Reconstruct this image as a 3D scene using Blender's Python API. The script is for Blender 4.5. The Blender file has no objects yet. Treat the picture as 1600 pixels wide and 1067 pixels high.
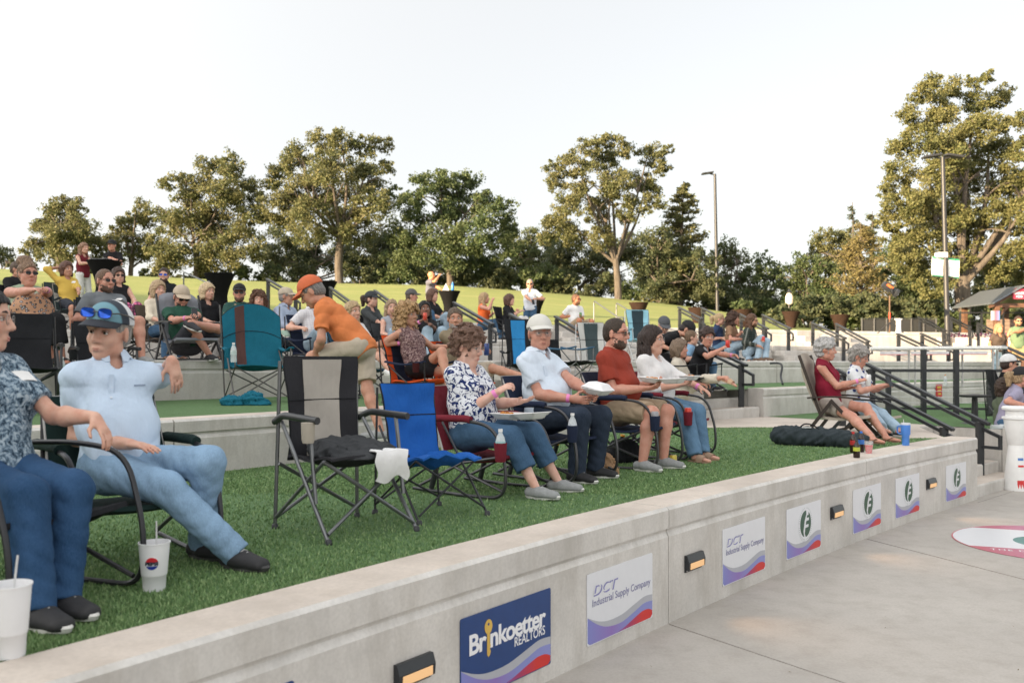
import bpy, bmesh, math, random
import numpy as np
from mathutils import Vector, Matrix

sc = bpy.context.scene
COL = sc.collection
R = math.radians
V = Vector
random.seed(7)
F = 1400.0            # focal length in photo pixels (1600 wide)
HZ = 560.0            # horizon row
CAMZ = 1.73
# ---------------------------------------------------------------- camera
cd = bpy.data.cameras.new('camera')
cam = bpy.data.objects.new('camera', cd)
COL.objects.link(cam)
cam.location = (0, 0, CAMZ)
cam.rotation_euler = (R(90), 0, 0)
cd.sensor_width = 36
cd.lens = 36 * F / 1600
cd.shift_y = (HZ - 533.5) / 1600
cd.clip_start = .05
cd.clip_end = 3000
cd.dof.use_dof = True
cd.dof.focus_distance = 7.4
cd.dof.aperture_fstop = 2.8
sc.camera = cam
# ---------------------------------------------------------------- world, sun, exposure
SUN_AZ = (-.78, -.62)
SUN_EL = R(9.5)
w = bpy.data.worlds.new('World')
sc.world = w
w.use_nodes = True
nt = w.node_tree
bg = nt.nodes['Background']
sky = nt.nodes.new('ShaderNodeTexSky')
sky.sky_type = 'NISHITA'
sky.sun_disc = False
sky.sun_elevation = SUN_EL
sky.sun_rotation = math.atan2(SUN_AZ[0], SUN_AZ[1])
sky.air_density = .9
sky.dust_density = 2.5
sky.ozone_density = .6
hs = nt.nodes.new('ShaderNodeHueSaturation')
hs.inputs['Saturation'].default_value = .42
nt.links.new(sky.outputs[0], hs.inputs['Color'])
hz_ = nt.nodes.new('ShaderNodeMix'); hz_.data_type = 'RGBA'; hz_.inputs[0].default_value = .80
# even pale tone added to the sky, brightened behind the camera to raise ground light
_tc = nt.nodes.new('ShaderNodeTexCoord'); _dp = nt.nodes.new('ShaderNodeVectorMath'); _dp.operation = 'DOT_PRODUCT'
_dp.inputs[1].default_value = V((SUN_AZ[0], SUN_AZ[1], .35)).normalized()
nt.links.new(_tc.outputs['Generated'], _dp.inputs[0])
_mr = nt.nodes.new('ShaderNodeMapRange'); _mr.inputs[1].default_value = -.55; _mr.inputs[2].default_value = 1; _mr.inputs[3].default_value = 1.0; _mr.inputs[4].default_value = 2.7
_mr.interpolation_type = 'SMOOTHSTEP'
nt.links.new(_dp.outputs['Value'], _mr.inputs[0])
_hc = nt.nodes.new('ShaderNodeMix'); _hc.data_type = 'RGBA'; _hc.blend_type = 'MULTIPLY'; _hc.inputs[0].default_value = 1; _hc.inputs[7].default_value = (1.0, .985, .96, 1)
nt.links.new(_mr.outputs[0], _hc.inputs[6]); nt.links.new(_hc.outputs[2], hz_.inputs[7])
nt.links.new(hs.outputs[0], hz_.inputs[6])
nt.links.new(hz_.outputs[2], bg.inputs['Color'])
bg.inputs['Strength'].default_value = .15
sl = bpy.data.lights.new('sun', 'SUN')
sl.energy = 3.5
sl.angle = R(.6)
sl.color = (1, .76, .48)
so = bpy.data.objects.new('sun', sl)
COL.objects.link(so)
so.rotation_euler = V((-SUN_AZ[0], -SUN_AZ[1], -math.tan(SUN_EL) * math.hypot(*SUN_AZ))).to_track_quat('-Z', 'Y').to_euler()
sc.view_settings.view_transform = 'Standard'
sc.view_settings.look = 'None'
sc.view_settings.exposure = 2.3
sc.cycles.max_bounces = 6
sc.cycles.diffuse_bounces = 3
sc.cycles.transparent_max_bounces = 8
sc.cycles.use_denoising = True

# ---------------------------------------------------------------- helpers
def at(px, py, d):
    return V(((px - 800) / F * d, d, CAMZ + (HZ - py) / F * d))

def ground(px, py, z):
    return at(px, py, (CAMZ - z) * F / (py - HZ))

def tag(o, label=None, cat=None, group=None, kind=None):
    if label: o['label'] = label
    if cat: o['category'] = cat
    if group: o['group'] = group
    if kind: o['kind'] = kind
    return o

def thing(name, label, cat, loc, rz=0, group=None):
    o = bpy.data.objects.new(name, None)
    o.empty_display_size = .1
    COL.objects.link(o)
    o.location = loc
    o.rotation_euler = (0, 0, rz)
    return tag(o, label, cat, group)

def link(name, me, mat=None, parent=None, mtx=None):
    o = bpy.data.objects.new(name, me)
    COL.objects.link(o)
    if mat is not None:
        for m in (mat if isinstance(mat, (list, tuple)) else [mat]):
            me.materials.append(m)
    if parent is not None: o.parent = parent
    if mtx is not None: o.matrix_local = mtx
    return o

def np_mesh(name, v, quads, smooth=True):
    me = bpy.data.meshes.new(name)
    v = np.asarray(v, np.float32); q = np.asarray(quads, np.int32)
    n = q.shape[1]
    me.vertices.add(len(v)); me.vertices.foreach_set('co', v.ravel())
    me.loops.add(q.size); me.loops.foreach_set('vertex_index', q.ravel())
    me.polygons.add(len(q)); me.polygons.foreach_set('loop_start', np.arange(0, q.size, n, dtype=np.int32))
    if smooth: me.polygons.foreach_set('use_smooth', np.ones(len(q), bool))
    me.update(calc_edges=True)
    return me

# ---- materials
_mc = {}
def nodes(name):
    m = bpy.data.materials.new(name); m.use_nodes = True
    t = m.node_tree
    return m, t, t.nodes['Principled BSDF']

def nd(t, typ, **kw):
    n = t.nodes.new(typ)
    for k, v in kw.items():
        if k in n.inputs: n.inputs[k].default_value = v
        else: setattr(n, k, v)
    return n

def lk(t, a, b): t.links.new(a, b)

def mixc(t, fac, a, b, mode='MIX'):
    n = t.nodes.new('ShaderNodeMix'); n.data_type = 'RGBA'; n.blend_type = mode
    for i, x in ((0, fac), (6, a), (7, b)):
        if hasattr(x, 'links') or hasattr(x, 'is_linked'): lk(t, x, n.inputs[i])
        else: n.inputs[i].default_value = x if i == 0 else (*x[:3], 1)
    return n.outputs[2]

def ramp(t, src, pts):
    n = t.nodes.new('ShaderNodeValToRGB')
    e = n.color_ramp.elements
    while len(e) < len(pts): e.new(.5)
    for i, (p, c) in enumerate(pts):
        e[i].position = p
        e[i].color = (*c[:3], 1) if isinstance(c, (tuple, list)) else (c, c, c, 1)
    lk(t, src, n.inputs[0])
    return n.outputs[0]

def coords(t, scale=(1, 1, 1), kind='Object'):
    tc = t.nodes.new('ShaderNodeTexCoord')
    mp = t.nodes.new('ShaderNodeMapping'); mp.inputs['Scale'].default_value = scale
    lk(t, tc.outputs[kind], mp.inputs[0])
    return mp.outputs[0]

def noise(t, co, scale, detail=3, rough=.55):
    n = nd(t, 'ShaderNodeTexNoise', Scale=scale, Detail=detail, Roughness=rough)
    lk(t, co, n.inputs['Vector'])
    return n.outputs['Fac']

def bump(t, b, h, strength=.3, dist=.01):
    n = nd(t, 'ShaderNodeBump', Strength=strength, Distance=dist)
    lk(t, h, n.inputs['Height'])
    lk(t, n.outputs[0], b.inputs['Normal'])

def M(name, col, rough=.6, metal=0, var=.1, scale=14, bmp=0, bscale=80, spec=.5, sheen=0):
    key = (name, tuple(col), rough, metal)
    if key in _mc: return _mc[key]
    m, t, b = nodes(name)
    co = coords(t)
    n = noise(t, co, scale, 4)
    a = [c * (1 - var) for c in col]; c2 = [min(1, c * (1 + var)) for c in col]
    lk(t, ramp(t, n, [(.3, a), (.7, c2)]), b.inputs['Base Color'])
    b.inputs['Roughness'].default_value = rough
    b.inputs['Metallic'].default_value = metal
    b.inputs['Specular IOR Level'].default_value = spec
    if sheen: b.inputs['Sheen Weight'].default_value = sheen
    if bmp: bump(t, b, noise(t, co, bscale, 3), bmp, .004)
    _mc[key] = m
    return m

def cloth(col, name='cloth'):
    key = ('cloth', tuple(col))
    if key in _mc: return _mc[key]
    m, t, b = nodes(name)
    co = coords(t)
    n = noise(t, co, 9, 4)
    lk(t, ramp(t, n, [(.3, [c * .95 for c in col]), (.7, [min(1, c * 1.04) for c in col])]), b.inputs['Base Color'])
    b.inputs['Roughness'].default_value = .9
    b.inputs['Specular IOR Level'].default_value = .2
    f1 = noise(t, coords(t, (1, 1, .45)), 13, 3)
    f2 = noise(t, co, 320, 1)
    mx = nd(t, 'ShaderNodeMath', operation='MULTIPLY_ADD'); lk(t, f2, mx.inputs[0]); mx.inputs[1].default_value = .1; lk(t, f1, mx.inputs[2])
    bump(t, b, mx.outputs[0], .55, .03)
    _mc[key] = m
    return m

def denim(col):
    key = ('denim', tuple(col))
    if key in _mc: return _mc[key]
    m, t, b = nodes('denim')
    co = coords(t)
    n = noise(t, co, 5, 4, .6)
    w_ = noise(t, coords(t, (1, 1, .12)), 260, 2)
    base = ramp(t, n, [(.3, [c * .8 for c in col]), (.72, [min(1, c * 1.28 + .01) for c in col])])
    lk(t, mixc(t, ramp(t, w_, [(.35, 0), (.75, .3)]), base, [min(1, c * 1.7 + .03) for c in col]), b.inputs['Base Color'])
    b.inputs['Roughness'].default_value = .92
    b.inputs['Specular IOR Level'].default_value = .15
    bump(t, b, noise(t, coords(t, (1, 1, .5)), 19, 3), .38, .025)
    _mc[key] = m
    return m

def skin(col):
    key = ('skin', tuple(col))
    if key in _mc: return _mc[key]
    m, t, b = nodes('skin')
    co = coords(t)
    n = noise(t, co, 16, 4)
    lk(t, ramp(t, n, [(.3, (col[0] * .88, col[1] * .72, col[2] * .68)), (.7, [c * 1.06 for c in col])]), b.inputs['Base Color'])
    b.inputs['Roughness'].default_value = .52
    b.inputs['Specular IOR Level'].default_value = .4
    b.inputs['Subsurface Weight'].default_value = .12
    b.inputs['Subsurface Radius'].default_value = (.012, .005, .003)
    b.inputs['Subsurface Scale'].default_value = 1
    bump(t, b, noise(t, co, 240, 2), .12, .002)
    _mc[key] = m
    return m

def hairm(col):
    key = ('hair', tuple(col))
    if key in _mc: return _mc[key]
    m, t, b = nodes('hair')
    st = noise(t, coords(t, (1, 1, .13)), 130, 3, .7)
    lk(t, ramp(t, st, [(.3, [c * .4 for c in col]), (.7, [min(1, c * 1.5) for c in col])]), b.inputs['Base Color'])
    b.inputs['Roughness'].default_value = .5
    b.inputs['Specular IOR Level'].default_value = .35
    bump(t, b, st, .9, .012)
    _mc[key] = m
    return m

def pattern(name, kind, cols, scale):
    m, t, b = nodes(name)
    co = coords(t)
    if kind == 'floral':
        v = nd(t, 'ShaderNodeTexNoise', Scale=scale, Detail=2.5, Roughness=.6, Distortion=2.2); lk(t, co, v.inputs['Vector'])
        lk(t, ramp(t, v.outputs['Fac'], [(.46, cols[0]), (.5, cols[1])]), b.inputs['Base Color'])
    elif kind == 'spots':
        v = nd(t, 'ShaderNodeTexVoronoi', Scale=scale); lk(t, co, v.inputs['Vector'])
        c = ramp(t, v.outputs['Distance'], [(.2, cols[2]), (.26, cols[1]), (.38, cols[1]), (.44, cols[0])])
        lk(t, c, b.inputs['Base Color'])
    elif kind == 'dots':
        v = nd(t, 'ShaderNodeTexVoronoi', Scale=scale); lk(t, co, v.inputs['Vector'])
        lk(t, ramp(t, v.outputs['Distance'], [(.26, cols[1]), (.32, cols[0])]), b.inputs['Base Color'])
    elif kind == 'plaid':
        def wv(ax, s):
            x = nd(t, 'ShaderNodeTexWave', Scale=s, bands_direction=ax); lk(t, co, x.inputs['Vector']); return x.outputs['Fac']
        a = mixc(t, ramp(t, wv('Z', scale), [(.45, 0), (.55, .7)]), cols[0], cols[1])
        a = mixc(t, ramp(t, wv('Y', scale), [(.45, 0), (.55, .7)]), a, cols[1])
        a = mixc(t, ramp(t, wv('X', scale * .5), [(.8, 0), (.88, .8)]), a, cols[2])
        lk(t, a, b.inputs['Base Color'])
    else:   # mottled weave
        v = nd(t, 'ShaderNodeTexNoise', Scale=scale, Detail=5, Roughness=.75, Distortion=.6); lk(t, co, v.inputs['Vector'])
        lk(t, ramp(t, v.outputs['Fac'], [(.4, cols[0]), (.5, cols[1]), (.6, cols[2])]), b.inputs['Base Color'])
    b.inputs['Roughness'].default_value = .9
    b.inputs['Specular IOR Level'].default_value = .2
    bump(t, b, noise(t, coords(t, (1, 1, .5)), 12, 3), .5, .03)
    return m

# ---- hard-surface mesh collector
class MB:
    def __init__(s): s.v = []; s.f = []
    def add(s, vs, fs):
        o = len(s.v); s.v += [tuple(x) for x in vs]; s.f += [tuple(i + o for i in f) for f in fs]; return s
    def box(s, lo, hi, mtx=None):
        (a, b, c), (d, e, f) = lo, hi
        vs = [V(p) for p in ((a, b, c), (d, b, c), (d, e, c), (a, e, c), (a, b, f), (d, b, f), (d, e, f), (a, e, f))]
        if mtx is not None: vs = [mtx @ p for p in vs]
        return s.add(vs, [(0, 3, 2, 1), (4, 5, 6, 7), (0, 1, 5, 4), (1, 2, 6, 5), (2, 3, 7, 6), (3, 0, 4, 7)])
    def bar(s, p, q, w_, h, up=(0, 0, 1)):
        p, q = V(p), V(q); x = (q - p).normalized(); u = V(up)
        y = u.cross(x)
        if y.length < 1e-4: y = V((0, 1, 0)).cross(x)
        y.normalize(); z = x.cross(y)
        vs = [b + y * a * w_ / 2 + z * c * h / 2 for b in (p, q) for a, c in ((-1, -1), (1, -1), (1, 1), (-1, 1))]
        return s.add(vs, [(3, 2, 1, 0), (4, 5, 6, 7), (0, 1, 5, 4), (1, 2, 6, 5), (2, 3, 7, 6), (3, 0, 4, 7)])
    def tube(s, pts, r, n=8, rs=None, closed=False):
        pts = [V(p) for p in pts]; k = len(pts)
        rs = rs or [r] * k
        t = (pts[1] - pts[0]).normalized()
        nrm = t.orthogonal().normalized(); vs = []
        for i, p in enumerate(pts):
            tt = (pts[min(i + 1, k - 1)] - pts[max(i - 1, 0)]).normalized()
            nrm = (nrm - tt * nrm.dot(tt)).normalized(); bn = tt.cross(nrm)
            vs += [p + (nrm * math.cos(a) + bn * math.sin(a)) * rs[i] for a in [2 * math.pi * j / n for j in range(n)]]
        fs = [(i * n + j, i * n + (j + 1) % n, (i + 1) * n + (j + 1) % n, (i + 1) * n + j) for i in range(k - 1) for j in range(n)]
        fs += [tuple(range(n - 1, -1, -1)), tuple((k - 1) * n + j for j in range(n))]
        return s.add(vs, fs)
    def lathe(s, prof, c=(0, 0, 0), n=20, mtx=None):
        vs = []
        for r_, z in prof:
            for j in range(n):
                a = 2 * math.pi * j / n
                p = V((c[0] + r_ * math.cos(a), c[1] + r_ * math.sin(a), c[2] + z))
                vs.append(mtx @ p if mtx is not None else p)
        k = len(prof)
        fs = [(i * n + j, i * n + (j + 1) % n, (i + 1) * n + (j + 1) % n, (i + 1) * n + j) for i in range(k - 1) for j in range(n)]
        fs += [tuple(range(n - 1, -1, -1)), tuple((k - 1) * n + j for j in range(n))]
        return s.add(vs, fs)
    def sheet(s, fn, nu, nv, th):
        """thick cloth: fn(u,v)->point; offset along the normal"""
        g = [[V(fn(i / nu, j / nv)) for j in range(nv + 1)] for i in range(nu + 1)]
        top = []; bot = []
        for i in range(nu + 1):
            for j in range(nv + 1):
                du = g[min(i + 1, nu)][j] - g[max(i - 1, 0)][j]; dv = g[i][min(j + 1, nv)] - g[i][max(j - 1, 0)]
                n_ = du.cross(dv).normalized() * th / 2
                top.append(g[i][j] + n_); bot.append(g[i][j] - n_)
        m = nv + 1; N = len(top); fs = []
        for i in range(nu):
            for j in range(nv):
                a, b, c, d = i * m + j, (i + 1) * m + j, (i + 1) * m + j + 1, i * m + j + 1
                fs += [(a, b, c, d), (d + N, c + N, b + N, a + N)]
        rim = [i * m for i in range(nu + 1)] + [nu * m + j for j in range(1, nv + 1)] + [i * m + nv for i in range(nu - 1, -1, -1)] + [j for j in range(nv - 1, 0, -1)]
        for a, b in zip(rim, rim[1:] + rim[:1]): fs.append((b, a, a + N, b + N))
        return s.add(top + bot, fs)
    def prism(s, poly, z0, z1, mtx=None):
        n = len(poly)
        vs = [V((x, y, z)) for z in (z0, z1) for x, y in poly]
        if mtx is not None: vs = [mtx @ p for p in vs]
        fs = [tuple(range(n - 1, -1, -1)), tuple(range(n, 2 * n))] + [(i, (i + 1) % n, (i + 1) % n + n, i + n) for i in range(n)]
        return s.add(vs, fs)
    def build(s, name, mat, parent=None, smooth=False, bevel=0, mtx=None, angle=40):
        me = bpy.data.meshes.new(name)
        me.from_pydata(s.v, [], s.f)
        bm = bmesh.new(); bm.from_mesh(me)
        bmesh.ops.recalc_face_normals(bm, faces=bm.faces)
        bm.to_mesh(me); bm.free()
        o = link(name, me, mat, parent, mtx)
        if smooth:
            for p in me.polygons: p.use_smooth = True
            me.set_sharp_from_angle(angle=R(angle))
        if bevel:
            b = o.modifiers.new('bevel', 'BEVEL'); b.width = bevel; b.segments = 2; b.limit_method = 'ANGLE'
        return o

def curve_pts(ctrl, n=6):
    """smooth polyline through control points (Catmull-Rom)"""
    c = [V(p) for p in ctrl]; out = []
    for i in range(len(c) - 1):
        p0, p1, p2, p3 = c[max(i - 1, 0)], c[i], c[i + 1], c[min(i + 2, len(c) - 1)]
        for k in range(n):
            t = k / n
            out.append(.5 * ((2 * p1) + (p2 - p0) * t + (2 * p0 - 5 * p1 + 4 * p2 - p3) * t * t + (3 * p1 - p0 - 3 * p2 + p3) * t ** 3))
    return out + [c[-1]]

def rounded(ctrl, r, n=5):
    """polyline with rounded corners"""
    c = [V(p) for p in ctrl]; out = [c[0]]
    for a, b, d in zip(c, c[1:], c[2:]):
        u = (a - b); v = (d - b); k = min(r, u.length * .49, v.length * .49)
        p, q = b + u.normalized() * k, b + v.normalized() * k
        for i in range(n + 1):
            t = i / n
            out.append((1 - t) ** 2 * p + 2 * t * (1 - t) * b + t * t * q)
    return out + [c[-1]]

def text_mesh(name, body, size, mat, parent, mtx, depth=.0008, shear=0, sx=1.0, bold=0, align='LEFT', space=1.0, fitw=None):
    cu = bpy.data.curves.new(name, 'FONT')
    cu.body = body; cu.size = size; cu.extrude = depth; cu.shear = shear; cu.offset = bold; cu.align_x = align; cu.space_character = space
    cu.resolution_u = 4
    o = bpy.data.objects.new(name, cu); COL.objects.link(o)
    bpy.context.view_layer.update()
    me = bpy.data.meshes.new_from_object(o.evaluated_get(bpy.context.evaluated_depsgraph_get()))
    bpy.data.objects.remove(o)
    o = link(name, me, mat, parent)
    if fitw:
        xs = [v.co.x for v in me.vertices]; sx = fitw / (max(xs) - min(xs))
    o.matrix_local = mtx @ Matrix.Diagonal((sx, 1, 1, 1))
    return o
# ---------------------------------------------------------------- setting materials
def concrete_mat(name, col, stain=.5, big=1.2):
    m, t, b = nodes(name)
    co = coords(t)
    a = noise(t, co, big, 6, .65); c = noise(t, coords(t, (1, 1, .25)), 5, 5, .7); s = noise(t, co, 60, 3)
    base = ramp(t, a, [(.3, [x * .8 for x in col]), (.52, col), (.75, [x * 1.12 for x in col])])
    base = mixc(t, ramp(t, c, [(.45, 0), (.72, stain)]), base, (col[0] * .58, col[1] * .55, col[2] * .5))
    base = mixc(t, ramp(t, s, [(.35, .22), (.6, 0)]), base, [x * .6 for x in col])
    lk(t, base, b.inputs['Base Color'])
    b.inputs['Roughness'].default_value = .85
    b.inputs['Specular IOR Level'].default_value = .25
    mx = nd(t, 'ShaderNodeMath', operation='MULTIPLY_ADD'); lk(t, s, mx.inputs[0]); mx.inputs[1].default_value = .4; lk(t, c, mx.inputs[2])
    bump(t, b, mx.outputs[0], .25, .006)
    return m

MC_WALL = concrete_mat('wall_concrete', (.59, .565, .53), .5, 1.6)
MC_CAP = concrete_mat('cap_concrete', (.60, .53, .465), .3, 1.2)
MC_EDGE = concrete_mat('worn_edge', (.66, .64, .61), .5, 2.5)
MC_FLOOR = concrete_mat('plaza_concrete', (.445, .415, .38), .35, .5)
BLACK = M('black_paint', (.022, .024, .027), .38, 0, .2, 8)
BLACKF = cloth((.017, .018, .021))
GREY_METAL = M('grey_tube', (.16, .165, .17), .35, .75, .1)
DARK_METAL = M('dark_tube', (.035, .036, .04), .35, .5, .1)
SILVER = M('silver', (.6, .6, .6), .3, .9, .05)
WHITE = M('white_paint', (.78, .78, .77), .5, 0, .03)

def turf_mat():
    m, t, b = nodes('artificial_turf')
    co = coords(t)
    a = noise(t, co, 1.4, 4, .6); f = noise(t, co, 130, 3, .7); p = noise(t, co, 22, 3)
    c = ramp(t, f, [(.3, (.07, .135, .055)), (.5, (.135, .24, .105)), (.75, (.25, .36, .18))])
    c = mixc(t, ramp(t, a, [(.35, 0), (.7, .5)]), c, (.12, .22, .085))
    c = mixc(t, ramp(t, p, [(.5, 0), (.75, .35)]), c, (.075, .13, .04))
    lk(t, c, b.inputs['Base Color'])
    b.inputs['Roughness'].default_value = .85
    b.inputs['Specular IOR Level'].default_value = .2
    bump(t, b, f, .9, .02)
    return m

def lawn_mat():
    m, t, b = nodes('lawn_grass')
    co = coords(t)
    a = noise(t, coords(t, (.12, .6, .3)), 2.2, 4, .6); f = noise(t, co, 30, 4, .7); p = noise(t, co, .35, 3)
    c = ramp(t, f, [(.3, (.22, .25, .08)), (.7, (.34, .36, .15))])
    c = mixc(t, ramp(t, a, [(.5, 0), (.68, .45)]), c, (.44, .40, .18))  # grazing sunlight painted into the grass colour as faint yellow streaks
    c = mixc(t, ramp(t, p, [(.4, 0), (.7, .4)]), c, (.26, .31, .11))
    lk(t, c, b.inputs['Base Color'])
    b.inputs['Roughness'].default_value = .9
    b.inputs['Specular IOR Level'].default_value = .1
    bump(t, b, f, .6, .05)
    return m
MT, ML = turf_mat(), lawn_mat()

# ---------------------------------------------------------------- amphitheatre plan: concentric rows
CX, CY = 47.7, -32.0
def pol(phi, r): return (CX + r * math.cos(R(phi)), CY + r * math.sin(R(phi)))
def phi_px(px, r):
    k = (px - 800) / F
    A = k * k + 1; B = -2 * k * CX - 2 * CY * 1; C_ = CX * CX + CY * CY - r * r
    d = (-B + math.sqrt(B * B - 4 * A * C_)) / (2 * A)
    return math.degrees(math.atan2(d - CY, k * d - CX)), d
def lerp(a, b, t): return a + (b - a) * t
def tphi(phi): return max(-1.2, min(1.6, (140 - phi) / 15))
RW = [lambda p: 60.1, lambda p: 64.1, lambda p: lerp(67.6, 65.9, tphi(p)), lambda p: lerp(72.1, 70.2, tphi(p)), lambda p: lerp(75.5, 73.4, tphi(p))]
ZW = [lambda p: .76, lambda p: 1.22, lambda p: lerp(1.71, 1.66, tphi(p)), lambda p: lerp(2.2, 2.1, tphi(p)), lambda p: 2.68]
TZ = [.745, 1.205, 1.7, 2.17, 2.68]
def zbase(i, p): return 0 if i == 0 else ZW[i - 1](p)

def wall_run(mb, i, p0, p1, capw=.31):
    """one cast section of a seat wall (p0 > p1), cap, drip groove and solid body"""
    n = max(2, int(abs(p0 - p1) / .35) + 1)
    rings = []
    for k in range(n + 1):
        p = lerp(p0, p1, k / n); r = RW[i](p); z0 = zbase(i, p) - .1; z1 = ZW[i](p)
        g = .15 if i == 0 else .125
        prof = [(0, z0), (0, z1 - g - .045), (.016, z1 - g - .012), (.016, z1 - g + .006), (-.004, z1 - g + .012), (-.004, z1 - .02), (.014, z1), (capw, z1), (capw, z0)]
        rings.append([(*pol(p, r + a), z) for a, z in prof])
    m = len(rings[0]); vs = [v for r_ in rings for v in r_]
    fs = [(k * m + j, k * m + (j + 1) % m, (k + 1) * m + (j + 1) % m, (k + 1) * m + j) for k in range(n) for j in range(m)]
    fs += [tuple(range(m)), tuple(n * m + j for j in range(m - 1, -1, -1))]
    mb.add(vs, fs)

def wall(i, sections, label, name='seat_wall'):
    mb = MB()
    for p0, p1 in sections: wall_run(mb, i, p0, p1)
    o = mb.build(name, [MC_WALL, MC_CAP, MC_EDGE])
    for p in o.data.polygons:
        if p.normal.z > .9: p.material_index = 1
        elif p.normal.z > .3: p.material_index = 2
    return tag(o, label, 'wall')

def secs(a, b, step, gap=.012):
    out = []; p = a
    while p > b + .01:
        q = max(b, p - step); out.append((p, q + gap)); p = q
    return out
PJ = phi_px(1045, 60.1)[0]; PJ2 = phi_px(1353.5, 60.1)[0]; PE = phi_px(1527, 60.1)[0]
stepj = PJ - PJ2
wall(0, [(PJ + 4.4 * stepj, PJ + 2 * stepj + .012), (PJ + 2 * stepj, PJ + .008), (PJ, PJ2 + .006), (PJ2, PE)], 'front concrete wall with sponsor signs and small lights along the plaza')
PE2 = PE - 1.75
wall(0, secs(PE2, 112, 3.3), 'concrete wall beyond the stair at the white popcorn stand')
PB = phi_px(1193, 64.1)[0]; PB2 = PB + 1.55
wall(1, secs(PB, 112, 3.2), 'low concrete seat wall right of the stair, a black cable hanging behind it')
wall(1, secs(158, PB2, 3.2), 'low concrete seat wall directly behind the front row of chairs')
wall(2, secs(158, 112, 3.2), 'second concrete seat wall, behind the middle turf strip')
wall(3, secs(158, 112, 3.2), 'third concrete seat wall up the slope')
wall(4, secs(158, 112, 3.2), 'topmost concrete seat wall at the foot of the lawn')

def band(name, r0, r1, z, mat, p0=158, p1=112, hole=None, n=90, kind='structure'):
    vs = []; fs = []
    for k in range(n + 1):
        p = lerp(p0, p1, k / n)
        zz = z(p) if callable(z) else z
        vs += [(*pol(p, r0(p)), zz), (*pol(p, r1(p)), zz)]
        if k: fs.append((2 * k - 2, 2 * k, 2 * k + 1, 2 * k - 1))
    return tag(MB().add(vs, fs).build(name, mat), kind=kind)
band('front_turf', lambda p: RW[0](p) + .3, lambda p: RW[1](p) + .1, .745, MT, 158, PE)
band('side_turf', lambda p: RW[0](p) + .3, lambda p: RW[1](p) + .1, .745, MT, PE2, 112)
band('middle_turf', lambda p: RW[1](p) + .3, lambda p: RW[2](p) + .1, 1.205, MT)
band('upper_path', lambda p: RW[2](p) + .3, lambda p: RW[3](p) + .1, lambda p: ZW[2](p) - .004, MC_FLOOR)
band('top_path', lambda p: RW[3](p) + .3, lambda p: RW[4](p) + .1, lambda p: ZW[3](p) - .004, MC_FLOOR)
# concrete landing path on the front turf between the two stairs
pp = [(1085, 661), (1100, 653), (1195, 652.5), (1280, 656), (1430, 664.5), (1476, 684), (1410, 684), (1275, 668), (1180, 667), (1090, 668)]
mb = MB(); mb.prism([ground(a, b, .749)[:2] for a, b in pp], .70, .752)
tag(mb.build('landing_path', MC_CAP), kind='structure')
band('landing_fill', lambda p: RW[0](p) + 1.5, lambda p: RW[1](p) + .2, .742, MC_CAP, PE + .02, PE2 - .02, n=6)
band('landing_fill', lambda p: RW[1](p) + .9, lambda p: RW[2](p) + .1, 1.2, MT, PB2 + .02, PB - .02, n=6)
# plaza sheet to the horizon
gs = 1500
tag(MB().add([(-gs, -gs, 0), (gs, -gs, 0), (gs, gs, 0), (-gs, gs, 0)], [(0, 1, 2, 3)]).build('plaza_ground', MC_FLOOR), kind='structure')
# saw-cut joints in the plaza: fine dark strips
mb = MB()
for a, b, c, d in ((1046, 975, 1240, 1040), (1355, 842, 1600, 905), (1528, 785, 1600, 762)):
    p, q = ground(a, b, 0), ground(c, d, 0); e = q + (q - p) * 2
    mb.bar((p.x, p.y, .002), (e.x, e.y, .002), .006, .004)
tag(mb.build('plaza_joint', M('joint', (.30, .28, .255), .9)), kind='structure')

# ---- stairs
def cheek(label, phi, r0, r1, z0, z1):
    a, b = V((*pol(phi, r0), 0)), V((*pol(phi, r1), 0)); mb = MB(); mb.bar(a + V((0, 0, (z0 + z1) / 2)), b + V((0, 0, (z0 + z1) / 2)), .14, z1 - z0)
    tag(mb.build('cheek_wall', MC_WALL), label, 'wall')
cheek('concrete cheek wall of the plaza stair, on the popcorn stand side', PE2 - .068, 60.42, 64.1, -.05, .738)
cheek('concrete cheek wall of the plaza stair, on the sign wall side', PE + .068, 60.42, 61.7, -.05, .738)
cheek('concrete cheek wall of the landing stair, its right side', PB - .064, 64.42, 65.6, .70, 1.199)
cheek('concrete cheek wall of the landing stair, its left side', PB2 + .064, 64.42, 65.6, .70, 1.199)
def stair(name, label, i, pc, width_deg, n, run, depth_in=0):
    """n steps climbing through/against wall i"""
    mb = MB(); p0, p1 = pc + width_deg / 2, pc - width_deg / 2
    r = RW[i](pc); z0 = zbase(i, pc); z1 = ZW[i](pc)
    for k in range(n):
        zt = z0 + (z1 - z0) * (k + 1) / n - (.006 if k == n - 1 else 0)
        ra = r + depth_in - run * (n - 1 - k); rb = r + depth_in + .32
        vs = []; m = 5
        for j in range(m + 1):
            p = lerp(p0, p1, j / m)
            vs += [(*pol(p, ra), z0 - .1), (*pol(p, ra), zt - .02), (*pol(p, ra + .012), zt), (*pol(p, rb + .001 * k), zt), (*pol(p, rb + .001 * k), z0 - .1)]
        fs = [(j * 5 + a, j * 5 + (a + 1) % 5, j * 5 + 5 + (a + 1) % 5, j * 5 + 5 + a) for j in range(m) for a in range(5)]
        fs += [(0, 1, 2, 3, 4), tuple(m * 5 + a for a in (4, 3, 2, 1, 0))]
        mb.add(vs, fs)
    o = mb.build(name, [MC_WALL, MC_CAP])
    for p in o.data.polygons:
        if p.normal.z > .8: p.material_index = 1
    return tag(o, label, 'stairs')
stair('stair', 'concrete stair from the plaza beside the end of the sign wall', 0, (PE + PE2) / 2, 1.70, 5, .3, 1.25)
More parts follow.
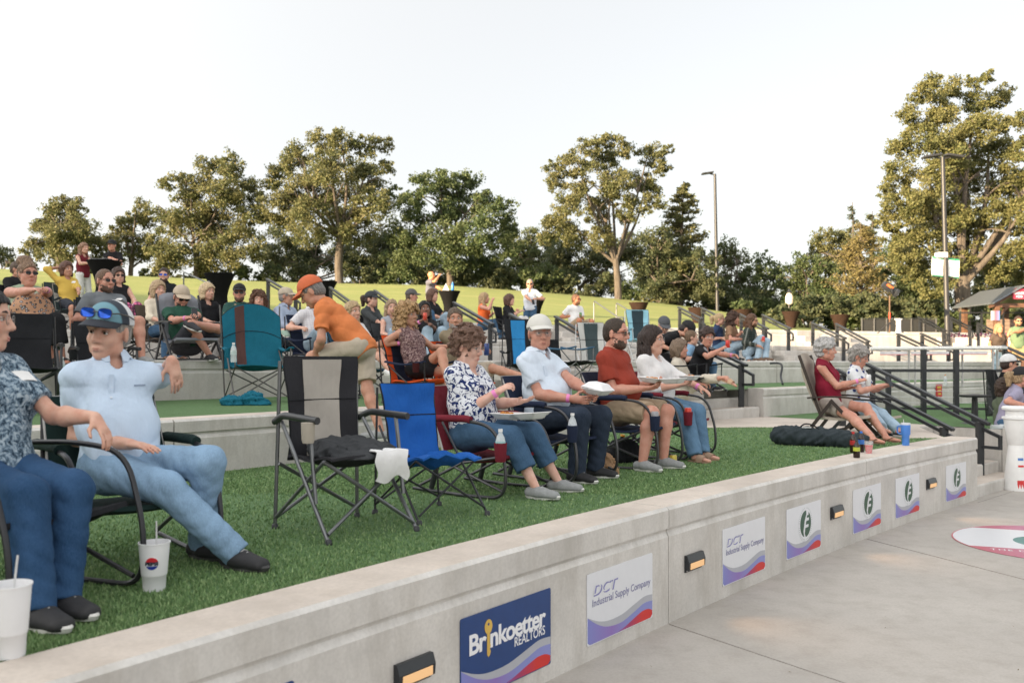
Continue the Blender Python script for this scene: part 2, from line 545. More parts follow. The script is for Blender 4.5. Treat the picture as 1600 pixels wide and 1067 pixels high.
stair('stair', 'concrete stair from the landing path up to the middle turf', 1, (PB + PB2) / 2, 1.5, 3, .32, .7)
for px, i, wd, lab in ((905, 3, 2.4, 'grey concrete steps up the third wall, centre aisle'), (915, 4, 2.3, 'grey concrete steps to the lawn, centre aisle'),
                       (890, 2, 2.2, 'grey concrete steps behind the man in the white cap'), (1215, 3, 1.7, 'pale sunlit steps beside the man in the plaid shirt'),
                       (1235, 4, 1.8, 'concrete steps to the lawn below the globe lamp'), (1500, 4, 1.6, 'wooden toned steps below the banner pole'), (470, 4, 1.8, 'concrete steps to the lawn behind the man in the orange cap')):
    stair('stair', lab, i, phi_px(px, RW[i](130))[0], wd, 3, .34)

# ---- lawn hill
CREST = [(-1500, 405, 36), (-300, 410, 38), (0, 420, 40), (200, 431, 42), (440, 441, 44), (700, 446, 46), (850, 457, 46), (1000, 470, 46), (1100, 482, 45), (1200, 499, 44), (1320, 515, 42), (1450, 519, 42), (1700, 522, 42), (3100, 524, 44)]
def crest(px):
    for a, b in zip(CREST, CREST[1:]):
        if a[0] <= px <= b[0]:
            t = (px - a[0]) / (b[0] - a[0]); return lerp(a[1], b[1], t), lerp(a[2], b[2], t)
    return CREST[-1][1:] if px > 0 else CREST[0][1:]
def lawn_z(x, y):
    px = 800 + x / y * F; p, d5 = phi_px(px, 0 + RW[4](math.degrees(math.atan2(y - CY, x - CX))))
    cy_, cd_ = crest(px); zc = CAMZ + (HZ - cy_) / F * cd_
    t = (y - d5) / (cd_ - d5)
    if t <= 0: return 2.68
    if t < 1: return lerp(2.68, zc, .25 * t + .75 * t * t)
    return zc - min(3.5, (t - 1) * .8)
vs = []; fs = []
us = list(range(-1500, 3101, 46)); tv = [0, .03, .08, .15, .25, .35, .45, .55, .65, .75, .85, .93, 1, 1.08, 1.25, 1.6, 2.5, 6, 20, 50]
for u in us:
    r5 = RW[4](125 if u > 1000 else 137)
    for _ in range(3):
        p, d5 = phi_px(u, r5 + .3); r5 = RW[4](p)
    cyy, cdd = crest(u)
    for t in tv:
        d = d5 + (cdd - d5) * t; x = (u - 800) / F * d
        vs.append((x, d, lawn_z(x, d) - (.006 if t == 0 else 0)))
m = len(tv)
for i in range(len(us) - 1):
    for j in range(m - 1): fs.append((i * m + j, (i + 1) * m + j, (i + 1) * m + j + 1, i * m + j + 1))
o = MB().add(vs, fs).build('lawn_hill', ML, smooth=True, angle=80); tag(o, kind='structure')

# ---- short blades of the artificial turf (nobody could count them)
rng = np.random.default_rng(3)
def blades(n, d0, d1, hgt):
    u = rng.uniform(-60, 1700, n); dd = 1 / np.sqrt(rng.uniform(1 / d1 ** 2, 1 / d0 ** 2, n))
    x = (u - 800) / F * dd; y = dd
    rr = np.hypot(x - CX, y - CY); ph = np.degrees(np.arctan2(y - CY, x - CX))
    ok = (rr > 60.1 + .3) & (rr < 64.08) & (ph > PE)
    px_ = [ground(a, b, .75) for a, b in pp]
    ins = np.zeros(n, bool)
    for i in range(len(px_)):
        a, b = px_[i], px_[i - 1]
        c = ((a.y > y) != (b.y > y)) & (x < (b.x - a.x) * (y - a.y) / (b.y - a.y + 1e-9) + a.x); ins ^= c
    ok &= ~ins
    x, y, dd = x[ok], y[ok], dd[ok]; k = len(x)
    a = rng.uniform(0, 6.283, k); h = rng.uniform(.6, 1.1, k) * hgt; wd = .0022 + .0007 * dd
    lx, ly = rng.normal(0, .4, k) * h, rng.normal(0, .4, k) * h
    v = np.zeros((k, 3, 3), np.float32)
    v[:, 0] = np.c_[x - np.cos(a) * wd, y - np.sin(a) * wd, np.full(k, .742)]
    v[:, 1] = np.c_[x + np.cos(a) * wd, y + np.sin(a) * wd, np.full(k, .742)]
    v[:, 2] = np.c_[x + lx, y + ly, .745 + h]
    return v.reshape(-1, 3)
v = np.concatenate([blades(170000, 2.6, 6.5, .017), blades(120000, 6.5, 15, .017)])
me = np_mesh('turf_blades', v, np.arange(len(v)).reshape(-1, 3), False)
mbld, t, b = nodes('turf_blade')
gi = t.nodes.new('ShaderNodeNewGeometry')
lk(t, ramp(t, gi.outputs['Random Per Island'], [(0, (.10, .18, .068)), (.6, (.18, .29, .115)), (1, (.30, .39, .19))]), b.inputs['Base Color'])
b.inputs['Roughness'].default_value = .6; b.inputs['Specular IOR Level'].default_value = .2
tag(link('turf_blades', me, mbld), 'short blades of green artificial turf on the front terrace', 'turf', kind='stuff')

# ---- unseen stage house, sized and placed to shade the terraces from the low sun
sd = V((SUN_AZ[0], SUN_AZ[1], 0)).normalized(); sp = V((sd.y, -sd.x, 0))
root = thing('unseen_stage_house', 'large grey unseen stage building sized to shade the terraces', 'building', sd * 31, math.atan2(sd.y, sd.x))
SH = 10.95
mb = MB(); mb.box((0, -75, 0), (14, 62, SH - .8)); mb.build('wall', M('stage_cladding', (.66, .65, .63), .8), root)  # cladding set pale so it bounces sky light onto the terraces
mb = MB(); mb.box((-.8, -75.5, SH - .8), (14.6, 62.5, SH)); mb.build('roof', M('stage_roof', (.2, .2, .21), .6), root)
mb = MB(); mb.box((-.05, -9, .9), (.3, 9, 7)); mb.build('opening', M('stage_opening', (.03, .03, .03), .8), root)
# ---------------------------------------------------------------- trees
def leaf_mat(name, c0, c1, c2):
    m, t, b = nodes(name)
    gi = t.nodes.new('ShaderNodeNewGeometry')
    big = noise(t, coords(t), .6, 3)
    a = ramp(t, gi.outputs['Random Per Island'], [(0, c0), (.55, c1), (1, c2)])
    a = mixc(t, ramp(t, big, [(.4, 0), (.65, .5)]), a, c2)
    lk(t, a, b.inputs['Base Color'])
    b.inputs['Roughness'].default_value = .6
    b.inputs['Specular IOR Level'].default_value = .25
    tr = nd(t, 'ShaderNodeBsdfTranslucent'); lk(t, a, tr.inputs['Color'])
    mx = nd(t, 'ShaderNodeMixShader', Fac=.36)
    lk(t, b.outputs[0], mx.inputs[1]); lk(t, tr.outputs[0], mx.inputs[2])
    lk(t, mx.outputs[0], t.nodes['Material Output'].inputs['Surface'])
    return m
LEAF_OAK = leaf_mat('oak_leaves', (.072, .084, .036), (.125, .145, .058), (.215, .195, .09))
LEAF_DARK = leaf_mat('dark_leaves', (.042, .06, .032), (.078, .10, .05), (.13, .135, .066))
LEAF_GREEN = leaf_mat('green_leaves', (.052, .08, .034), (.085, .125, .05), (.14, .16, .072))
LEAF_PALE = leaf_mat('pale_leaves', (.05, .07, .03), (.09, .12, .05), (.15, .16, .07))
LEAF_GOLD = leaf_mat('golden_needles', (.11, .10, .04), (.19, .165, .065), (.27, .22, .10))
LEAF_YEL = leaf_mat('pecan_leaves', (.08, .088, .034), (.14, .155, .056), (.225, .205, .085))
def bark_mat():
    m, t, b = nodes('bark')
    n = noise(t, coords(t, (1, 1, .2)), 9, 5, .7)
    lk(t, ramp(t, n, [(.3, (.05, .04, .032)), (.7, (.15, .125, .10))]), b.inputs['Base Color'])
    b.inputs['Roughness'].default_value = .95
    bump(t, b, n, .8, .05)
    return m
BARK = bark_mat()

def leaves(blobs, size, dens, rng, sub=.43, flat=1.0):
    """blobs: (centre, radius): leaf quads in sub-clumps spread through each blob, thicker towards its skin"""
    out = []
    for c, r in blobs:
        ns = int(15 + 13 * (r / 1.2))
        d = rng.normal(size=(ns, 3)); d /= np.linalg.norm(d, axis=1)[:, None]
        rad = r * rng.uniform(.35, 1.02, ns)[:, None]
        sc_ = np.array(c)[None] + d * rad * np.array([1, 1, .9])
        k = int(dens * 4 * math.pi * (r * sub) ** 2 / size ** 2 * .62) + 6
        for q in sc_:
            rs = r * sub * rng.uniform(.55, 1.15)
            e = rng.normal(size=(k, 3)); e /= np.linalg.norm(e, axis=1)[:, None]
            out.append(q + e * rs * rng.uniform(.25, 1.05, k)[:, None] * np.array([1, 1, .72 * flat]))
    p = np.concatenate(out); n = len(p)
    a = rng.normal(size=(n, 3)); a /= np.linalg.norm(a, axis=1)[:, None]
    b = rng.normal(size=(n, 3)); b -= a * (a * b).sum(1)[:, None]; b /= np.linalg.norm(b, axis=1)[:, None]
    s = size * rng.uniform(.55, 1.2, n)[:, None]
    v = np.stack([p - a * s * .62, p - b * s * .34 + a * s * .05, p + a * s * .62, p + b * s * .34 + a * s * .05], 1).reshape(-1, 3)
    return v

def tree(label, base, d, pblobs, leaf, trunk_r=.22, size=.27, dens=1.05, lsc=.52, fork=None, limbs=6, seed=0, name='oak_tree', group='trees along the crest of the lawn', depth=1.0, trunk_pts=None, cat='tree'):
    """base px,py of trunk foot; pblobs (px,py,rpx) crown masses, each given its own depth"""
    rng = np.random.default_rng(100 + seed); rnd = random.Random(seed)
    b = at(base[0], base[1], d)
    if base[1] is not None: b.z = min(b.z, lawn_z(b.x, b.y))
    root = thing(name, label, cat, b, 0, group)
    xs = [q[0] for q in pblobs]; wid = (max(xs) - min(xs)) / 2 / F * d
    bl = []
    for (x, y, r) in pblobs:
        dd = d + rnd.uniform(-1, 1) * (wid * .55 * depth + .3)
        r_ = r / F * d * 1.02
        bl.append((at(x, y, dd) - b, r_))
    me = np_mesh('crown', (lv := leaves([(tuple(c), r) for c, r in bl], size * lsc, dens, rng)), np.arange(len(lv)).reshape(-1, 4), False)
    link('crown', me, leaf, root)
    top = max(c.z for c, r in bl)
    fk = (at(fork[0], fork[1], d) - b) if fork else V((0, 0, top * .38))
    mb = MB()
    tp = [V((0, 0, -.4)), V((0, 0, .05)), fk * .5 + V((rnd.uniform(-.1, .1), 0, 0)), fk]
    if trunk_pts: tp = [V((0, 0, -.4)), V((0, 0, .05))] + [at(x, y, d) - b for x, y in trunk_pts] + [fk]
    pts = curve_pts(tp, 4); k = len(pts)
    mb.tube(pts, 0, 10, [trunk_r * (1.35 - .15 * min(3, i)) * 1 if i < 3 else trunk_r * (1 - .3 * i / k) for i in range(k)])
    ends = sorted(bl, key=lambda q: -q[1])[:limbs]
    for c, r in ends:
        mid = fk.lerp(c, .5) + V((rnd.uniform(-.4, .4), rnd.uniform(-.4, .4), rnd.uniform(.0, .5)))
        pts = curve_pts([fk - V((0, 0, trunk_r)), mid, c + V((0, 0, r * .5))], 5); k = len(pts)
        mb.tube(pts, 0, 7, [max(.025, trunk_r * .42 * (1 - .85 * i / k)) for i in range(k)])
        for _ in range(3):
            st = pts[k // 2 + 1]; dr = V((rnd.uniform(-1, 1), rnd.uniform(-1, 1), rnd.uniform(-.1, 1))) * r
            mb.tube(curve_pts([st, st + dr * .6 + V((0, 0, .15)), st + dr * 1.1], 3), 0, 5, [.05 * (1 - .1 * i) for i in range(7)])
    mb.build('trunk', BARK, root, smooth=True, angle=70)
    return root

def conifer(label, base, d, toppx, halfw, leaf, seed=0, size=.2, n=26, name='cedar_tree', group='trees along the crest of the lawn', droop=-.15, dens=1.0, jag=.3):
    rng = np.random.default_rng(500 + seed); rnd = random.Random(seed)
    b = at(base[0], base[1], d); b.z = min(b.z, lawn_z(b.x, b.y))
    root = thing(name, label, 'tree', b, 0, group)
    tip = at(toppx[0], toppx[1], d) - b; H = tip.z; W = halfw / F * d
    mb = MB(); mb.tube([V((0, 0, -.3)), tip * .5, tip], 0, 8, [.16, .09, .02])
    bl = []
    for i in range(n * 3):
        t = .06 + .92 * (i / (n * 3)) ; a = rnd.uniform(0, 6.28); L = W * (1 - t) ** .8 * rnd.uniform(1 - jag, 1.12) + .12
        p = tip * t; dr = V((math.cos(a), math.sin(a), .28 + droop))
        q = p + dr * L
        mb.tube([p, p + dr * L * .5 + V((0, 0, -.05)), q], 0, 5, [.035, .024, .008])
        for s in (.35, .55, .75, .95):
            bl.append((tuple(p + dr * L * s), (.11 + .16 * s) * L ** .5 * .8 + .05))
    v = []
    for c, r in bl:
        k = int(26 * dens * (r / .3) ** 1.5) + 5
        e = rng.normal(size=(k, 3)) * r * .55 * np.array([1, 1, .55]); v.append(np.array(c) + e)
    p = np.concatenate(v); m_ = len(p)
    a = rng.normal(size=(m_, 3)) * np.array([1, 1, .5]); a /= np.linalg.norm(a, axis=1)[:, None]
    bb = rng.normal(size=(m_, 3)); bb -= a * (a * bb).sum(1)[:, None]; bb /= np.linalg.norm(bb, axis=1)[:, None]
    s = size * rng.uniform(.5, 1.1, m_)[:, None]
    lv = np.stack([p - a * s * .6, p - bb * s * .2, p + a * s * .6, p + bb * s * .2], 1).reshape(-1, 3)
    link('crown', np_mesh('crown', lv, np.arange(len(lv)).reshape(-1, 4), False), leaf, root)
    mb.build('trunk', BARK, root, smooth=True, angle=70)
    return root

def fillb(x0, x1, y0, y1, r, n, seed):
    q = random.Random(seed)
    return [(q.uniform(x0, x1), q.uniform(y0, y1), r * q.uniform(.75, 1.2)) for _ in range(n)]

tree('small dark tree at the far left edge of the lawn', (-8, 424), 52, [(-15, 398, 22), (8, 402, 16), (-40, 390, 30), (18, 412, 10)], LEAF_DARK, .15, .24, seed=1, name='oak_tree')
tree('round brown green oak at the left, apart from the taller trees', (92, 425), 50, [(95, 340, 32), (70, 368, 28), (125, 355, 30), (100, 385, 36), (98, 315, 18), (145, 385, 22), (55, 390, 20), (120, 325, 18), (80, 400, 25)], LEAF_OAK, .2, .25, seed=2)
tree('narrow oak with a ragged top, behind the standing pair', (205, 430), 52, [(220, 330, 20), (205, 352, 24), (178, 372, 22), (232, 345, 15), (215, 385, 28), (185, 400, 20), (160, 405, 16), (235, 395, 18)], LEAF_OAK, .18, .25, seed=3)
tree('wide golden oak with several stems left of the tallest crown', (305, 437), 49, [(290, 292, 28), (262, 285, 16), (330, 265, 24), (362, 255, 22), (350, 300, 38), (300, 335, 38), (265, 350, 30), (385, 300, 30), (340, 350, 38), (275, 395, 34), (240, 385, 20), (325, 395, 38), (375, 385, 36), (250, 415, 20), (395, 340, 26)], LEAF_OAK, .2, .26, seed=4, limbs=9)
tree('tallest broad oak of the middle, bare straight trunk lit on one side', (531, 447), 48, [(530, 222, 26), (497, 222, 22), (565, 232, 26), (600, 225, 16), (460, 250, 30), (435, 275, 22), (515, 265, 36), (575, 275, 34), (603, 262, 16), (470, 300, 38), (530, 315, 40), (585, 318, 32), (435, 330, 32), (490, 350, 40), (560, 360, 36), (425, 290, 15)], LEAF_OAK, .26, .26, fork=(533, 365), seed=5, limbs=10)
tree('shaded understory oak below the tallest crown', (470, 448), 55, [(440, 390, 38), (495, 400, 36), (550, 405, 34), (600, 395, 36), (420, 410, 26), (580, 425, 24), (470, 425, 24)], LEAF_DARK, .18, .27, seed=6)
tree('dense green oak with a domed crown left of the gap of sky', (705, 452), 49, [(690, 282, 26), (660, 292, 24), (725, 288, 26), (640, 318, 26), (700, 325, 40), (755, 318, 28), (785, 330, 24), (640, 365, 36), (745, 365, 38), (795, 358, 22), (690, 385, 42), (785, 385, 24), (635, 405, 34), (740, 415, 36), (615, 300, 12)], LEAF_GREEN, .24, .26, seed=7, limbs=9)
tree('low dark oak between the domed oak and the tallest one', (655, 452), 56, [(620, 400, 34), (660, 420, 34), (720, 430, 30), (765, 420, 30), (600, 430, 24)], LEAF_DARK, .16, .27, seed=8)
tree('hazy pale green tree in the dip of the tree line', (835, 458), 62, [(830, 380, 24), (805, 395, 24), (855, 385, 22), (830, 415, 34), (870, 420, 28), (790, 425, 24), (800, 375, 14)], LEAF_PALE, .16, .3, seed=9)
tree('open crowned oak with pale forked trunk standing on the lawn crest', (966, 470), 46, [(945, 222, 20), (918, 232, 20), (975, 232, 20), (900, 258, 24), (945, 258, 28), (1015, 242, 24), (1035, 262, 16), (868, 262, 16), (870, 285, 20), (905, 298, 26), (960, 292, 30), (1010, 285, 28), (1045, 232, 9), (885, 325, 22), (930, 330, 28), (865, 345, 24), (985, 330, 26), (1020, 318, 20), (890, 365, 30), (940, 370, 24), (850, 372, 16)], LEAF_OAK, .22, .22, fork=(962, 405), seed=10, limbs=9, dens=1.15)
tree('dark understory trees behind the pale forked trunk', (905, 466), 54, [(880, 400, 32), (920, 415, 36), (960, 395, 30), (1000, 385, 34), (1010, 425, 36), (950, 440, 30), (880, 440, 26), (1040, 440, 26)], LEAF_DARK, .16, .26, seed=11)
conifer('copper tipped cedar beside the forked oak', (1062, 478), 48, (1068, 283), 58, LEAF_OAK, seed=12, size=.24, n=30, dens=1.5)
tree('dark round cedar in front of the copper tipped one', (1030, 476), 47, [(1030, 380, 28), (1050, 410, 34), (1010, 420, 28), (1075, 440, 30), (1035, 450, 28), (1105, 450, 26), (1100, 410, 22)], LEAF_DARK, .16, .24, seed=13, name='cedar_tree')
tree('loose grey green tree behind the tall light pole', (1140, 486), 52, [(1140, 385, 18), (1125, 405, 22), (1150, 410, 24), (1160, 440, 28), (1125, 445, 26), (1140, 470, 22)], LEAF_PALE, .14, .26, seed=14, dens=.7)
tree('thin leafy tree right of the tall light pole', (1195, 494), 52, [(1195, 405, 16), (1180, 425, 22), (1210, 425, 22), (1195, 455, 28), (1225, 450, 20), (1170, 465, 22), (1205, 480, 22)], LEAF_GREEN, .14, .26, seed=15, dens=.7)
tree('rounded green tree behind the globe lamp', (1265, 500), 50, [(1262, 410, 24), (1245, 432, 26), (1285, 425, 26), (1265, 455, 32), (1300, 450, 26), (1235, 462, 22), (1280, 478, 26)], LEAF_GREEN, .16, .25, seed=16)
tree('tan leaved oak with a bare grey limb behind the golden cedar', (1305, 500), 54, [(1290, 378, 22), (1315, 370, 20), (1270, 392, 18), (1335, 382, 20), (1300, 405, 26), (1330, 415, 24)], LEAF_OAK, .16, .25, seed=17)
conifer('thin spiked cedar with a crooked bare top', (1338, 500), 50, (1332, 316), 26, LEAF_DARK, seed=18, size=.18, n=16, dens=.7)
conifer('pointed dark cedar beside the crooked top', (1366, 505), 50, (1363, 330), 34, LEAF_DARK, seed=19, size=.2, n=22)
conifer('golden dying cedar lit by the low sun', (1345, 512), 42, (1345, 348), 62, LEAF_GOLD, seed=20, size=.16, n=30, droop=.05, dens=1.25)
tree('huge pecan tree towering over the banner pole, trunk forking low', (1502, 522), 40, [(1455, 135, 22), (1490, 140, 24), (1435, 158, 18), (1525, 128, 16), (1545, 120, 12), (1560, 150, 22), (1530, 160, 28), (1475, 175, 34), (1420, 185, 22), (1520, 205, 36), (1565, 195, 24), (1440, 215, 34), (1400, 235, 22), (1480, 240, 38), (1545, 245, 36), (1595, 235, 26), (1410, 275, 30), (1450, 290, 36), (1510, 290, 40), (1570, 290, 38), (1615, 280, 36), (1390, 300, 18), (1415, 325, 32), (1465, 340, 36), (1540, 335, 32), (1600, 340, 36), (1400, 365, 26), (1445, 385, 36), (1585, 395, 26), (1640, 320, 40), (1625, 380, 34), (1430, 425, 26), (1500, 345, 36), (1520, 395, 30), (1480, 415, 26), (1560, 420, 32), (1410, 400, 30), (1460, 445, 28), (1600, 430, 36), (1650, 250, 40), (1600, 190, 20), (1385, 340, 16), (1500, 250, 34), (1440, 335, 32)],
     LEAF_YEL, .42, .21, fork=(1503, 432), seed=21, limbs=12, name='pecan_tree', group='big trees at the right', dens=1.15, depth=.6)
tree('dense green thicket tree below the pecan', (1425, 520), 44, [(1400, 400, 30), (1440, 440, 34), (1410, 460, 34), (1380, 430, 26), (1455, 475, 28), (1395, 485, 26), (1475, 450, 22), (1430, 500, 22)], LEAF_GREEN, .16, .22, seed=22, group='big trees at the right')
tree('dark shaded tree behind the wooden pavilion', (1560, 520), 46, [(1540, 430, 34), (1580, 440, 36), (1545, 470, 34), (1600, 470, 36), (1620, 430, 40), (1530, 500, 26), (1570, 500, 26)], LEAF_DARK, .2, .24, seed=23, group='big trees at the right')
tree('broad oak beyond the left edge of the picture', (-150, 424), 52, [(-150, 340, 40), (-190, 370, 36), (-110, 375, 36), (-150, 385, 40), (-150, 310, 24)], LEAF_OAK, .2, .26, seed=31)
tree('second broad oak beyond the left edge of the picture', (-290, 424), 54, [(-290, 330, 44), (-340, 370, 38), (-240, 370, 38), (-290, 385, 42)], LEAF_GREEN, .2, .26, seed=32)
# hedge and bushes along the crest
bush = [(40, 424, 12), (150, 428, 16), (250, 432, 15), (330, 436, 18), (400, 438, 20), (460, 440, 20), (560, 442, 22), (620, 444, 22), (690, 447, 22), (760, 450, 24), (815, 450, 26), (870, 456, 24), (915, 460, 24), (1005, 466, 24), (1090, 476, 28), (1150, 486, 24), (1210, 490, 26), (1260, 492, 30), (1300, 492, 34), (1350, 496, 34), (1400, 500, 30), (1440, 502, 26), (1545, 505, 22), (1590, 505, 24), (1640, 505, 30), (1480, 508, 22)]
names = ['dark bush at the foot of the trees', 'grey green shrub at the crest of the lawn', 'low leafy shrub under the oaks']
for i, (x, y, r) in enumerate(bush):
    d = 50 if x < 1240 else 40
    q = random.Random(i)
    bl = [(x + q.uniform(-1.7, 1.7) * r, y + q.uniform(-.9, .4) * r, r * q.uniform(.5, .8)) for _ in range(10)]
    b = at(x, y + r * .8, d); b.z = min(b.z, lawn_z(b.x, b.y))
    root = thing('shrub', None, 'shrub', b, 0, 'shrubs and understory along the crest of the lawn')
    rng2 = np.random.default_rng(900 + i)
    lv = leaves([(tuple(at(a_, b_, d + q.uniform(-1, 1)) - b), c_ / F * d) for a_, b_, c_ in bl], .17, .8, rng2)
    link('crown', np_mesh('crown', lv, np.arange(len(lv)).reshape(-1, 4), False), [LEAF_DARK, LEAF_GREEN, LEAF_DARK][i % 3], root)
    mb = MB(); mb.tube([(0, 0, -.3), (.1, 0, .4), (.05, .1, .9)], 0, 6, [.06, .05, .02]); mb.tube([(0, 0, .1), (-.3, .1, .8)], 0, 5, [.04, .015]); mb.build('stem', BARK, root)
    land = ['far left end of the lawn', 'oak standing apart', 'standing pair at the table', 'golden oak', 'golden oak stems', 'tallest oak, near its foot', 'tallest oak trunk', 'gap between two oaks', 'domed oak, its near side', 'man drinking at the table', 'dip in the tree line', 'pale hazy tree', 'forked oak, beside its trunk', 'pale forked trunk', 'cedar with copper tips', 'tall light pole', 'thin leafy tree', 'globe lamp', 'tan leaved oak', 'golden cedar', 'stage light on its stand', 'pecan, before the banner pole', 'pavilion post', 'drinks pavilion', 'edge of the picture behind the pavilion', 'pecan trunk foot']
    root['label'] = f"{['dense dark bush', 'fresh green shrub', 'low dark shrub'][i % 3]} by the {land[i]}"
# ---------------------------------------------------------------- implicit-surface modelling (smooth unions, meshed by surface nets)
class Vox:
    def __init__(s, lo, hi, h):
        s.lo = np.array(lo, np.float32); s.h = h
        s.n = np.ceil((np.array(hi) - s.lo) / h).astype(int) + 1
        s.f = np.full(s.n, 1.0, np.float32)
        s.ax = [s.lo[i] + h * np.arange(s.n[i], dtype=np.float32) for i in range(3)]
    def reg(s, lo, hi):
        sl = []
        for i in range(3):
            a = max(0, int((lo[i] - s.lo[i]) / s.h)); b = min(s.n[i], int((hi[i] - s.lo[i]) / s.h) + 2)
            if b <= a: return None
            sl.append(slice(a, b))
        return tuple(sl), s.ax[0][sl[0]][:, None, None], s.ax[1][sl[1]][None, :, None], s.ax[2][sl[2]][None, None, :]
    def put(s, sl, d, k, op):
        f = s.f[sl]
        if op == 'u':
            h = np.maximum(k - np.abs(f - d), 0) if k > 0 else 0
            s.f[sl] = np.minimum(f, d) - (h * h / (4 * k) if k > 0 else 0)
        elif op == 's':
            h = np.maximum(k - np.abs(f + d), 0) if k > 0 else 0
            s.f[sl] = np.maximum(f, -d) + (h * h / (4 * k) if k > 0 else 0)
        else: s.f[sl] = np.maximum(f, d)
    def cone(s, a, b, ra, rb, k=.02, side=None, wd=1.0, op='u', flat0=False, flat1=False):
        a = np.array(a, np.float32); b = np.array(b, np.float32); m = max(ra, rb) * max(1, wd) + k + .03
        q = s.reg(np.minimum(a, b) - m, np.maximum(a, b) + m)
        if q is None: return
        sl, X, Y, Z = q
        X = X - a[0]; Y = Y - a[1]; Z = Z - a[2]; ab = b - a; L2 = float(ab @ ab) + 1e-9
        if side is not None:
            e = np.array(side, np.float32); e = e / np.linalg.norm(e); g = (X * e[0] + Y * e[1] + Z * e[2]) * (1 / wd - 1)
            X = X + g * e[0]; Y = Y + g * e[1]; Z = Z + g * e[2]
        tu = (X * ab[0] + Y * ab[1] + Z * ab[2]) / L2
        t = np.clip(tu, 0, 1)
        d = np.sqrt((X - t * ab[0]) ** 2 + (Y - t * ab[1]) ** 2 + (Z - t * ab[2]) ** 2) - (ra + (rb - ra) * t)
        L = math.sqrt(L2)
        if flat1: d = np.maximum(d, (tu - 1) * L)
        if flat0: d = np.maximum(d, -tu * L)
        s.put(sl, d, k, op)
    def ell(s, c, r, rot=None, k=.02, op='u'):
        c = np.array(c, np.float32); r = np.array(r, np.float32); m = float(r.max()) + k + .02
        q = s.reg(c - m, c + m)
        if q is None: return
        sl, X, Y, Z = q
        X = X - c[0]; Y = Y - c[1]; Z = Z - c[2]
        if rot is not None:
            A = np.array(rot, np.float32)
            X, Y, Z = (A[0, 0] * X + A[1, 0] * Y + A[2, 0] * Z, A[0, 1] * X + A[1, 1] * Y + A[2, 1] * Z, A[0, 2] * X + A[1, 2] * Y + A[2, 2] * Z)
        k0 = np.sqrt((X / r[0]) ** 2 + (Y / r[1]) ** 2 + (Z / r[2]) ** 2)
        k1 = np.sqrt((X / r[0] ** 2) ** 2 + (Y / r[1] ** 2) ** 2 + (Z / r[2] ** 2) ** 2) + 1e-6
        s.put(sl, k0 * (k0 - 1) / k1, k, op)
    def plane(s, p, n, op='i'):
        """keep the side the normal points away from"""
        d = (s.ax[0][:, None, None] - p[0]) * n[0] + (s.ax[1][None, :, None] - p[1]) * n[1] + (s.ax[2][None, None, :] - p[2]) * n[2]
        s.f = np.maximum(s.f, d.astype(np.float32))
    def wrinkle(s, amp, seed=0, kx=34):
        q = random.Random(seed); o = [q.uniform(0, 6) for _ in range(6)]
        X, Y, Z = s.ax[0][:, None, None], s.ax[1][None, :, None], s.ax[2][None, None, :]
        wv = np.sin(9 * X + 7 * Z + o[0]) + np.sin(8 * Y - 6 * Z + o[1])
        f = .9 - 1.8 * np.abs(np.sin(.5 * kx * (Z + .35 * X * np.sin(5 * Y + o[5])) + .9 * wv + o[2])) ** .8 + .7 - 1.3 * np.abs(np.sin(.8 * kx * (X * .6 + Z * .5 + Y * .5) + .8 * wv + o[3]))
        s.f = s.f + (amp * f).astype(np.float32)
    def rough(s, amp, freq, seed=0):
        q = random.Random(seed); f = 0
        X, Y, Z = s.ax[0][:, None, None], s.ax[1][None, :, None], s.ax[2][None, None, :]
        for i in range(5):
            a = [q.uniform(-1, 1) * freq * (1 + .5 * i) for _ in range(3)]
            f = f + np.sin(a[0] * X + a[1] * Y + a[2] * Z + q.uniform(0, 6) + 1.5 * np.sin(a[1] * X * .7 - a[2] * Y * .6 + a[0] * Z * .5))
        s.f = s.f + (amp * f * .5).astype(np.float32)
    def mesh(s, name):
        f = s.f; sg = f < 0
        c = np.zeros(np.array(sg.shape) - 1, np.uint8); n0, n1, n2 = c.shape
        offs = [(i, j, k) for i in (0, 1) for j in (0, 1) for k in (0, 1)]
        for i, j, k in offs: c += sg[i:i + n0, j:j + n1, k:k + n2]
        act = (c > 0) & (c < 8); ii = np.argwhere(act)
        if len(ii) == 0: return None
        idx = np.full(act.shape, -1, np.int32); idx[act] = np.arange(len(ii))
        val = [f[ii[:, 0] + i, ii[:, 1] + j, ii[:, 2] + k] for i, j, k in offs]
        pos = np.zeros((len(ii), 3)); wt = np.zeros(len(ii))
        for a in range(8):
            for b in range(a + 1, 8):
                if sum(x != y for x, y in zip(offs[a], offs[b])) != 1: continue
                va, vb = val[a], val[b]; m = (va < 0) != (vb < 0)
                t = np.where(m, va / np.where(m, va - vb, 1), 0)
                p = np.array(offs[a])[None] + (np.array(offs[b]) - np.array(offs[a]))[None] * t[:, None]
                pos += p * m[:, None]; wt += m
        pos = s.lo + s.h * (ii + pos / wt[:, None])
        Q = []
        for ax in range(3):
            u, v = (ax + 1) % 3, (ax + 2) % 3
            lo = [slice(None)] * 3; hi = [slice(None)] * 3
            lo[ax] = slice(0, -1); hi[ax] = slice(1, None)
            for z in (u, v): lo[z] = slice(1, -1); hi[z] = slice(1, -1)
            A, B = sg[tuple(lo)], sg[tuple(hi)]
            for flip, msk in ((0, A & ~B), (1, ~A & B)):
                e = np.argwhere(msk)
                if len(e) == 0: continue
                e[:, u] += 1; e[:, v] += 1
                def cell(du, dv):
                    g = e.copy(); g[:, u] += du; g[:, v] += dv; return idx[g[:, 0], g[:, 1], g[:, 2]]
                q = np.stack([cell(-1, -1), cell(0, -1), cell(0, 0), cell(-1, 0)], 1)
                Q.append(q[:, ::-1] if flip else q)
        q = np.concatenate(Q); q = q[(q >= 0).all(1)]
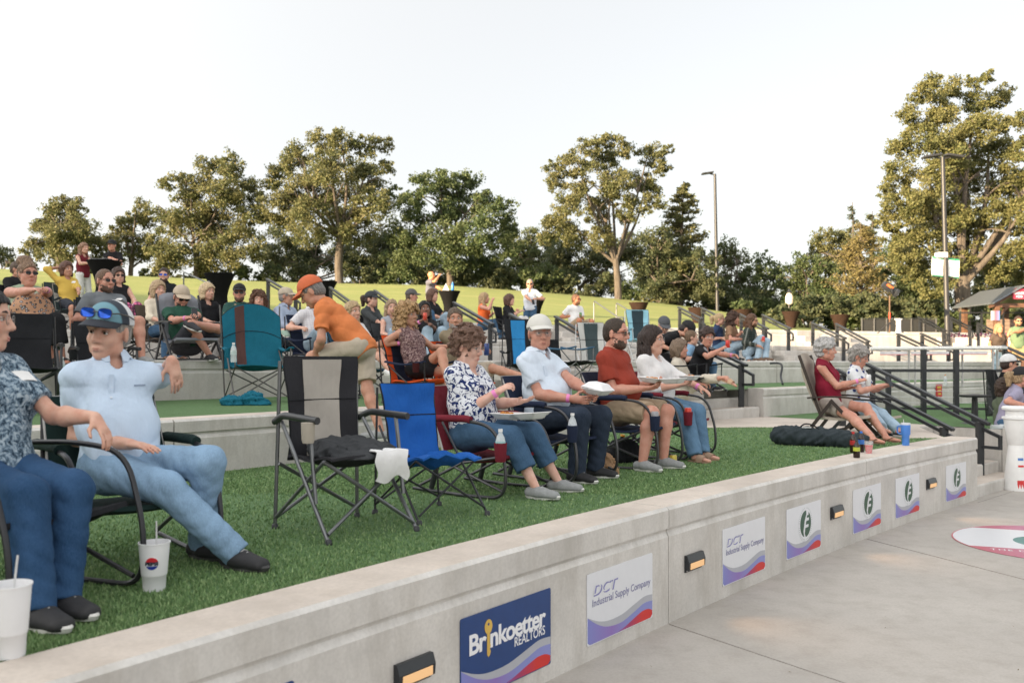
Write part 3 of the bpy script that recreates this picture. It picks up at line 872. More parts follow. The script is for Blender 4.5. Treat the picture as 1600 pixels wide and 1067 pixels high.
        return np_mesh(name, pos, q)

# ---------------------------------------------------------------- people
def basis(yaw, pitch, roll=0):
    return Matrix.Rotation(R(yaw), 3, 'Z') @ Matrix.Rotation(R(pitch), 3, 'Y') @ Matrix.Rotation(R(roll), 3, 'X')

def se(x): return math.copysign(abs(x) ** .72, x)

def ik(a, t, l1, l2, hint):
    d = t - a; L = min(max(d.length, abs(l1 - l2) + .02), (l1 + l2) * .995); u = d.normalized()
    x = (l1 * l1 - l2 * l2 + L * L) / (2 * L); hgt = math.sqrt(max(l1 * l1 - x * x, 0))
    h = V(hint) - u * V(hint).dot(u)
    if h.length < 1e-3: h = u.orthogonal()
    return a + u * x + h.normalized() * hgt, a + u * L

SK = {'fair': (.60, .37, .28), 'tan': (.49, .275, .19), 'red': (.54, .29, .215), 'dark': (.20, .10, .065), 'pale': (.66, .43, .345)}
import zlib
def hsh(x): return zlib.crc32(x.encode())
M_EYEW = M('eye_white', (.62, .6, .58), .25, 0, .02); M_IRIS = M('iris', (.03, .025, .02), .15, 0, .05)
M_LIP = {}
M_LENS = M('dark_lens', (.006, .006, .008), .12, 0, .05, spec=.35)
M_BLUELENS = M('mirror_lens', (.01, .07, .42), .08, .6, .5, 20)
M_FRAME = M('spectacle_frame', (.05, .045, .04), .3)
M_SOLE = M('white_sole', (.66, .65, .62), .6, 0, .06)
M_PINK = M('wristband', (.75, .22, .5), .5, 0, .05)

def clear_glass():
    if 'cg' in _mc: return _mc['cg']
    m, t, b = nodes('spectacle_lens')
    b.inputs['Base Color'].default_value = (.7, .72, .72, 1); b.inputs['Roughness'].default_value = .12
    b.inputs['Alpha'].default_value = .07; b.inputs['Specular IOR Level'].default_value = .7
    _mc['cg'] = m; return m

def person(label, head, d, floor, yaw, pose='sit', lean=14, hyaw=0, hpitch=0, hroll=0, h=1.72, g=1.0, sex='m', sk='fair', hands=(None, None), feet=(None, None),
           knees=(None, None), elbows=(None, None), curl=(.7, .7), top=None, sleeve='short', hem=0, bottom=None, leg='pants', shoe='sneaker', shoem=None, hair='short', hairc=(.06, .045, .03),
           cap=None, brim=None, glasses=None, beard=None, collar=False, belly=0, bust=0, vox=None, group='seated audience', band=None, twist=0, side=0, palm=(None, None), hdir=(None, None), short=.93, extra=None, pelvis=None, capyaw=0, sole=None, hbend=0):
    s = h / 1.74; vox = vox or (.0075 if d < 9 else .0105 if d < 13.5 else .015)
    near = d < 9; mid = d < 14
    Hw = at(head[0], head[1], d)
    Ry = Matrix.Rotation(R(yaw), 3, 'Z')
    inv = Ry.transposed()
    fw, lf, up = V((1, 0, 0)), V((0, 1, 0)), V((0, 0, 1))
    Bt = Matrix.Rotation(R(-lean), 3, 'Y') @ Matrix.Rotation(R(side), 3, 'X') @ Matrix.Rotation(R(twist), 3, 'Z')
    tu = Bt @ up; ts = Bt @ lf; tf = Bt @ fw
    Rh = basis(hyaw, hpitch, hroll)
    sh = .172 * s * (1 if sex == 'm' else .9) * (1 + .35 * (g - 1)); tl = .50 * s
    # pelvis at origin first, then shift so that the head lands on its place
    P = V((0, 0, 0)); S = P + tu * tl; N = S + tu * .045 * s - tf * .01
    nk = (tu * .45 + up * .55 + fw * .25).normalized() if pose != 'bend' else (tu * .7 + up * .25 + fw * .15).normalized()
    H = N + nk * .155 * s + Rh @ V((.018, 0, 0)) * s
    root_xy = Ry @ V((H.x, H.y, 0))
    base = V((Hw.x - root_xy.x, Hw.y - root_xy.y, floor))
    off = V((0, 0, Hw.z - floor - H.z))
    P, S, N, H = P + off, S + off, N + off, H + off
    def loc(q, z=None):
        """photo pixel (x, y, depth relative to the head) or ('l', x,y,z) local -> person space"""
        if q[0] == 'l': return V(q[1:])
        if q[0] == 'f':
            w_ = ground(q[1], q[2], floor) if floor < 1.4 else at(q[1], HZ, d - .36 + .01 * (q[2] % 7))
            w_.z = floor
        else: w_ = at(q[0], q[1], d + (q[2] if len(q) > 2 else 0))
        return inv @ (w_ - base)
    hw = .09 * s * (1 + .5 * (g - 1)) ; th, shn = .435 * s, .43 * s; ua, fa = .30 * s, .265 * s
    hip = [P + lf * hw, P - lf * hw]; sho = [S + ts * sh - tu * .035 * s, S - ts * sh - tu * .035 * s]
    ank, kne, elb, wri = [], [], [], []
    for i, sg in ((0, 1), (1, -1)):
        if feet[i]: f_ = loc(feet[i]); f_ = f_ + up * .075 * s if feet[i][0] == 'f' else f_
        elif pose == 'sit': f_ = V((P.x + .40 * s, sg * .13, .075 * s))
        else: f_ = V((P.x + .03 * sg, sg * .11, .075 * s))
        kh = V(knees[i]) if knees[i] else (V((1, sg * .12, .9)) if pose == 'sit' else V((1, sg * .08, 0)))
        k_, a_ = ik(hip[i], f_, th, shn, kh); kne.append(k_); ank.append(a_)
        t_ = loc(hands[i]) if hands[i] else (V((P.x + .30, sg * .15, P.z + .14)) if pose == 'sit' else V((P.x + .06, sg * (sh + .1), P.z - .03)))
        eh = V(elbows[i][:3]) if elbows[i] and len(elbows[i]) == 3 else V((-.6, sg * .7, -.6))
        if elbows[i] and len(elbows[i]) == 4: e_, w_ = loc(elbows[i][1:]), t_
        else: e_, w_ = ik(sho[i], t_, ua, fa, eh)
        elb.append(e_); wri.append(w_)
    allp = [P, S, H] + ank + kne + elb + wri
    lo = V([min(p[i] for p in allp) - .24 for i in range(3)]); hi = V([max(p[i] for p in allp) + .24 for i in range(3)])
    hi.z = max(hi.z, H.z + .2); lo.z = max(lo.z, min(-.02, lo.z + .12)) if pose != 'hang' else lo.z
    root = thing('person', label, 'person', base, R(yaw), group)
    def bodyset(vx, infl, arms=True, legs=True, torso=True, shrink=1.0):
        gg = g * shrink
        if torso:
            vx.cone(hip[0] * .6 + P * .4, hip[1] * .6 + P * .4, .105 * s * gg + infl, .105 * s * gg + infl, .03)
            w1 = P + tu * .22 * s
            vx.cone(P + tu * .02, w1, .105 * s * gg + infl, .10 * s * gg + infl, .06, ts, 1.32)
            vx.cone(w1, P + tu * .40 * s, .102 * s * gg + infl, .105 * s * (gg * .5 + .5 * shrink) + infl, .06, ts, 1.4)
            for q_ in sho: vx.cone(q_ * .85 + S * .15 - tu * .01, N - tu * .02, .056 * s * shrink + infl, .05 * s * shrink + infl * .5, .05)
            vx.cone(S + tu * .0, N, .075 * s * shrink + infl * .6, .055 * s * shrink, .05)
            bi = infl if infl else -.022
            if belly: vx.ell(P + tu * .17 * s + tf * (.05 + .05 * belly), (.09 * belly + .04 + bi, .145 * g * s + bi, .13 * s + bi), np.array(Bt), .07)
            if bust:
                for sg in (1, -1): vx.ell(P + tu * .335 * s + tf * .08 * s * g + ts * sg * .075 * s, (.048 * bust + bi, .062 + bi, .060 + bi), None, .05)
    # ---- bare body, one continuous skin
    vx = Vox(lo, hi, vox)
    bodyset(vx, 0, shrink=.86)
    ar = s * (1 if sex == 'm' else .9) * (1 + .55 * (g - 1))
    lr = s * (1 + .6 * (g - 1))
    for i, sg in ((0, 1), (1, -1)):
        c_up = .86 if sleeve in ('short', 'long', 'elbow') else 1; c_fa = .8 if sleeve == 'long' else 1
        vx.cone(sho[i], elb[i], .053 * ar * c_up, .043 * ar * c_up, .04)
        mdl = elb[i].lerp(wri[i], .3)
        vx.cone(elb[i], mdl, .042 * ar * c_fa, .044 * ar * c_fa, .02)
        vx.cone(mdl, wri[i], .044 * ar * c_fa, .027 * ar, .02)
        cl = {'pants': (.8, .8), 'shorts': (.84, 1), 'capri': (.8, .86), 'skirt': (.9, 1), 'short_shorts': (.95, 1)}[leg]
        vx.cone(hip[i], kne[i], .083 * lr * cl[0], .057 * lr * max(cl[0], cl[1] * .96), .04)
        cm = kne[i].lerp(ank[i], .3) - (kne[i] - hip[i]).normalized() * .012
        vx.cone(kne[i], cm, .055 * lr * cl[1], .056 * lr * cl[1], .03)
        vx.cone(cm, ank[i], .056 * lr * cl[1], .036 * s * max(.8, cl[1]), .03)
        # hand: palm, four fingers, thumb
        fd = V(hdir[i]).normalized() if hdir[i] else (wri[i] - elb[i]).normalized()
        pn = V(palm[i]) if palm[i] else (V((0, -sg * .5, -1)))
        pn = (pn - fd * pn.dot(fd)); pn = pn.normalized() if pn.length > .05 else fd.orthogonal()
        la = fd.cross(pn).normalized()          # lateral, towards the thumb
        th_side = fd * .5 + (inv @ Ry) @ V((.3, -sg, .4))
        if la.dot(th_side) < 0: la = -la
        hs_ = s * (1 if sex == 'm' else .92)
        w0 = wri[i]; fr = max(.0088 * hs_, vox * .80)
        vx.cone(w0 + fd * .02, w0 + fd * .075 * hs_, .020 * hs_, .018 * hs_, .015, la, 1.9)
        if mid:
            for j, (o_, L) in enumerate(((.030, .9), (.010, 1.0), (-.010, .95), (-.029, .76))):
                q0 = w0 + fd * .088 * hs_ + la * o_ * hs_; a0 = curl[i] * (.45 + .1 * j)
                for si, ln in enumerate((.042, .028, .021)):
                    dr = fd * math.cos(a0) + pn * math.sin(a0) + la * o_ * 1.5 * (1 - curl[i])
                    q1 = q0 + dr.normalized() * ln * L * hs_
                    vx.cone(q0, q1, fr * (1 - .07 * si), fr * (.93 - .07 * si), .006 if si == 0 else .003); q0 = q1; a0 += curl[i] * .75
            t0 = w0 + fd * .03 * hs_ + la * .026 * hs_ + pn * .004
            t1 = t0 + (fd * .62 + la * .75 + pn * .35 * (1 + curl[i])).normalized() * .042 * hs_
            t2 = t1 + (fd * .9 + la * .18 + pn * .5 * curl[i]).normalized() * .036 * hs_
            vx.cone(t0, t1, .0125 * hs_, .0105 * hs_, .012); vx.cone(t1, t2, fr * 1.1, fr, .004)
        else:
            q0 = w0 + fd * .08 * hs_
            vx.cone(q0, q0 + (fd + pn * curl[i]).normalized() * .07 * hs_, .017, .014, .012, la, 1.8)
            vx.cone(w0 + fd * .03 + la * .028, w0 + fd * .075 + la * .045, .013, .012, .012)
        if shoe in ('bare', 'sandal', 'flipflop'):
            fdir = V((kne[i].x - hip[i].x, (kne[i].y - hip[i].y) * .8, 0)); fdir = fdir.normalized() if fdir.length > .1 and pose == 'sit' else fw
            if feet[i] and feet[i][0] != 'f': fdir = (fdir + V((0, 0, -.5))).normalized()
            vx.cone(ank[i] - up * .03, ank[i] + fdir * .17 * s - up * .052 * s, .032, .018, .02, up.cross(fdir), 1.4)
    # head
    hs = 1.15 * s ** .5
    def hp(x, y, z): return H + Rh @ V((x * hs, y * hs, z * hs))
    Rn = np.array(Rh)
    fem = sex == 'f'
    fat = 1 + .35 * max(0, g - 1)
    vx.ell(hp(-.008, 0, .03), (.097 * hs, .077 * hs, .093 * hs), Rn, .02)
    vx.ell(hp(.028, 0, -.035), (.064 * hs, .062 * hs * fat, .082 * hs), Rn, .03)
    vx.ell(hp(.064, 0, -.098), (.024 * hs, .028 * hs * fat, .02 * hs), Rn, .03)
    for sg in (1, -1):
        vx.ell(hp(.02, sg * .045, -.075), (.035 * hs, .022 * hs, .024 * hs), Rn, .03)
        vx.ell(hp(.063, sg * .036, -.03), (.024 * hs, .024 * hs * fat, .026 * hs), Rn, .02)
        vx.cone(hp(.082, sg * .014, .026), hp(.07, sg * .05, .024), .0135 * hs * (.8 if fem else 1), .012 * hs, .015)
        vx.ell(hp(-.004, sg * .078, -.008), (.021 * hs, .009 * hs, .034 * hs), np.array(Rh @ Matrix.Rotation(sg * R(18), 3, 'Z')), .006)
    for sg in (1, -1): vx.ell(hp(.1, sg * .031, .004), (.026 * hs, .02 * hs, .013 * hs), Rn, .012, 's')
    vx.cone(hp(.088, 0, .012), hp(.109, 0, -.028), .009 * hs, .0135 * hs * (.9 if fem else 1.05), .012)
    for sg in (1, -1): vx.ell(hp(.096, sg * .014, -.033), (.012 * hs, .009 * hs, .009 * hs), Rn, .006)
    vx.cone(hp(.087, -.016, -.068), hp(.087, .016, -.068), .0105 * hs, .0105 * hs, .012)
    # neck
    vx.cone(N - tu * .02, hp(-.022, 0, -.06), .056 * s * (.84 if fem else 1) * fat, .052 * s * (.84 if fem else 1) * fat, .025)
    if fat > 1.08: vx.ell(hp(.03, 0, -.115), (.05, .05, .03), Rn, .04)
    link('body', vx.mesh('body'), skin(SK[sk] if isinstance(sk, str) else sk), root)
    # ---- clothes
    def hip_up(infl): pass
    if bottom is not None:
        vx = Vox(lo, hi, vox); e = .014
        vx.cone(hip[0] * .7 + P * .3, hip[1] * .7 + P * .3, .11 * s * g + e, .11 * s * g + e, .03)
        wt_ = .03 if pose == 'bend' else .10
        vx.cone(P - tu * .01, P + tu * wt_ * s, .105 * s * g + e * .4, .10 * s * g + e * .2, .04, ts, 1.3)
        if belly: vx.ell(P + tu * .12 * s + tf * .05 * belly, (.1 * belly + .05, .14 * g * s, .11 * s), np.array(Bt), .05)
        for i in (0, 1):
            if leg == 'skirt':
                vx.cone(hip[i], hip[i].lerp(kne[i], .85), .095 * lr + e, .085 * lr + e, .09, flat1=True)
            elif leg in ('shorts', 'short_shorts'):
                t_ = short if leg == 'shorts' else .55
                vx.cone(hip[i], hip[i].lerp(kne[i], t_), .09 * lr + e, .072 * lr + e * 1.3, .035, flat1=True)
            else:
                t_ = 1.03 if leg == 'pants' else .62
                kk = kne[i]
                vx.cone(hip[i], kk, .088 * lr + e, .062 * lr + e, .035)
                vx.cone(kk, kk.lerp(ank[i], t_), .062 * lr + e, (.05 if leg == 'pants' else .058) * lr + e, .03, flat1=True)
        vx.wrinkle(.0022, hsh(label) % 997, 66)
        link({'pants': 'trousers', 'shorts': 'shorts', 'capri': 'capri_trousers', 'skirt': 'skirt', 'short_shorts': 'shorts'}[leg], vx.mesh('trousers'), bottom, root)
    if top is not None:
        vx = Vox(lo, hi, vox); e = .014 + (.004 if sex == 'm' else 0)
        bodyset(vx, e)
        hemz = -.04 - hem
        vx.cone(P + tu * hemz * s, P + tu * .2 * s, .108 * s * g + e * .7, .105 * s * g + e, .04, ts, 1.24)
        if sleeve != 'none':
            tt = {'short': .68, 'elbow': 1.0, 'long': 1.0}[sleeve]
            for i in (0, 1):
                ex = elb[i]
                vx.cone(sho[i], sho[i].lerp(ex, tt), .055 * ar + e * .6, (.052 if sleeve == 'short' else .046) * ar + e * .75, .045, flat1=sleeve == 'short')
                if sleeve in ('long', 'elbow'):
                    vx.cone(ex, ex.lerp(wri[i], .93 if sleeve == 'long' else .35), .05 * ar + e * .7, (.034 if sleeve == 'long' else .048) * ar + e * .6, .025, flat1=True)
        else:
            for i in (0, 1): vx.cone(sho[i].lerp(elb[i], .12), sho[i].lerp(elb[i], .5), .062 * ar, .06 * ar, .01, op='s')
        vx.wrinkle(.0042 if near else .0035, hsh(label) % 991 + 3, 36)
        # neckline and hem
        vx.cone(N + tu * -.01 + tf * .012, hp(-.01, 0, -.05), .062 * s * (.92 if fem else 1.02) * fat, .07 * s * fat, .008, op='s')
        if collar or fem: vx.ell(N + tf * .075 * g - tu * (.045 if not fem else .05), (.045, .036 if not fem else .05, .075), np.array(Bt), .01, 's')
        hn = -tu; vx.plane(P + tu * (hemz - .035) * s, hn)
        tp = link('shirt', vx.mesh('shirt'), top, root)
        if collar:
            mb = MB(); cr = .074 * s * fat
            for sg in (1, -1):
                def fn(u, v, sg=sg):
                    a = R(18 + 158 * u) * sg
                    q = N + tu * (.012 + .018 * (1 - u) * 0) + (tf * math.cos(a) * 1.05 + ts * math.sin(a)) * cr * (1 + .36 * v) + tf * .010
                    return q + tu * (.034 - .05 * v - (.03 * v if u < .12 else 0))
                mb.sheet(fn, 12, 3, .006)
            mb.build('collar', top, tp, smooth=True, angle=60)
    # ---- shoes
    for i, sg in ((0, 1), (1, -1)):
        raised = feet[i] is not None and feet[i][0] not in ('f',)
        fdir = V((kne[i].x - hip[i].x, (kne[i].y - hip[i].y) * .8, 0))
        fdir = fdir.normalized() if fdir.length > .1 and pose == 'sit' else fw.copy()
        fu = up
        if raised and feet[i][0] != 'l':
            sd_ = (ank[i] - kne[i]).normalized(); fdir = (fdir + V((0, 0, -.35))).normalized(); fu = (up - fdir * up.dot(fdir)).normalized()
        fl = fu.cross(fdir).normalized()
        A = ank[i]; sl_ = .072 * s
        toe = A + fdir * .172 * s - fu * .045 * s; heel = A - fdir * .055 * s - fu * .045 * s
        if shoe in ('sneaker', 'loafer'):
            l2 = V([min(toe[j], heel[j], A[j]) - .1 for j in range(3)]); h2 = V([max(toe[j], heel[j], A[j]) + .1 for j in range(3)])
            vx = Vox(l2, h2, min(vox, .008) if mid else vox)
            vx.cone(heel + fu * .014, A + fdir * .05 - fu * .035, .041, .044, .01, fl, 1.05)
            vx.cone(A + fdir * .03 - fu * .03, toe - fdir * .01 + fu * .002, .047, .036, .02, fl, 1.3)
            vx.cone(A + fu * .0, A - fu * .03, .038, .038, .02, fu, 1.0, flat0=True)
            vx.plane(A - fu * (sl_ - .016), -fu)
            if near:
                lc_ = MB()
                for q_ in range(4):
                    c_ = A + fdir * (.055 + .022 * q_) * s + fu * (.016 - .0095 * q_)
                    lc_.tube([c_ - fl * .022 - fu * .006, c_ + fu * .004, c_ + fl * .022 - fu * .006], .0032, 5)
                lc_.build('laces', M('laces', (.4, .4, .4), .8), root, smooth=True)
            so_ = link('shoe', vx.mesh('shoe'), shoem or M('dark_shoe', (.025, .025, .028), .7), root)
            mb = MB(); ring = []
            for kk in range(20):
                a = 2 * math.pi * kk / 20; cx, sy = math.cos(a), math.sin(a)
                x_ = .056 * s + cx * .152 * s; wdt = (.043 + .012 * max(0, cx)) * s * (1 - .12 * abs(cx))
                ring.append((x_, sy * wdt * 1.08))
            vs = []
            for zt, ex in ((-sl_, .96), (-sl_ + .018, 1.03), (-sl_ + .026, .99)):
                vs += [A + fdir * (.05 * s + (x_ - .05 * s) * ex) + fl * y_ * ex + fu * (zt + (.008 if x_ > .13 else 0)) for x_, y_ in ring]
            fs = [(r_ * 20 + j, r_ * 20 + (j + 1) % 20, r_ * 20 + 20 + (j + 1) % 20, r_ * 20 + 20 + j) for r_ in (0, 1) for j in range(20)] + [tuple(range(19, -1, -1)), tuple(range(40, 60))]
            mb.add(vs, fs).build('sole', sole or M_SOLE, so_, smooth=True)
        elif shoe in ('sandal', 'flipflop'):
            mb = MB(); ring = [(.05 * s + math.cos(a) * .132 * s, math.sin(a) * .045 * s) for a in [2 * math.pi * kk / 18 for kk in range(18)]]
            vs = []
            for zt in (-sl_ - .001, -sl_ + .013): vs += [A + fdir * x_ + fl * y_ + fu * zt for x_, y_ in ring]
            mb.add(vs, [tuple(range(17, -1, -1)), tuple(range(18, 36))] + [(j, (j + 1) % 18, (j + 1) % 18 + 18, j + 18) for j in range(18)])
            def strap(x0, wd):
                return lambda u, v: A + fdir * (x0 + wd * v) * s + fl * .056 * math.cos(math.pi * u) * s + fu * (-sl_ + .006 + .070 * math.sin(math.pi * u) ** .6 * (1 - .28 * v))
            if shoe == 'sandal': mb.sheet(strap(.05, .07), 10, 2, .004)
            else:
                for sg2 in (1, -1): mb.tube([A + fdir * .13 * s - fu * .045, A + fdir * .09 * s + fl * sg2 * .03 - fu * .022, A + fdir * .02 + fl * sg2 * .042 - fu * .058], .007, 6)
            mb.build('shoe', shoem or M('brown_sandal', (.16, .085, .05), .7), root, smooth=True)
    HM = Matrix.Translation(H) @ Rh.to_4x4() @ Matrix.Diagonal((hs, hs, hs, 1))
    hv = .0055 if near else .008 if mid else .012
    # ---- hair
    if hair and hair != 'bald':
        x0 = 'long' in hair or 'bob' in hair or 'pony' in hair or 'curly' in hair
        vx = Vox((-.22, -.2, -.36 if 'long' in hair else -.2), (.14, .2, .26), hv)
        t_ = {'short': .007, 'buzz': .002, 'fluffy': .024, 'curly': .032, 'long': .013, 'bob': .022, 'pony': .007, 'bun': .009, 'mop': .028}[hair.split('+')[0]]
        vx.ell((-.008, 0, .03), (.098 + t_, .078 + t_, .094 + t_), None, .01)
        if hair in ('short', 'buzz', 'fluffy', 'mop'):
            vx.ell((-.045, 0, -.02), (.058 + t_ * .6, .068 + t_ * .5, .06 + (.02 if hair in ('fluffy', 'mop') else 0)), None, .02)
        if 'bob' in hair:
            for sg in (1, -1): vx.cone((-.02, sg * .068, .01), (0, sg * .075, -.085), .04, .034, .03)
            vx.cone((-.07, 0, 0), (-.07, 0, -.08), .06, .055, .04, (0, 1, 0), 1.3)
        if 'curly' in hair:
            for sg in (1, -1): vx.cone((-.03, sg * .07, .01), (-.01, sg * .085, -.12), .045, .05, .03)
            vx.cone((-.08, 0, .02), (-.085, 0, -.13), .07, .075, .04, (0, 1, 0), 1.35)
        if 'long' in hair:
            for sg in (1, -1): vx.cone((-.03, sg * .07, .02), (-.005, sg * .095, -.2), .036, .034, .03)
            vx.cone((-.075, 0, .0), (-.085, 0, -.22), .055, .05, .04, (0, 1, 0), 1.5)
        if 'pony' in hair:
            vx.cone((-.10, 0, .05), (-.15, 0, .03), .03, .045, .02); vx.cone((-.15, 0, .03), (-.15, 0, -.12), .045, .025, .02)
            vx.ell((-.045, 0, -.02), (.06, .07, .06), None, .02)
        if 'bun' in hair:
            vx.ell((-.06, 0, .135), (.085, .075, .06), None, .02); vx.ell((-.045, 0, -.02), (.06, .07, .06), None, .02)
        amp = {'curly': .016, 'mop': .011, 'fluffy': .010, 'buzz': .0015, 'bob': .006, 'long': .006}.get(hair.split('+')[0], .005)
        vx.rough(amp, 75 if amp > .005 else 110, hsh(label) % 500)
        # face opening
        vx.ell((.085, 0, -.035), (.075 if hair != 'bob' else .07, .078, .098), None, .008, 's')
        vx.ell((.075, 0, -.1), (.10, .066, .06), None, .008, 's')
        if hair == 'buzz' and cap is None: vx.ell((.112, 0, .055), (.056, .07, .046), None, .008, 's')
        if hair in ('short', 'buzz', 'fluffy', 'mop', 'pony', 'bun'):
            for sg in (1, -1): vx.ell((.012, sg * .088, -.03), (.036, .03, .045), None, .006, 's')
            vx.plane((-.05, 0, -.085), (.25, 0, -1))
        me = vx.mesh('hair')
        if me: link('hair', me, hairm(hairc), root, HM)
    if beard:
        vx = Vox((-.03, -.11, -.17), (.14, .11, .02), hv)
        vx.ell((.028, 0, -.043), (.066, .0645 * fat, .083), None, .01); vx.ell((.064, 0, -.1), (.027, .031, .024), None, .03)
        vx.ell((.02, 0, -.08), (.055, .058 * fat, .03), None, .03)
        vx.rough(.002, 150, 5)
        vx.ell((.075, 0, .0), (.09, .09, .056), None, .01, 's')
        vx.ell((.0, 0, .03), (.2, .2, .055), None, .01, 's')
        vx.ell((.105, 0, -.072), (.02, .022, .008), None, .004, 's')
        me = vx.mesh('beard')
        if me: link('beard', me, hairm(beard), root, HM)
    # ---- cap
    if cap is not None:
        CM = HM @ Matrix.Rotation(R(capyaw), 4, 'Z')
        vx = Vox((-.14, -.13, .0), (.15, .13, .17), hv)
        vx.ell((-.006, 0, .04), (.111, .092, .103), None, .01)
        vx.plane((0, 0, .038), (.12, 0, -1))
        c_ = link('cap', vx.mesh('cap'), cap, root, CM)
        def fn(u, v):
            a = (u - .5) * R(142); ca, sa = math.cos(a), math.sin(a)
            x_ = .092 * ca + .010 + .075 * v * (ca ** .6 if ca > 0 else 0); y_ = .090 * sa * (1 - .06 * v)
            return (x_, y_, .052 - .022 * v - 1.9 * y_ * y_ + .006)
        mb = MB(); mb.sheet(fn, 14, 5, .005); mb.build('brim', brim or cap, c_, smooth=True, angle=60)
    # ---- face details
    if d < 17:
        if glasses is None or glasses in ('clear', 'cap'):
            for sg in (1, -1):
                mb = MB(); mb.lathe([(.0005, -.0125), (.006, -.011), (.0105, -.006), (.0122, 0), (.0105, .006), (.006, .011), (.0005, .0125)], n=12)
                ey = mb.build('eye', M_EYEW, root, smooth=True, mtx=HM @ Matrix.Translation((.0735, sg * .031, .003)))
                mb = MB(); mb.lathe([(.0004, 0), (.0062, -.0002), (.0060, .0008), (.0004, .0012)], n=10, mtx=Matrix.Rotation(R(90), 4, 'Y'))
                gx = .0122 * math.cos(.25)
                mb.build('iris', M_IRIS, ey, mtx=Matrix.Translation((.0115, sg * -.0, -.0005)))
                if near:
                    mb = MB(); mb.tube([(.0835, sg * .0175, .004), (.0865, sg * .026, .0105), (.0855, sg * .034, .0105), (.0775, sg * .0445, .002)], .0022, 6)
                    mb.build('eyelid', skin(tuple(c * .55 for c in (SK[sk] if isinstance(sk, str) else sk))), root, smooth=True, mtx=HM)
        for sg in (1, -1):
            mb = MB(); mb.tube([(.0925, sg * .012, .026), (.0915, sg * .03, .031), (.0785, sg * .05, .026)], .0034, 6, [.0026, .004, .002])
            mb.build('eyebrow', hairm(tuple(c * .8 for c in hairc)), root, smooth=True, mtx=HM)
        lc = (SK[sk] if isinstance(sk, str) else sk); lc = (lc[0] * .82, lc[1] * .5, lc[2] * .5) if fem else (lc[0] * .78, lc[1] * .6, lc[2] * .58)
        mb = MB(); mb.tube([(.083, -.024, -.0685), (.0945, -.012, -.066), (.0985, 0, -.067), (.0945, .012, -.066), (.083, .024, -.0685)], .004, 6, [.0015, .0042, .0044, .0042, .0015])
        mb.tube([(.083, -.021, -.070), (.0935, -.010, -.0735), (.0965, 0, -.0745), (.0935, .010, -.0735), (.083, .021, -.070)], .004, 6, [.0015, .0045, .005, .0045, .0015])
        mb.build('mouth', M('lips', lc, .45), root, smooth=True, mtx=HM)
    if glasses:
        sun = glasses != 'clear'
        GM = HM @ (Matrix.Translation((-.012, 0, .066)) @ Matrix.Diagonal((1.04, 1.16, 1.12, 1)) @ Matrix.Rotation(R(-10), 4, 'Y') if glasses == 'cap' else Matrix.Identity(4)) @ (Matrix.Rotation(R(capyaw), 4, 'Z') if glasses == 'cap' else Matrix.Identity(4))
        xo = .012 if glasses == 'cap' else 0
        mb = MB(); lens = MB()
        for sg in (1, -1):
            pts = [(.103 + xo - .55 * (abs(sg * .034 + .025 * se(math.cos(a))) ** 2) * 3.2, sg * (.034 + .026 * se(math.cos(a))), .001 + (.0155 if sun and glasses != 'cap' else .0185) * se(math.sin(a))) for a in [2 * math.pi * q / 16 for q in range(17)]]
            mb.tube(pts, .0022 if sun else .0013, 5)
            lens.add(pts[:16] + [(p[0] + .002, p[1], p[2]) for p in pts[:16]], [tuple(range(15, -1, -1)), tuple(range(16, 32))] + [(j, (j + 1) % 16, (j + 1) % 16 + 16, j + 16) for j in range(16)])
            mb.tube([pts[0], (.08 + xo, sg * .072, .006), (.03, sg * .084, .006), (-.02, sg * .083, -.002)], .0028 if sun else .0015, 5)
        mb.tube([(.107 + xo, -.009, .004), (.109 + xo, 0, .006), (.107 + xo, .009, .004)], .002, 5)
        gl = mb.build('glasses', M_FRAME if glasses != 'clear' else M('wire_frame', (.25, .22, .2), .3, .7), root, smooth=True, mtx=GM)
        lens.build('lens', M_BLUELENS if glasses in ('blue', 'cap') else M_LENS if sun else clear_glass(), gl)
    if band is not None:
        i, bm_ = band; fd = (wri[i] - elb[i]).normalized()
        mb = MB(); mb.tube([wri[i] - fd * .038, wri[i] - fd * .012], .033 * ar + .002, 14, [.034 * ar, .031 * ar]); mb.build('wristband', bm_, root, smooth=True)
    root['_j'] = 0; del root['_j']
    J = dict(root=root, P=P, S=S, N=N, H=H, wri=wri, elb=elb, kne=kne, ank=ank, base=base, Ry=Ry, HM=HM, tu=tu, ts=ts, tf=tf, yaw=yaw, d=d, s=s, floor=floor)
    J['w'] = lambda p: base + Ry @ p
    return J
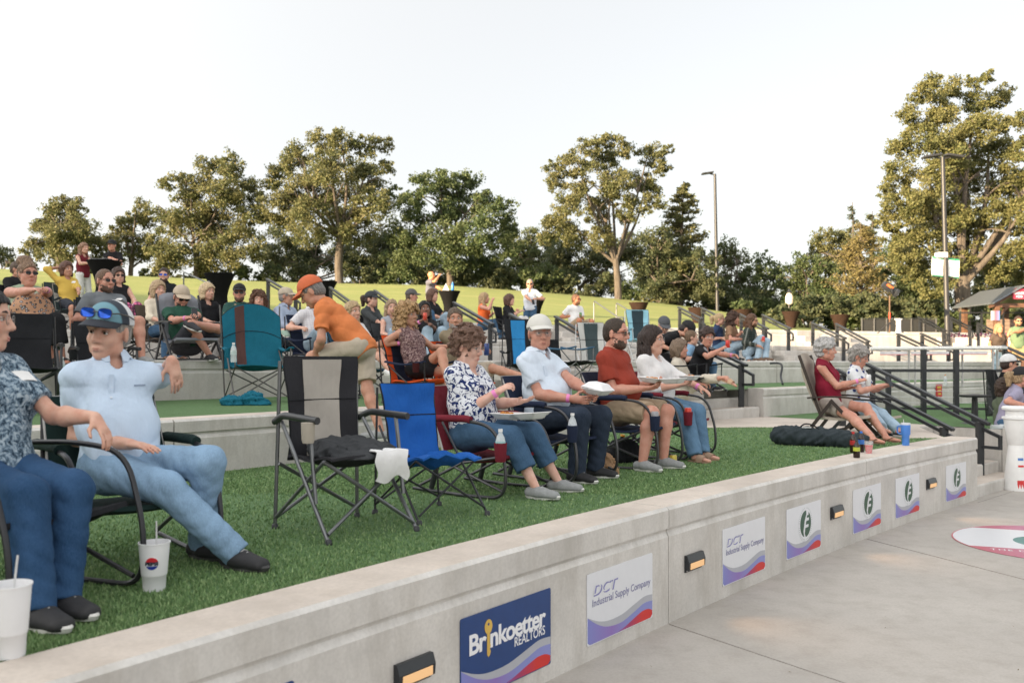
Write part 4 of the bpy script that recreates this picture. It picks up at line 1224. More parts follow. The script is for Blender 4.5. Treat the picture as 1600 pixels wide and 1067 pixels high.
# ---------------------------------------------------------------- chairs
def quad_chair(label, loc, yaw, sh=.42, bh=.5, bw=.27, side=BLACKF, centre=None, frame=DARK_METAL, r=.010, arm=True, armm=None, hard=False, holder=None, group='folding camp chairs', lean=.14, round_top=False, width=.29, name='camp_chair', band=None, sc_=(.9, .95, 1), crumple=.008):
    root = thing(name, label, 'camp chair', loc, R(yaw), group); root.scale = sc_
    W = width; tz = sh + bh
    bx = lambda z: -.17 - (z - sh) * lean / .5 - .05
    rz = sh + .16
    for s in (1, -1):
        MB().tube([(-.33, s * (W + .02), .0), (bx(tz) - .03, s * (bw + .015), tz - .02)], r, 8).build('rear_leg', frame, root, smooth=True)
        l = MB(); l.tube([(bx(rz), s * (W + .015), rz), (.42, s * (W + .03), .01)], r, 8); l.build('front_leg', frame, root, smooth=True)
        MB().tube([(-.31, s * (W + .02), .07), (.33, s * (W + .01), sh - .03)], r * .85, 8).build('side_strut', frame, root, smooth=True)
        for x, y in ((-.33, W + .02), (.42, W + .03)): MB().lathe([(.024, 0), (.022, .022), (.014, .03)], (x, s * y, 0), 10).build('foot', BLACK, root, smooth=True)
        MB().tube([(.33, s * (W + .01), sh - .03), (.40, -s * (W + .02), .05)], r * .85, 8).build('cross_strut', frame, root, smooth=True)
        MB().tube([(-.29, s * (W + .01), sh - .08), (-.33, -s * (W + .02), .06)], r * .85, 8).build('cross_strut', frame, root, smooth=True)
        if arm:
            ah = sh + .19
            if hard:
                MB().tube(rounded([(bx(ah) - .08, s * (W + .03), ah - .03), (bx(ah) + .06, s * (W + .035), ah + .012), (.30, s * (W + .04), ah)], .05), .021, 10).build('armrest', armm or BLACK, root, smooth=True)
                MB().tube(rounded([(.16, s * (W + .035), ah - .01), (.19, s * (W + .03), ah - .10), (.26, s * (W + .03), .2)], .05), r, 8).build('arm_post', frame, root, smooth=True)
            else:
                def fn(u, v, s=s): return (lerp(bx(ah), .34, u), s * (W + .02 + .07 * (v - .3)), ah - .035 * math.sin(math.pi * u) + .01 * math.sin(math.pi * v))
                MB().sheet(fn, 8, 3, .014).build('armrest', armm or side, root, smooth=True)
                MB().tube([(.33, s * (W + .01), sh - .03), (.33, s * (W + .03), ah)], r, 8).build('arm_post', frame, root, smooth=True)
    def seat(u, v):
        x = lerp(.40, -.20, u); y = (v - .5) * 2 * (W - .01)
        return (x, y, sh - .02 - .05 * math.sin(math.pi * u) * (1 - abs(2 * v - 1) ** 2) - .02 * u + 1.5 * crumple * math.sin(9 * u + 5 * v) + (crumple > .01) * .012 * math.sin(19 * v - 7 * u))
    MB().sheet(seat, 10, 8, .014).build('seat', side, root, smooth=True, angle=70)
    def back(u, v, k=0, inset=0):
        z = lerp(sh - .06, tz, u); hw = (bw - inset * bw) * (1 - .10 * math.sin(math.pi * min(1, u * 1.25)) * (0 if round_top else 1))
        y = (v - .5) * 2 * hw
        if round_top: z = lerp(sh - .06, tz - .16 * abs(2 * v - 1) ** 2.4, u)
        q = 1 - (2 * v - 1) ** 2
        if inset: q = 1 - ((2 * v - 1) * (1 - inset)) ** 2
        return (bx(z) - .045 * q * math.sin(math.pi * min(1, u + .05)) + k + crumple * (math.sin(11 * u + 3 * v) + .7 * math.sin(17 * u - 9 * v) * (crumple > .01) + .5 * math.sin(23 * v + 8 * u) * (crumple > .01)), y, z)
    b_ = MB().sheet(back, 14, 10, .016).build('backrest', side, root, smooth=True, angle=70)
    if centre is not None:
        for sgn in (1,):
            MB().sheet(lambda u, v: back(.03 + .95 * u, v, .0115, .48), 14, 8, .006).build('centre_panel', centre, b_, smooth=True, angle=70)
    if band is not None:
        MB().sheet(lambda u, v: back(.02 + .965 * u, .22 + .16 * v, .0115), 14, 3, .006).build('stripe', band, b_, smooth=True, angle=70)
    edge = [back(i / 14, 0) for i in range(15)] + [back(1, j / 10) for j in range(1, 11)] + [back(1 - i / 14, 1) for i in range(1, 15)]
    MB().tube(edge, .008, 6).build('piping', BLACKF, b_, smooth=True)
    MB().tube([back(.58, j / 10, .012) for j in range(11)], .004, 5).build('seam', BLACKF, b_, smooth=True)
    if holder is not None:
        MB().lathe([(.036, 0), (.042, .02), (.046, .11), (.042, .11)], (.24, -(W + .075), sh + .07), 14).build('cup_holder', holder, root, smooth=True)
    return root

def rocker_chair(label, loc, yaw, sh=.40, fabric=None, group='folding camp chairs', holder=True, arms_pad=True, rocker=True, bh=.46, frame=None):
    root = thing('rocking_chair' if rocker else 'camp_chair', label, 'camp chair', loc, R(yaw), group)
    fm = frame or M('bronze_tube', (.07, .07, .075), .32, .6, .1)
    W = .30; tz = sh + bh
    for s in (1, -1):
        y = s * (W + .02)
        pts = rounded([(-.30, y, sh + .22), (.08, y, sh + .235), (.34, y, sh + .20), (.44, y, .26), (.43, y, .016), (.05, y, .012), (-.38, y, .03)], .13, 6)
        MB().tube(pts, .0125, 9).build('side_frame', fm, root, smooth=True)
        MB().tube([(-.13, s * W, sh - .10), (-.21, s * W, sh + .12), (-.33, s * (W - .03), tz)], .0115, 8).build('back_post', fm, root, smooth=True)
        MB().tube([(-.34, s * W, .05), (.05, s * W, .24), (.34, s * W, sh - .02)], .011, 8).build('seat_strut', fm, root, smooth=True)
        MB().tube([(.40, s * W, .06), (.0, s * W, .2), (-.22, s * W, sh)], .011, 8).build('seat_strut', fm, root, smooth=True)
        if rocker:
            sk_ = MB(); sk_.tube([(-.22, s * (W + .01), .04), (-.16, s * (W + .01), .24)], .021, 10); o = sk_.build('spring_tube', BLACK, root, smooth=True)
            MB().tube([(-.162, s * (W + .01), .235), (-.157, s * (W + .01), .25)], .0235, 10).build('spring_ring', M('orange_ring', (.85, .38, .03), .5), o, smooth=True)
        if arms_pad:
            MB().tube(rounded([(-.31, y, sh + .228), (-.26, y, sh + .238), (.10, y, sh + .245), (.14, y, sh + .236)], .03), .026, 10).build('arm_pad', fabric, root, smooth=True)
    def seat(u, v): return (lerp(.38, -.16, u), (v - .5) * 2 * (W - .015), sh - .01 - .035 * math.sin(math.pi * u) - .02 * (1 - (2 * v - 1) ** 2) - .03 * u)
    MB().sheet(seat, 10, 8, .022).build('seat', fabric, root, smooth=True, angle=70)
    def back(u, v):
        z = lerp(sh - .0, tz, u); return (lerp(-.13, -.33, u ** 1.1) - .03 * (1 - (2 * v - 1) ** 2), (v - .5) * 2 * (W - .01) * (1 - .06 * u), z)
    b_ = MB().sheet(back, 12, 8, .022).build('backrest', fabric, root, smooth=True, angle=70)
    MB().tube([back(i / 12, 0) for i in range(13)] + [back(1, j / 8) for j in range(1, 9)] + [back(1 - i / 12, 1) for i in range(1, 13)], .009, 6).build('piping', M('pale_piping', (.4, .39, .38), .8), b_, smooth=True)
    if holder:
        MB().lathe([(.034, 0), (.038, .01), (.046, .13), (.043, .13), (.038, .02)], (.43, -(W + .075), sh - .035), 16).build('cup_holder', fabric, root, smooth=True)
    return root

def recliner(label, loc, yaw, sh=.42, fabric=None, frame=None, bh=.68, group='folding camp chairs', armc=None):
    root = thing('reclining_chair', label, 'camp chair', loc, R(yaw), group)
    W = .28; tz = sh + bh; fm = frame
    for s in (1, -1):
        y = s * W
        MB().bar((-.12, y, sh - .02), (-.38, y, tz - .02), .022, .034, (1, 0, 0)).build('back_post', fm, root)
        MB().bar((-.34, y + s * .02, 0), (.02, y + s * .02, sh + .18), .02, .04, (1, 0, 0)).build('rear_leg', fm, root)
        MB().bar((.46, y + s * .04, 0), (.0, y + s * .04, sh + .18), .02, .04, (1, 0, 0)).build('front_leg', fm, root)
        MB().bar((.10, y, .1), (.34, y, sh - .04), .02, .03, (1, 0, 0)).build('seat_strut', fm, root)
        def fn(u, v, y=y, s=s): return (lerp(-.27, .34, u), y + s * .035 + s * .05 * (v - .5), sh + .2 + .02 * math.sin(math.pi * u))
        MB().sheet(fn, 8, 2, .02).build('armrest', armc or fm, root, smooth=True)
    MB().tube([(.44, -W - .03, .03), (.44, W + .03, .03)], .011, 8).build('foot_rail', fm, root, smooth=True)
    MB().tube([(-.33, -W, .03), (-.33, W, .03)], .011, 8).build('foot_rail', fm, root, smooth=True)
    MB().sheet(lambda u, v: (lerp(.42, -.15, u), (v - .5) * 2 * (W - .015), sh - .01 - .03 * math.sin(math.pi * u) - .02 * u), 10, 6, .03).build('seat', fabric, root, smooth=True, angle=70)
    def back(u, v):
        z = lerp(sh, tz, u) - .05 * abs(2 * v - 1) ** 4 * (u > .9)
        return (lerp(-.13, -.40, u) + .03 * math.exp(-((u - .86) / .1) ** 2) - .03 * math.sin(math.pi * u), (v - .5) * 2 * (W - .012) * (1 - .12 * max(0, u - .75) * 4 * abs(2 * v - 1)), z)
    MB().sheet(back, 16, 8, .03).build('backrest', fabric, root, smooth=True, angle=70)
    return root

def under(J, back=.0, side=0):
    """floor point under a sitter's hips"""
    p = J['w'](V((J['P'].x + back, J['P'].y + side, 0))); p.z = J['floor']; return p
# ---------------------------------------------------------------- the cast
def grad_cap():
    m, t, b = nodes('trucker_cap'); tc = t.nodes.new('ShaderNodeTexCoord'); sx = t.nodes.new('ShaderNodeSeparateXYZ'); lk(t, tc.outputs['Generated'], sx.inputs[0])
    base = ramp(t, sx.outputs[0], [(.50, (.62, .63, .64)), (.53, (.03, .04, .055)), (.70, (.03, .04, .055)), (.74, (.14, .28, .34))])
    lk(t, base, b.inputs['Base Color']); b.inputs['Roughness'].default_value = .85
    bump(t, b, noise(t, coords(t), 260, 2), .3, .002); return m
c = cloth
NAVY = c((.018, .026, .055)); MAROON = c((.16, .018, .03)); TEALB = c((.010, .12, .18)); BROWNS = c((.09, .045, .04)); BLUE = c((.014, .10, .38)); ORANGE = c((.72, .10, .025))
BEIGEF = c((.42, .37, .31)); GREYF = c((.24, .25, .28)); BLACKT = c((.014, .014, .016)); WHITET = c((.72, .72, .72)); LBLUE = c((.52, .62, .76)); LBLUE2 = c((.52, .63, .77))
KHAKI = c((.36, .275, .19)); KHAKI2 = c((.45, .39, .31))
JEANS = denim((.042, .092, .165)); JEANSL = denim((.20, .31, .44)); JEANSD = denim((.018, .028, .048)); JEANSM = denim((.085, .16, .25)); JEANSP = denim((.28, .37, .45))
SHOE_B = M('black_shoe', (.018, .018, .02), .7, 0, .2, 30); SHOE_G = M('grey_shoe', (.26, .27, .27), .85, 0, .12, 40, bmp=.3); 
T1, T2, T3, T4 = .745, 1.205, 1.69, 2.16
# --- front row
J1 = person('woman at the left edge in a mottled blue tie blouse, glasses and dark blue jeans', (-30, 498), 3.75, T1, -22, lean=12, hyaw=36, hpitch=3, sex='f', sk='fair', h=1.68, g=1.12,
    top=pattern('blouse_weave', 'weave', [(.015, .03, .05), (.14, .21, .28), (.42, .5, .56)], 42), bottom=denim((.018, .055, .125)), shoem=SHOE_B, hair='short', hairc=(.008, .007, .008), glasses='clear',
    feet=(('f', 98, 962), ('f', 58, 980)), hands=((148, 652, -.02), (-80, 705, -.25)), elbows=((-.2, .3, -1), (-.4, -.6, -.6)), curl=(.45, .4), bust=1.2, palm=((-.8, -.1, -.5), None), hdir=((.65, .05, -.76), None))
rocker_chair('black bent tube chair under the woman at the left edge', under(J1, .06), -22, sh=J1['P'].z - .11, fabric=BLACKF, holder=False, arms_pad=False, rocker=False, frame=DARK_METAL)
J2 = person('man in pale blue polo and light jeans, blue sunglasses pushed up on his cap', (171, 519), 4.55, T1, -52, lean=20, hyaw=-46, hpitch=4, hroll=-5, h=1.76, g=1.02, sk='fair', belly=.25,
    top=LBLUE2, collar=True, bottom=JEANSL, shoem=SHOE_B, sole=M('dark_sole', (.05, .05, .05), .7), hair='buzz', hairc=(.3, .28, .26), cap=grad_cap(), brim=M('cap_brim_navy', (.022, .026, .035), .8), glasses='cap', capyaw=0,
    feet=(('f', 316, 872), ('f', 368, 888)), hands=((268, 563, .12), (203, 694, -.27)), knees=((1, .35, .85), (1, -.1, .75)), elbows=(('p', 259, 588, .36), ('p', 120, 684, -.10)), curl=(.4, .25), hdir=((.1, .25, -1), None), palm=((-1, -.3, 0), (0, 0, -1)))
rocker_chair('black camp chair under the man in the pale blue polo', under(J2, .0), -48, sh=J2['P'].z - .12, fabric=c((.012, .028, .026)), holder=False, arms_pad=True, rocker=False, frame=DARK_METAL)
J5 = person('woman in navy and white floral blouse and cropped jeans eating from a tray', (731, 541), 6.75, T1, -33, lean=10, hyaw=8, hpitch=13, sex='f', sk='pale', h=1.64, g=1.25, bust=1.3, belly=.5,
    top=pattern('floral_print', 'floral', [(.015, .03, .12), (.68, .7, .74)], 17), bottom=JEANS, leg='capri', shoem=SHOE_G, hair='mop', hairc=(.15, .085, .06), glasses='clear',
    feet=(('f', 873, 768), ('f', 838, 779)), hands=((812, 627, -.12), (778, 612, -.2)), elbows=((-.8, .3, -.6), (-.9, -.3, -.6)), curl=(.3, .9), palm=((0, 0, 1), (0, .6, -.6)), band=(1, M_PINK))
rocker_chair('maroon rocking camp chair with a bottle in its cup holder', under(J5, .06), -33, sh=J5['P'].z - .12, fabric=MAROON)
J6 = person('older man in white cap, white polo and dark jeans, facing the camera', (843, 521), 7.55, T1, -36, lean=10, hyaw=-38, hpitch=2, sk='red', h=1.78, g=1.15, belly=.9,
    top=c((.62, .70, .80)), collar=True, bottom=JEANSD, shoem=SHOE_B, hair='buzz', hairc=(.35, .33, .32), cap=M('cap_cream', (.60, .59, .55), .85, 0, .04), glasses='clear',
    feet=(('f', 930, 746), ('f', 901, 754)), hands=((921, 613, -.26), (893, 623, -.3)), elbows=((-.8, .4, -.5), (-.8, -.4, -.5)), curl=(.7, .6), palm=((0, -1, 0), (0, 1, .2)), band=(1, M_PINK))
rocker_chair('navy rocking camp chair under the man in the white cap', under(J6, .06), -36, sh=J6['P'].z - .12, fabric=NAVY)
J7 = person('man in rust red shirt and khaki shorts with black sunglasses', (962, 521), 8.35, T1, -30, lean=8, hyaw=0, hpitch=3, sk='red', h=1.78, g=1.2, belly=.8,
    top=c((.28, .045, .028)), bottom=KHAKI, leg='shorts', shoem=SHOE_G, hair='buzz', hairc=(.045, .03, .02), beard=(.09, .06, .045), glasses='sun',
    feet=(('f', 1037, 731), ('f', 1004, 736)), hands=((1018, 601, -.16), (1004, 607, -.3)), elbows=((-.8, .4, -.7), (-.9, -.3, -.6)), curl=(.7, .6), palm=((0, -.5, 1), (0, .4, .9)))
rocker_chair('navy rocking camp chair under the man in the rust red shirt', under(J7, .06), -30, sh=J7['P'].z - .12, fabric=NAVY)
J8 = person('woman in white T shirt and cuffed jeans holding a takeout box', (1019, 531), 9.15, T1, -34, lean=10, hyaw=6, hpitch=1, sex='f', sk='fair', h=1.7, g=1.25, bust=1.3, belly=.6,
    top=c((.70, .69, .69)), sleeve='elbow', bottom=JEANSM, shoe='sandal', shoem=M('tan_sandal', (.33, .22, .15), .8), hair='long', hairc=(.035, .022, .018), glasses='clear',
    feet=(('f', 1098, 718), ('f', 1086, 722)), hands=((1104, 612, -.2), (1060, 602, -.3)), elbows=((-.7, .5, -.6), (-.8, -.3, -.7)), curl=(.5, .6), palm=((0, 0, -1), (0, .3, 1)), band=(0, M_PINK))
rocker_chair('maroon rocking camp chair with a red can in its holder', under(J8, .06), -34, sh=J8['P'].z - .12, fabric=MAROON)
J9 = person('grey haired woman in sleeveless maroon top and shorts in a tall beige chair', (1290, 546), 11.1, T1, -32, lean=10, hyaw=4, hpitch=3, sex='f', sk='red', h=1.7, g=1.08, bust=1.1,
    top=c((.20, .012, .03)), sleeve='none', bottom=c((.4, .35, .31)), leg='short_shorts', shoe='flipflop', hair='fluffy', hairc=(.42, .41, .40),
    feet=(('f', 1383, 690), ('f', 1366, 695)), hands=((1326, 606, -.1), (1342, 595, -.25)), elbows=((-.6, .6, -.7), (-.9, -.4, -.5)), curl=(.4, .7), band=(1, M_PINK), palm=(None, (0, .5, -1)))
recliner('tall beige folding recliner with dark brown frame', under(J9, .07), -32, sh=J9['P'].z - .12, fabric=BEIGEF, frame=M('brown_frame', (.035, .025, .02), .4), bh=.74)
J10 = person('grey haired woman in white blue print shirt looking at her phone', (1342, 557), 11.9, T1, -38, lean=4, hyaw=4, hpitch=18, sex='f', sk='red', h=1.66, g=1.1, bust=1,
    top=pattern('blue_print', 'dots', [(.68, .69, .71), (.03, .05, .2)], 12), bottom=JEANSP, shoe='flipflop', shoem=SHOE_B, hair='fluffy', hairc=(.30, .28, .26), glasses='clear',
    feet=(('f', 1410, 684), ('f', 1392, 688)), hands=((1384, 603, -.15), (1374, 603, -.25)), curl=(.6, .6))
recliner('beige folding chair beside the stair rail', under(J10, .05), -38, sh=J10['P'].z - .12, fabric=BEIGEF, frame=BLACK, bh=.5)
# --- man stepping up between the rows
J11 = person('man in orange T shirt and orange cap stepping up in khaki shorts', (488, 456), 8.35, T1, 172, pose='bend', lean=-42, hyaw=8, hpitch=34, h=1.72, g=1.0, sk='tan',
    top=c((.62, .20, .07)), bottom=KHAKI2, leg='shorts', hair='buzz', hairc=(.2, .19, .18), cap=M('cap_orange', (.55, .13, .05), .85), glasses=None, shoem=SHOE_G,
    feet=(('l', .26, .12, .60), ('f', 604, 733)), hands=((491, 558, -.12), (555, 560, .3)), elbows=((-.6, .9, .2), (-.4, -1, 0)), curl=(.25, .3), palm=((0, 0, -1), None), hem=.02, short=.8)
# --- empty chairs of the front row and teal chair
quad_chair('empty grey and beige camp chair with wide padded arms', ground(533, 826, T1), -48, sh=.46, bh=.53, bw=.29, lean=.05, side=c((.028, .028, .032)), centre=c((.40, .37, .33)), frame=GREY_METAL, r=.014, hard=True, width=.31, holder=c((.4, .36, .3)), sc_=(.82, .84, 1))
quad_chair('small empty royal blue armless camp chair', ground(668, 803, T1), -50, sh=.40, bh=.42, bw=.22, side=BLUE, frame=DARK_METAL, r=.009, arm=False, width=.25, sc_=(.68, .92, 1), crumple=.013)
quad_chair('tall padded teal camp chair with a brown stripe', ground(402, 628, T2), -62, sh=.46, bh=.74, bw=.37, side=TEALB, frame=M('taupe_tube', (.12, .115, .11), .4, .5), band=BROWNS, round_top=True, holder=TEALB, width=.32)
# --- middle turf row
J12 = person('blonde woman in white shorts mostly hidden behind the man in orange', (551, 487), 12.2, T2, -40, lean=14, sex='f', sk='fair', h=1.68, top=c((.7, .7, .7)), bottom=c((.68, .67, .64)), leg='short_shorts', shoe='sneaker', shoem=WHITET, hair='long', hairc=(.42, .3, .17),
    hands=(None, (590, 545, -.4)), feet=(('f', 610, 598), (610, 580, -.55)), knees=((1, .1, .9), (1, .3, .6)))
quad_chair('navy camp chair under the half hidden blonde woman', under(J12), -40, sh=J12['P'].z - .11, side=c((.02, .06, .10)), holder=None)
J13 = person('woman with curly blonde hair and paisley blouse, legs crossed, in orange chair', (637, 492), 10.7, T2, -30, lean=20, hyaw=-2, hpitch=0, sex='f', sk='tan', h=1.68, g=1.0, bust=1.1,
    top=pattern('paisley', 'weave', [(.04, .02, .03), (.16, .09, .09), (.4, .3, .28)], 55), sleeve='none', bottom=BLACKT, leg='short_shorts', shoe='sandal', hair='curly', hairc=(.40, .25, .12),
    hands=((702, 541, .1), (626, 536, -.1)), elbows=((-.2, .7, -.6), (-.7, -.4, -.5)), feet=((700, 596, -.5), ('f', 672, 628)), knees=((1, -.25, .9), (1, .1, .7)), band=(1, M_PINK), curl=(.5, .6))
quad_chair('orange and navy camp chair of the curly haired woman', under(J13), -30, sh=J13['P'].z - .11, side=ORANGE, centre=NAVY, frame=DARK_METAL, holder=c((.05, .01, .01)), armm=NAVY, bw=.31)
J14 = person('grey bearded man in tan T shirt and shorts, legs crossed, holding a can', (711, 498), 11.6, T2, -45, lean=14, hyaw=-36, hpitch=2, sk='tan', h=1.76, g=1.06, belly=.4,
    top=c((.22, .18, .12)), bottom=KHAKI2, leg='shorts', shoe='sneaker', shoem=SHOE_G, hair='short', hairc=(.12, .085, .06), beard=(.33, .30, .28),
    hands=((735, 545, -.2), (757, 546, -.45)), feet=((818, 588, -.45), ('f', 782, 616)), knees=((1, -.3, .8), (1, 0, .8)), curl=(.5, .8))
quad_chair('orange and navy camp chair of the grey bearded man', under(J14), -45, sh=J14['P'].z - .11, side=ORANGE, centre=NAVY, frame=DARK_METAL, bw=.31, armm=NAVY)
# two black chairs behind the man in the polo
quad_chair('black camp chair with a water bottle behind the man in the polo', ground(163, 634, T2), -55, sh=.44, bh=.5, side=BLACKF, hard=True, holder=BLACKF, r=.014, frame=BLACK)
quad_chair('black camp chair behind the woman at the left edge', ground(38, 646, T2), -60, sh=.46, bh=.5, side=BLACKF, hard=True, holder=None, r=.014, frame=BLACK)
# --- third row
J15 = person('large woman in sage sleeveless top with tousled bun and leopard shawl', (43, 428), 10.4, T3 - .03, -52, lean=20, hyaw=14, hpitch=-2, sex='f', sk='red', h=1.72, g=1.5, bust=1.6, belly=1.1,
    top=c((.27, .33, .24)), sleeve='none', bottom=BLACKT, leg='capri', shoe='sandal', shoem=SHOE_B, hair='bun', hairc=(.22, .14, .09), glasses='sun',
    hands=((72, 452, -.42), (52, 453, -.45)), elbows=((-.2, .9, -.5), (-.4, -.9, -.5)), feet=(('f', 98, 561), ('f', 84, 563)), curl=(.6, .6), band=(0, M_PINK))
quad_chair('black camp chair under the woman with the leopard shawl', under(J15), -52, sh=max(.3, J15['P'].z - .15), side=BLACKF, bw=.3)
J16 = person('man in grey T shirt and khaki shorts with a can on his knee', (164, 439), 10.8, T3 - .03, -45, lean=16, hyaw=14, hpitch=0, sk='red', h=1.78, g=1.18, belly=.8,
    top=c((.15, .165, .18)), bottom=KHAKI2, leg='shorts', shoem=SHOE_G, hair='buzz', hairc=(.14, .08, .05), beard=(.12, .07, .05), glasses='sun',
    hands=((188, 486, -.4), (150, 490, -.3)), feet=(('f', 222, 566), ('f', 196, 567)), knees=((1, .3, .9), (1, -.4, .9)), curl=(.8, .5))
quad_chair('dark grey camp chair under the man in the grey T shirt', under(J16), -45, sh=max(.3, J16['P'].z - .13), side=c((.03, .035, .04)))
J23 = person('man in green T shirt and tan cap using a phone, ankle on knee', (283, 464), 12.0, T3, -52, lean=26, hyaw=4, hpitch=22, sk='red', h=1.78, g=1.08, belly=.5,
    top=c((.022, .075, .05)), bottom=c((.05, .052, .06)), leg='shorts', shoem=c((.05, .05, .055)), hair='buzz', hairc=(.08, .05, .04), beard=(.07, .045, .04), cap=M('cap_tan', (.45, .37, .28), .85), glasses='sun',
    hands=((308, 492, -.5), (292, 497, -.5)), feet=((297, 504, -.62), ('f', 328, 560)), knees=((.9, 1.2, .6), (1, 0, .8)), curl=(.7, .7), band=(1, M_PINK))
recliner('grey padded camp chair under the man in the green T shirt', under(J23), -52, sh=max(.3, J23['P'].z - .14), fabric=GREYF, frame=DARK_METAL, bh=.62)
J22 = person('blonde woman in cream top with sunglasses on her head', (247, 453), 14.2, T3, -40, lean=12, hyaw=2, sex='f', sk='fair', h=1.66, top=c((.62, .55, .44)), sleeve='elbow', bottom=JEANS, hair='bob', hairc=(.42, .30, .18), shoe='sandal')
quad_chair('taupe sling chair behind the man in the green T shirt', under(J22), -40, sh=J22['P'].z - .11, side=c((.10, .08, .065)), bh=.52, hard=True)
J24 = person('woman with blonde bob and black top beside the black table', (324, 456), 14.6, T3, -40, lean=12, hyaw=8, sex='f', sk='fair', h=1.66, top=BLACKT, sleeve='elbow', bottom=c((.3, .29, .28)), hair='bob', hairc=(.55, .42, .26), shoe='sandal')
quad_chair('brown sling chair under the woman with the blonde bob', under(J24), -40, sh=J24['P'].z - .11, side=c((.09, .07, .055)), bh=.5)
J25 = person('bearded man in black cap and sunglasses behind the teal chair', (374, 458), 14.6, T3, -68, lean=14, hyaw=-8, sk='red', h=1.78, g=1.1, top=pattern('hawaiian', 'dots', [(.03, .08, .07), (.3, .22, .15)], 14), bottom=c((.1, .1, .1)), leg='shorts', hair='buzz', hairc=(.1, .06, .04), beard=(.14, .08, .05), cap=M('cap_black', (.012, .012, .014), .85), glasses='sun')
quad_chair('black camp chair under the bearded man in the black cap', under(J25), -60, sh=J25['P'].z - .11, side=BLACKF)
J26 = person('woman with curly brown hair peeking from behind the teal chair', (404, 469), 14.3, T3, -70, lean=14, sex='f', sk='fair', h=1.6, top=c((.6, .3, .32)), bottom=JEANS, leg='short_shorts', hair='curly', hairc=(.12, .06, .035), feet=((446, 516, -.7), ('f', 437, 548)), knees=((1, .2, .8), (1, 0, .8)), shoem=c((.28, .38, .32)))
quad_chair('black chair under the woman behind the teal chair', under(J26), -60, sh=J26['P'].z - .11, side=BLACKF, bh=.38)
J27 = person('man in pale blue dress shirt and tan cap looking away', (447, 464), 14.6, T3, -25, lean=10, hyaw=20, sk='tan', h=1.74, top=c((.36, .42, .54)), sleeve='long', collar=True, bottom=JEANSP, hair='buzz', hairc=(.3, .28, .26), cap=M('cap_straw', (.42, .36, .28), .85), glasses='clear')
quad_chair('black camp chair under the man in the pale blue shirt', under(J27), -30, sh=J27['P'].z - .11, side=BLACKF)
J28 = person('person in white check shirt seated behind the man in orange', (489, 468), 13.6, T3, -45, lean=12, hyaw=0, sk='fair', h=1.72, g=1.05, top=pattern('white_check', 'plaid', [(.66, .66, .66), (.52, .5, .54), (.6, .58, .6)], 9), sleeve='short', collar=True, bottom=JEANSP, hair='short', hairc=(.3, .27, .24), hands=((500, 508, -.4), (468, 512, -.4)))
quad_chair('navy camp chair beside the man in orange', under(J28, -.05), -40, sh=J28['P'].z - .11, side=NAVY, bh=.55)
quad_chair('empty blue camp chair hidden behind the man in orange', ground(505, 603, T2), -40, sh=.44, bh=.52, side=TEALB, frame=DARK_METAL, band=BROWNS)
J29 = person('woman in dark grey shirt with ponytail and black cap', (580, 468), 16.2, T3, -35, lean=10, hyaw=14, sex='f', sk='fair', h=1.68, top=c((.05, .055, .058)), sleeve='elbow', bottom=BLACKT, hair='pony', hairc=(.05, .028, .02), cap=M('cap_slate', (.03, .035, .04), .85), hands=((608, 512, -.4), (600, 508, -.4)))
quad_chair('black camp chair under the woman with the ponytail', under(J29), -35, sh=J29['P'].z - .11, side=BLACKF)
J30 = person('woman with wavy blonde hair and grey tank top', (612, 481), 15.4, T3, -62, lean=12, hyaw=-10, sex='f', sk='fair', h=1.66, top=c((.3, .32, .36)), sleeve='none', bottom=JEANSP, hair='long', hairc=(.30, .21, .13))
quad_chair('grey camp chair under the woman with wavy hair', under(J30), -50, sh=J30['P'].z - .11, side=c((.05, .055, .06)))
J32 = person('woman with long dark hair in black T shirt holding a can', (663, 484), 14.8, T3, -58, lean=12, hyaw=-10, hpitch=-8, sex='f', sk='dark', h=1.7, g=1.15, bust=1.2, top=BLACKT, bottom=JEANSP, hair='long', hairc=(.008, .007, .007), hands=((674, 508, -.42), (657, 502, -.45)), curl=(.8, .8), band=(1, M_PINK))
quad_chair('black camp chair under the woman with long dark hair', under(J32), -50, sh=J32['P'].z - .11, side=BLACKF)
# --- fourth row and the wall sitters
J31 = person('man in maroon T shirt and grey cap looking sideways', (643, 463), 18.5, T4, -20, lean=12, hyaw=24, sk='red', h=1.76, g=1.12, top=c((.10, .014, .035)), bottom=JEANS, hair='buzz', hairc=(.1, .07, .05), cap=M('cap_grey', (.09, .085, .085), .85))
quad_chair('grey camp chair under the man in the maroon T shirt', under(J31), -25, sh=J31['P'].z - .11, side=c((.2, .21, .24)))
J33 = person('woman in black V neck and pale jeans, legs crossed', (676, 462), 19.5, T4, -28, lean=12, hyaw=4, sex='f', sk='fair', h=1.66, g=1.1, bust=1.2, top=BLACKT, sleeve='short', bottom=JEANSP, hair='bob', hairc=(.12, .06, .04),)
quad_chair('black chair under the woman in the black V neck', under(J33), -28, sh=J33['P'].z - .11, side=BLACKF)
J17 = person('woman in yellow top with one arm raised behind her head', (104, 421), 16.6, T4, -40, lean=18, hyaw=8, sex='f', sk='tan', h=1.66, top=c((.56, .38, .08)), sleeve='elbow', bottom=c((.04, .045, .06)), leg='shorts', hair='bob', hairc=(.10, .045, .03), hands=((124, 457, -.35), (93, 418, .05)), elbows=((-.2, .7, -.6), (-.3, -1, .5)))
quad_chair('grey green camp chair with a pale edge under the woman in yellow', under(J17), -40, sh=J17['P'].z - .11, side=c((.05, .075, .08)), centre=c((.05, .075, .08)), band=c((.5, .5, .48)), bw=.34)
J18b = person('person in black shirt seated at the far left', (27, 421), 16.2, T4, -30, lean=18, hyaw=20, sk='tan', h=1.76, g=1.1, top=BLACKT, bottom=c((.1, .1, .1)), hair='short', hairc=(.1, .07, .05))
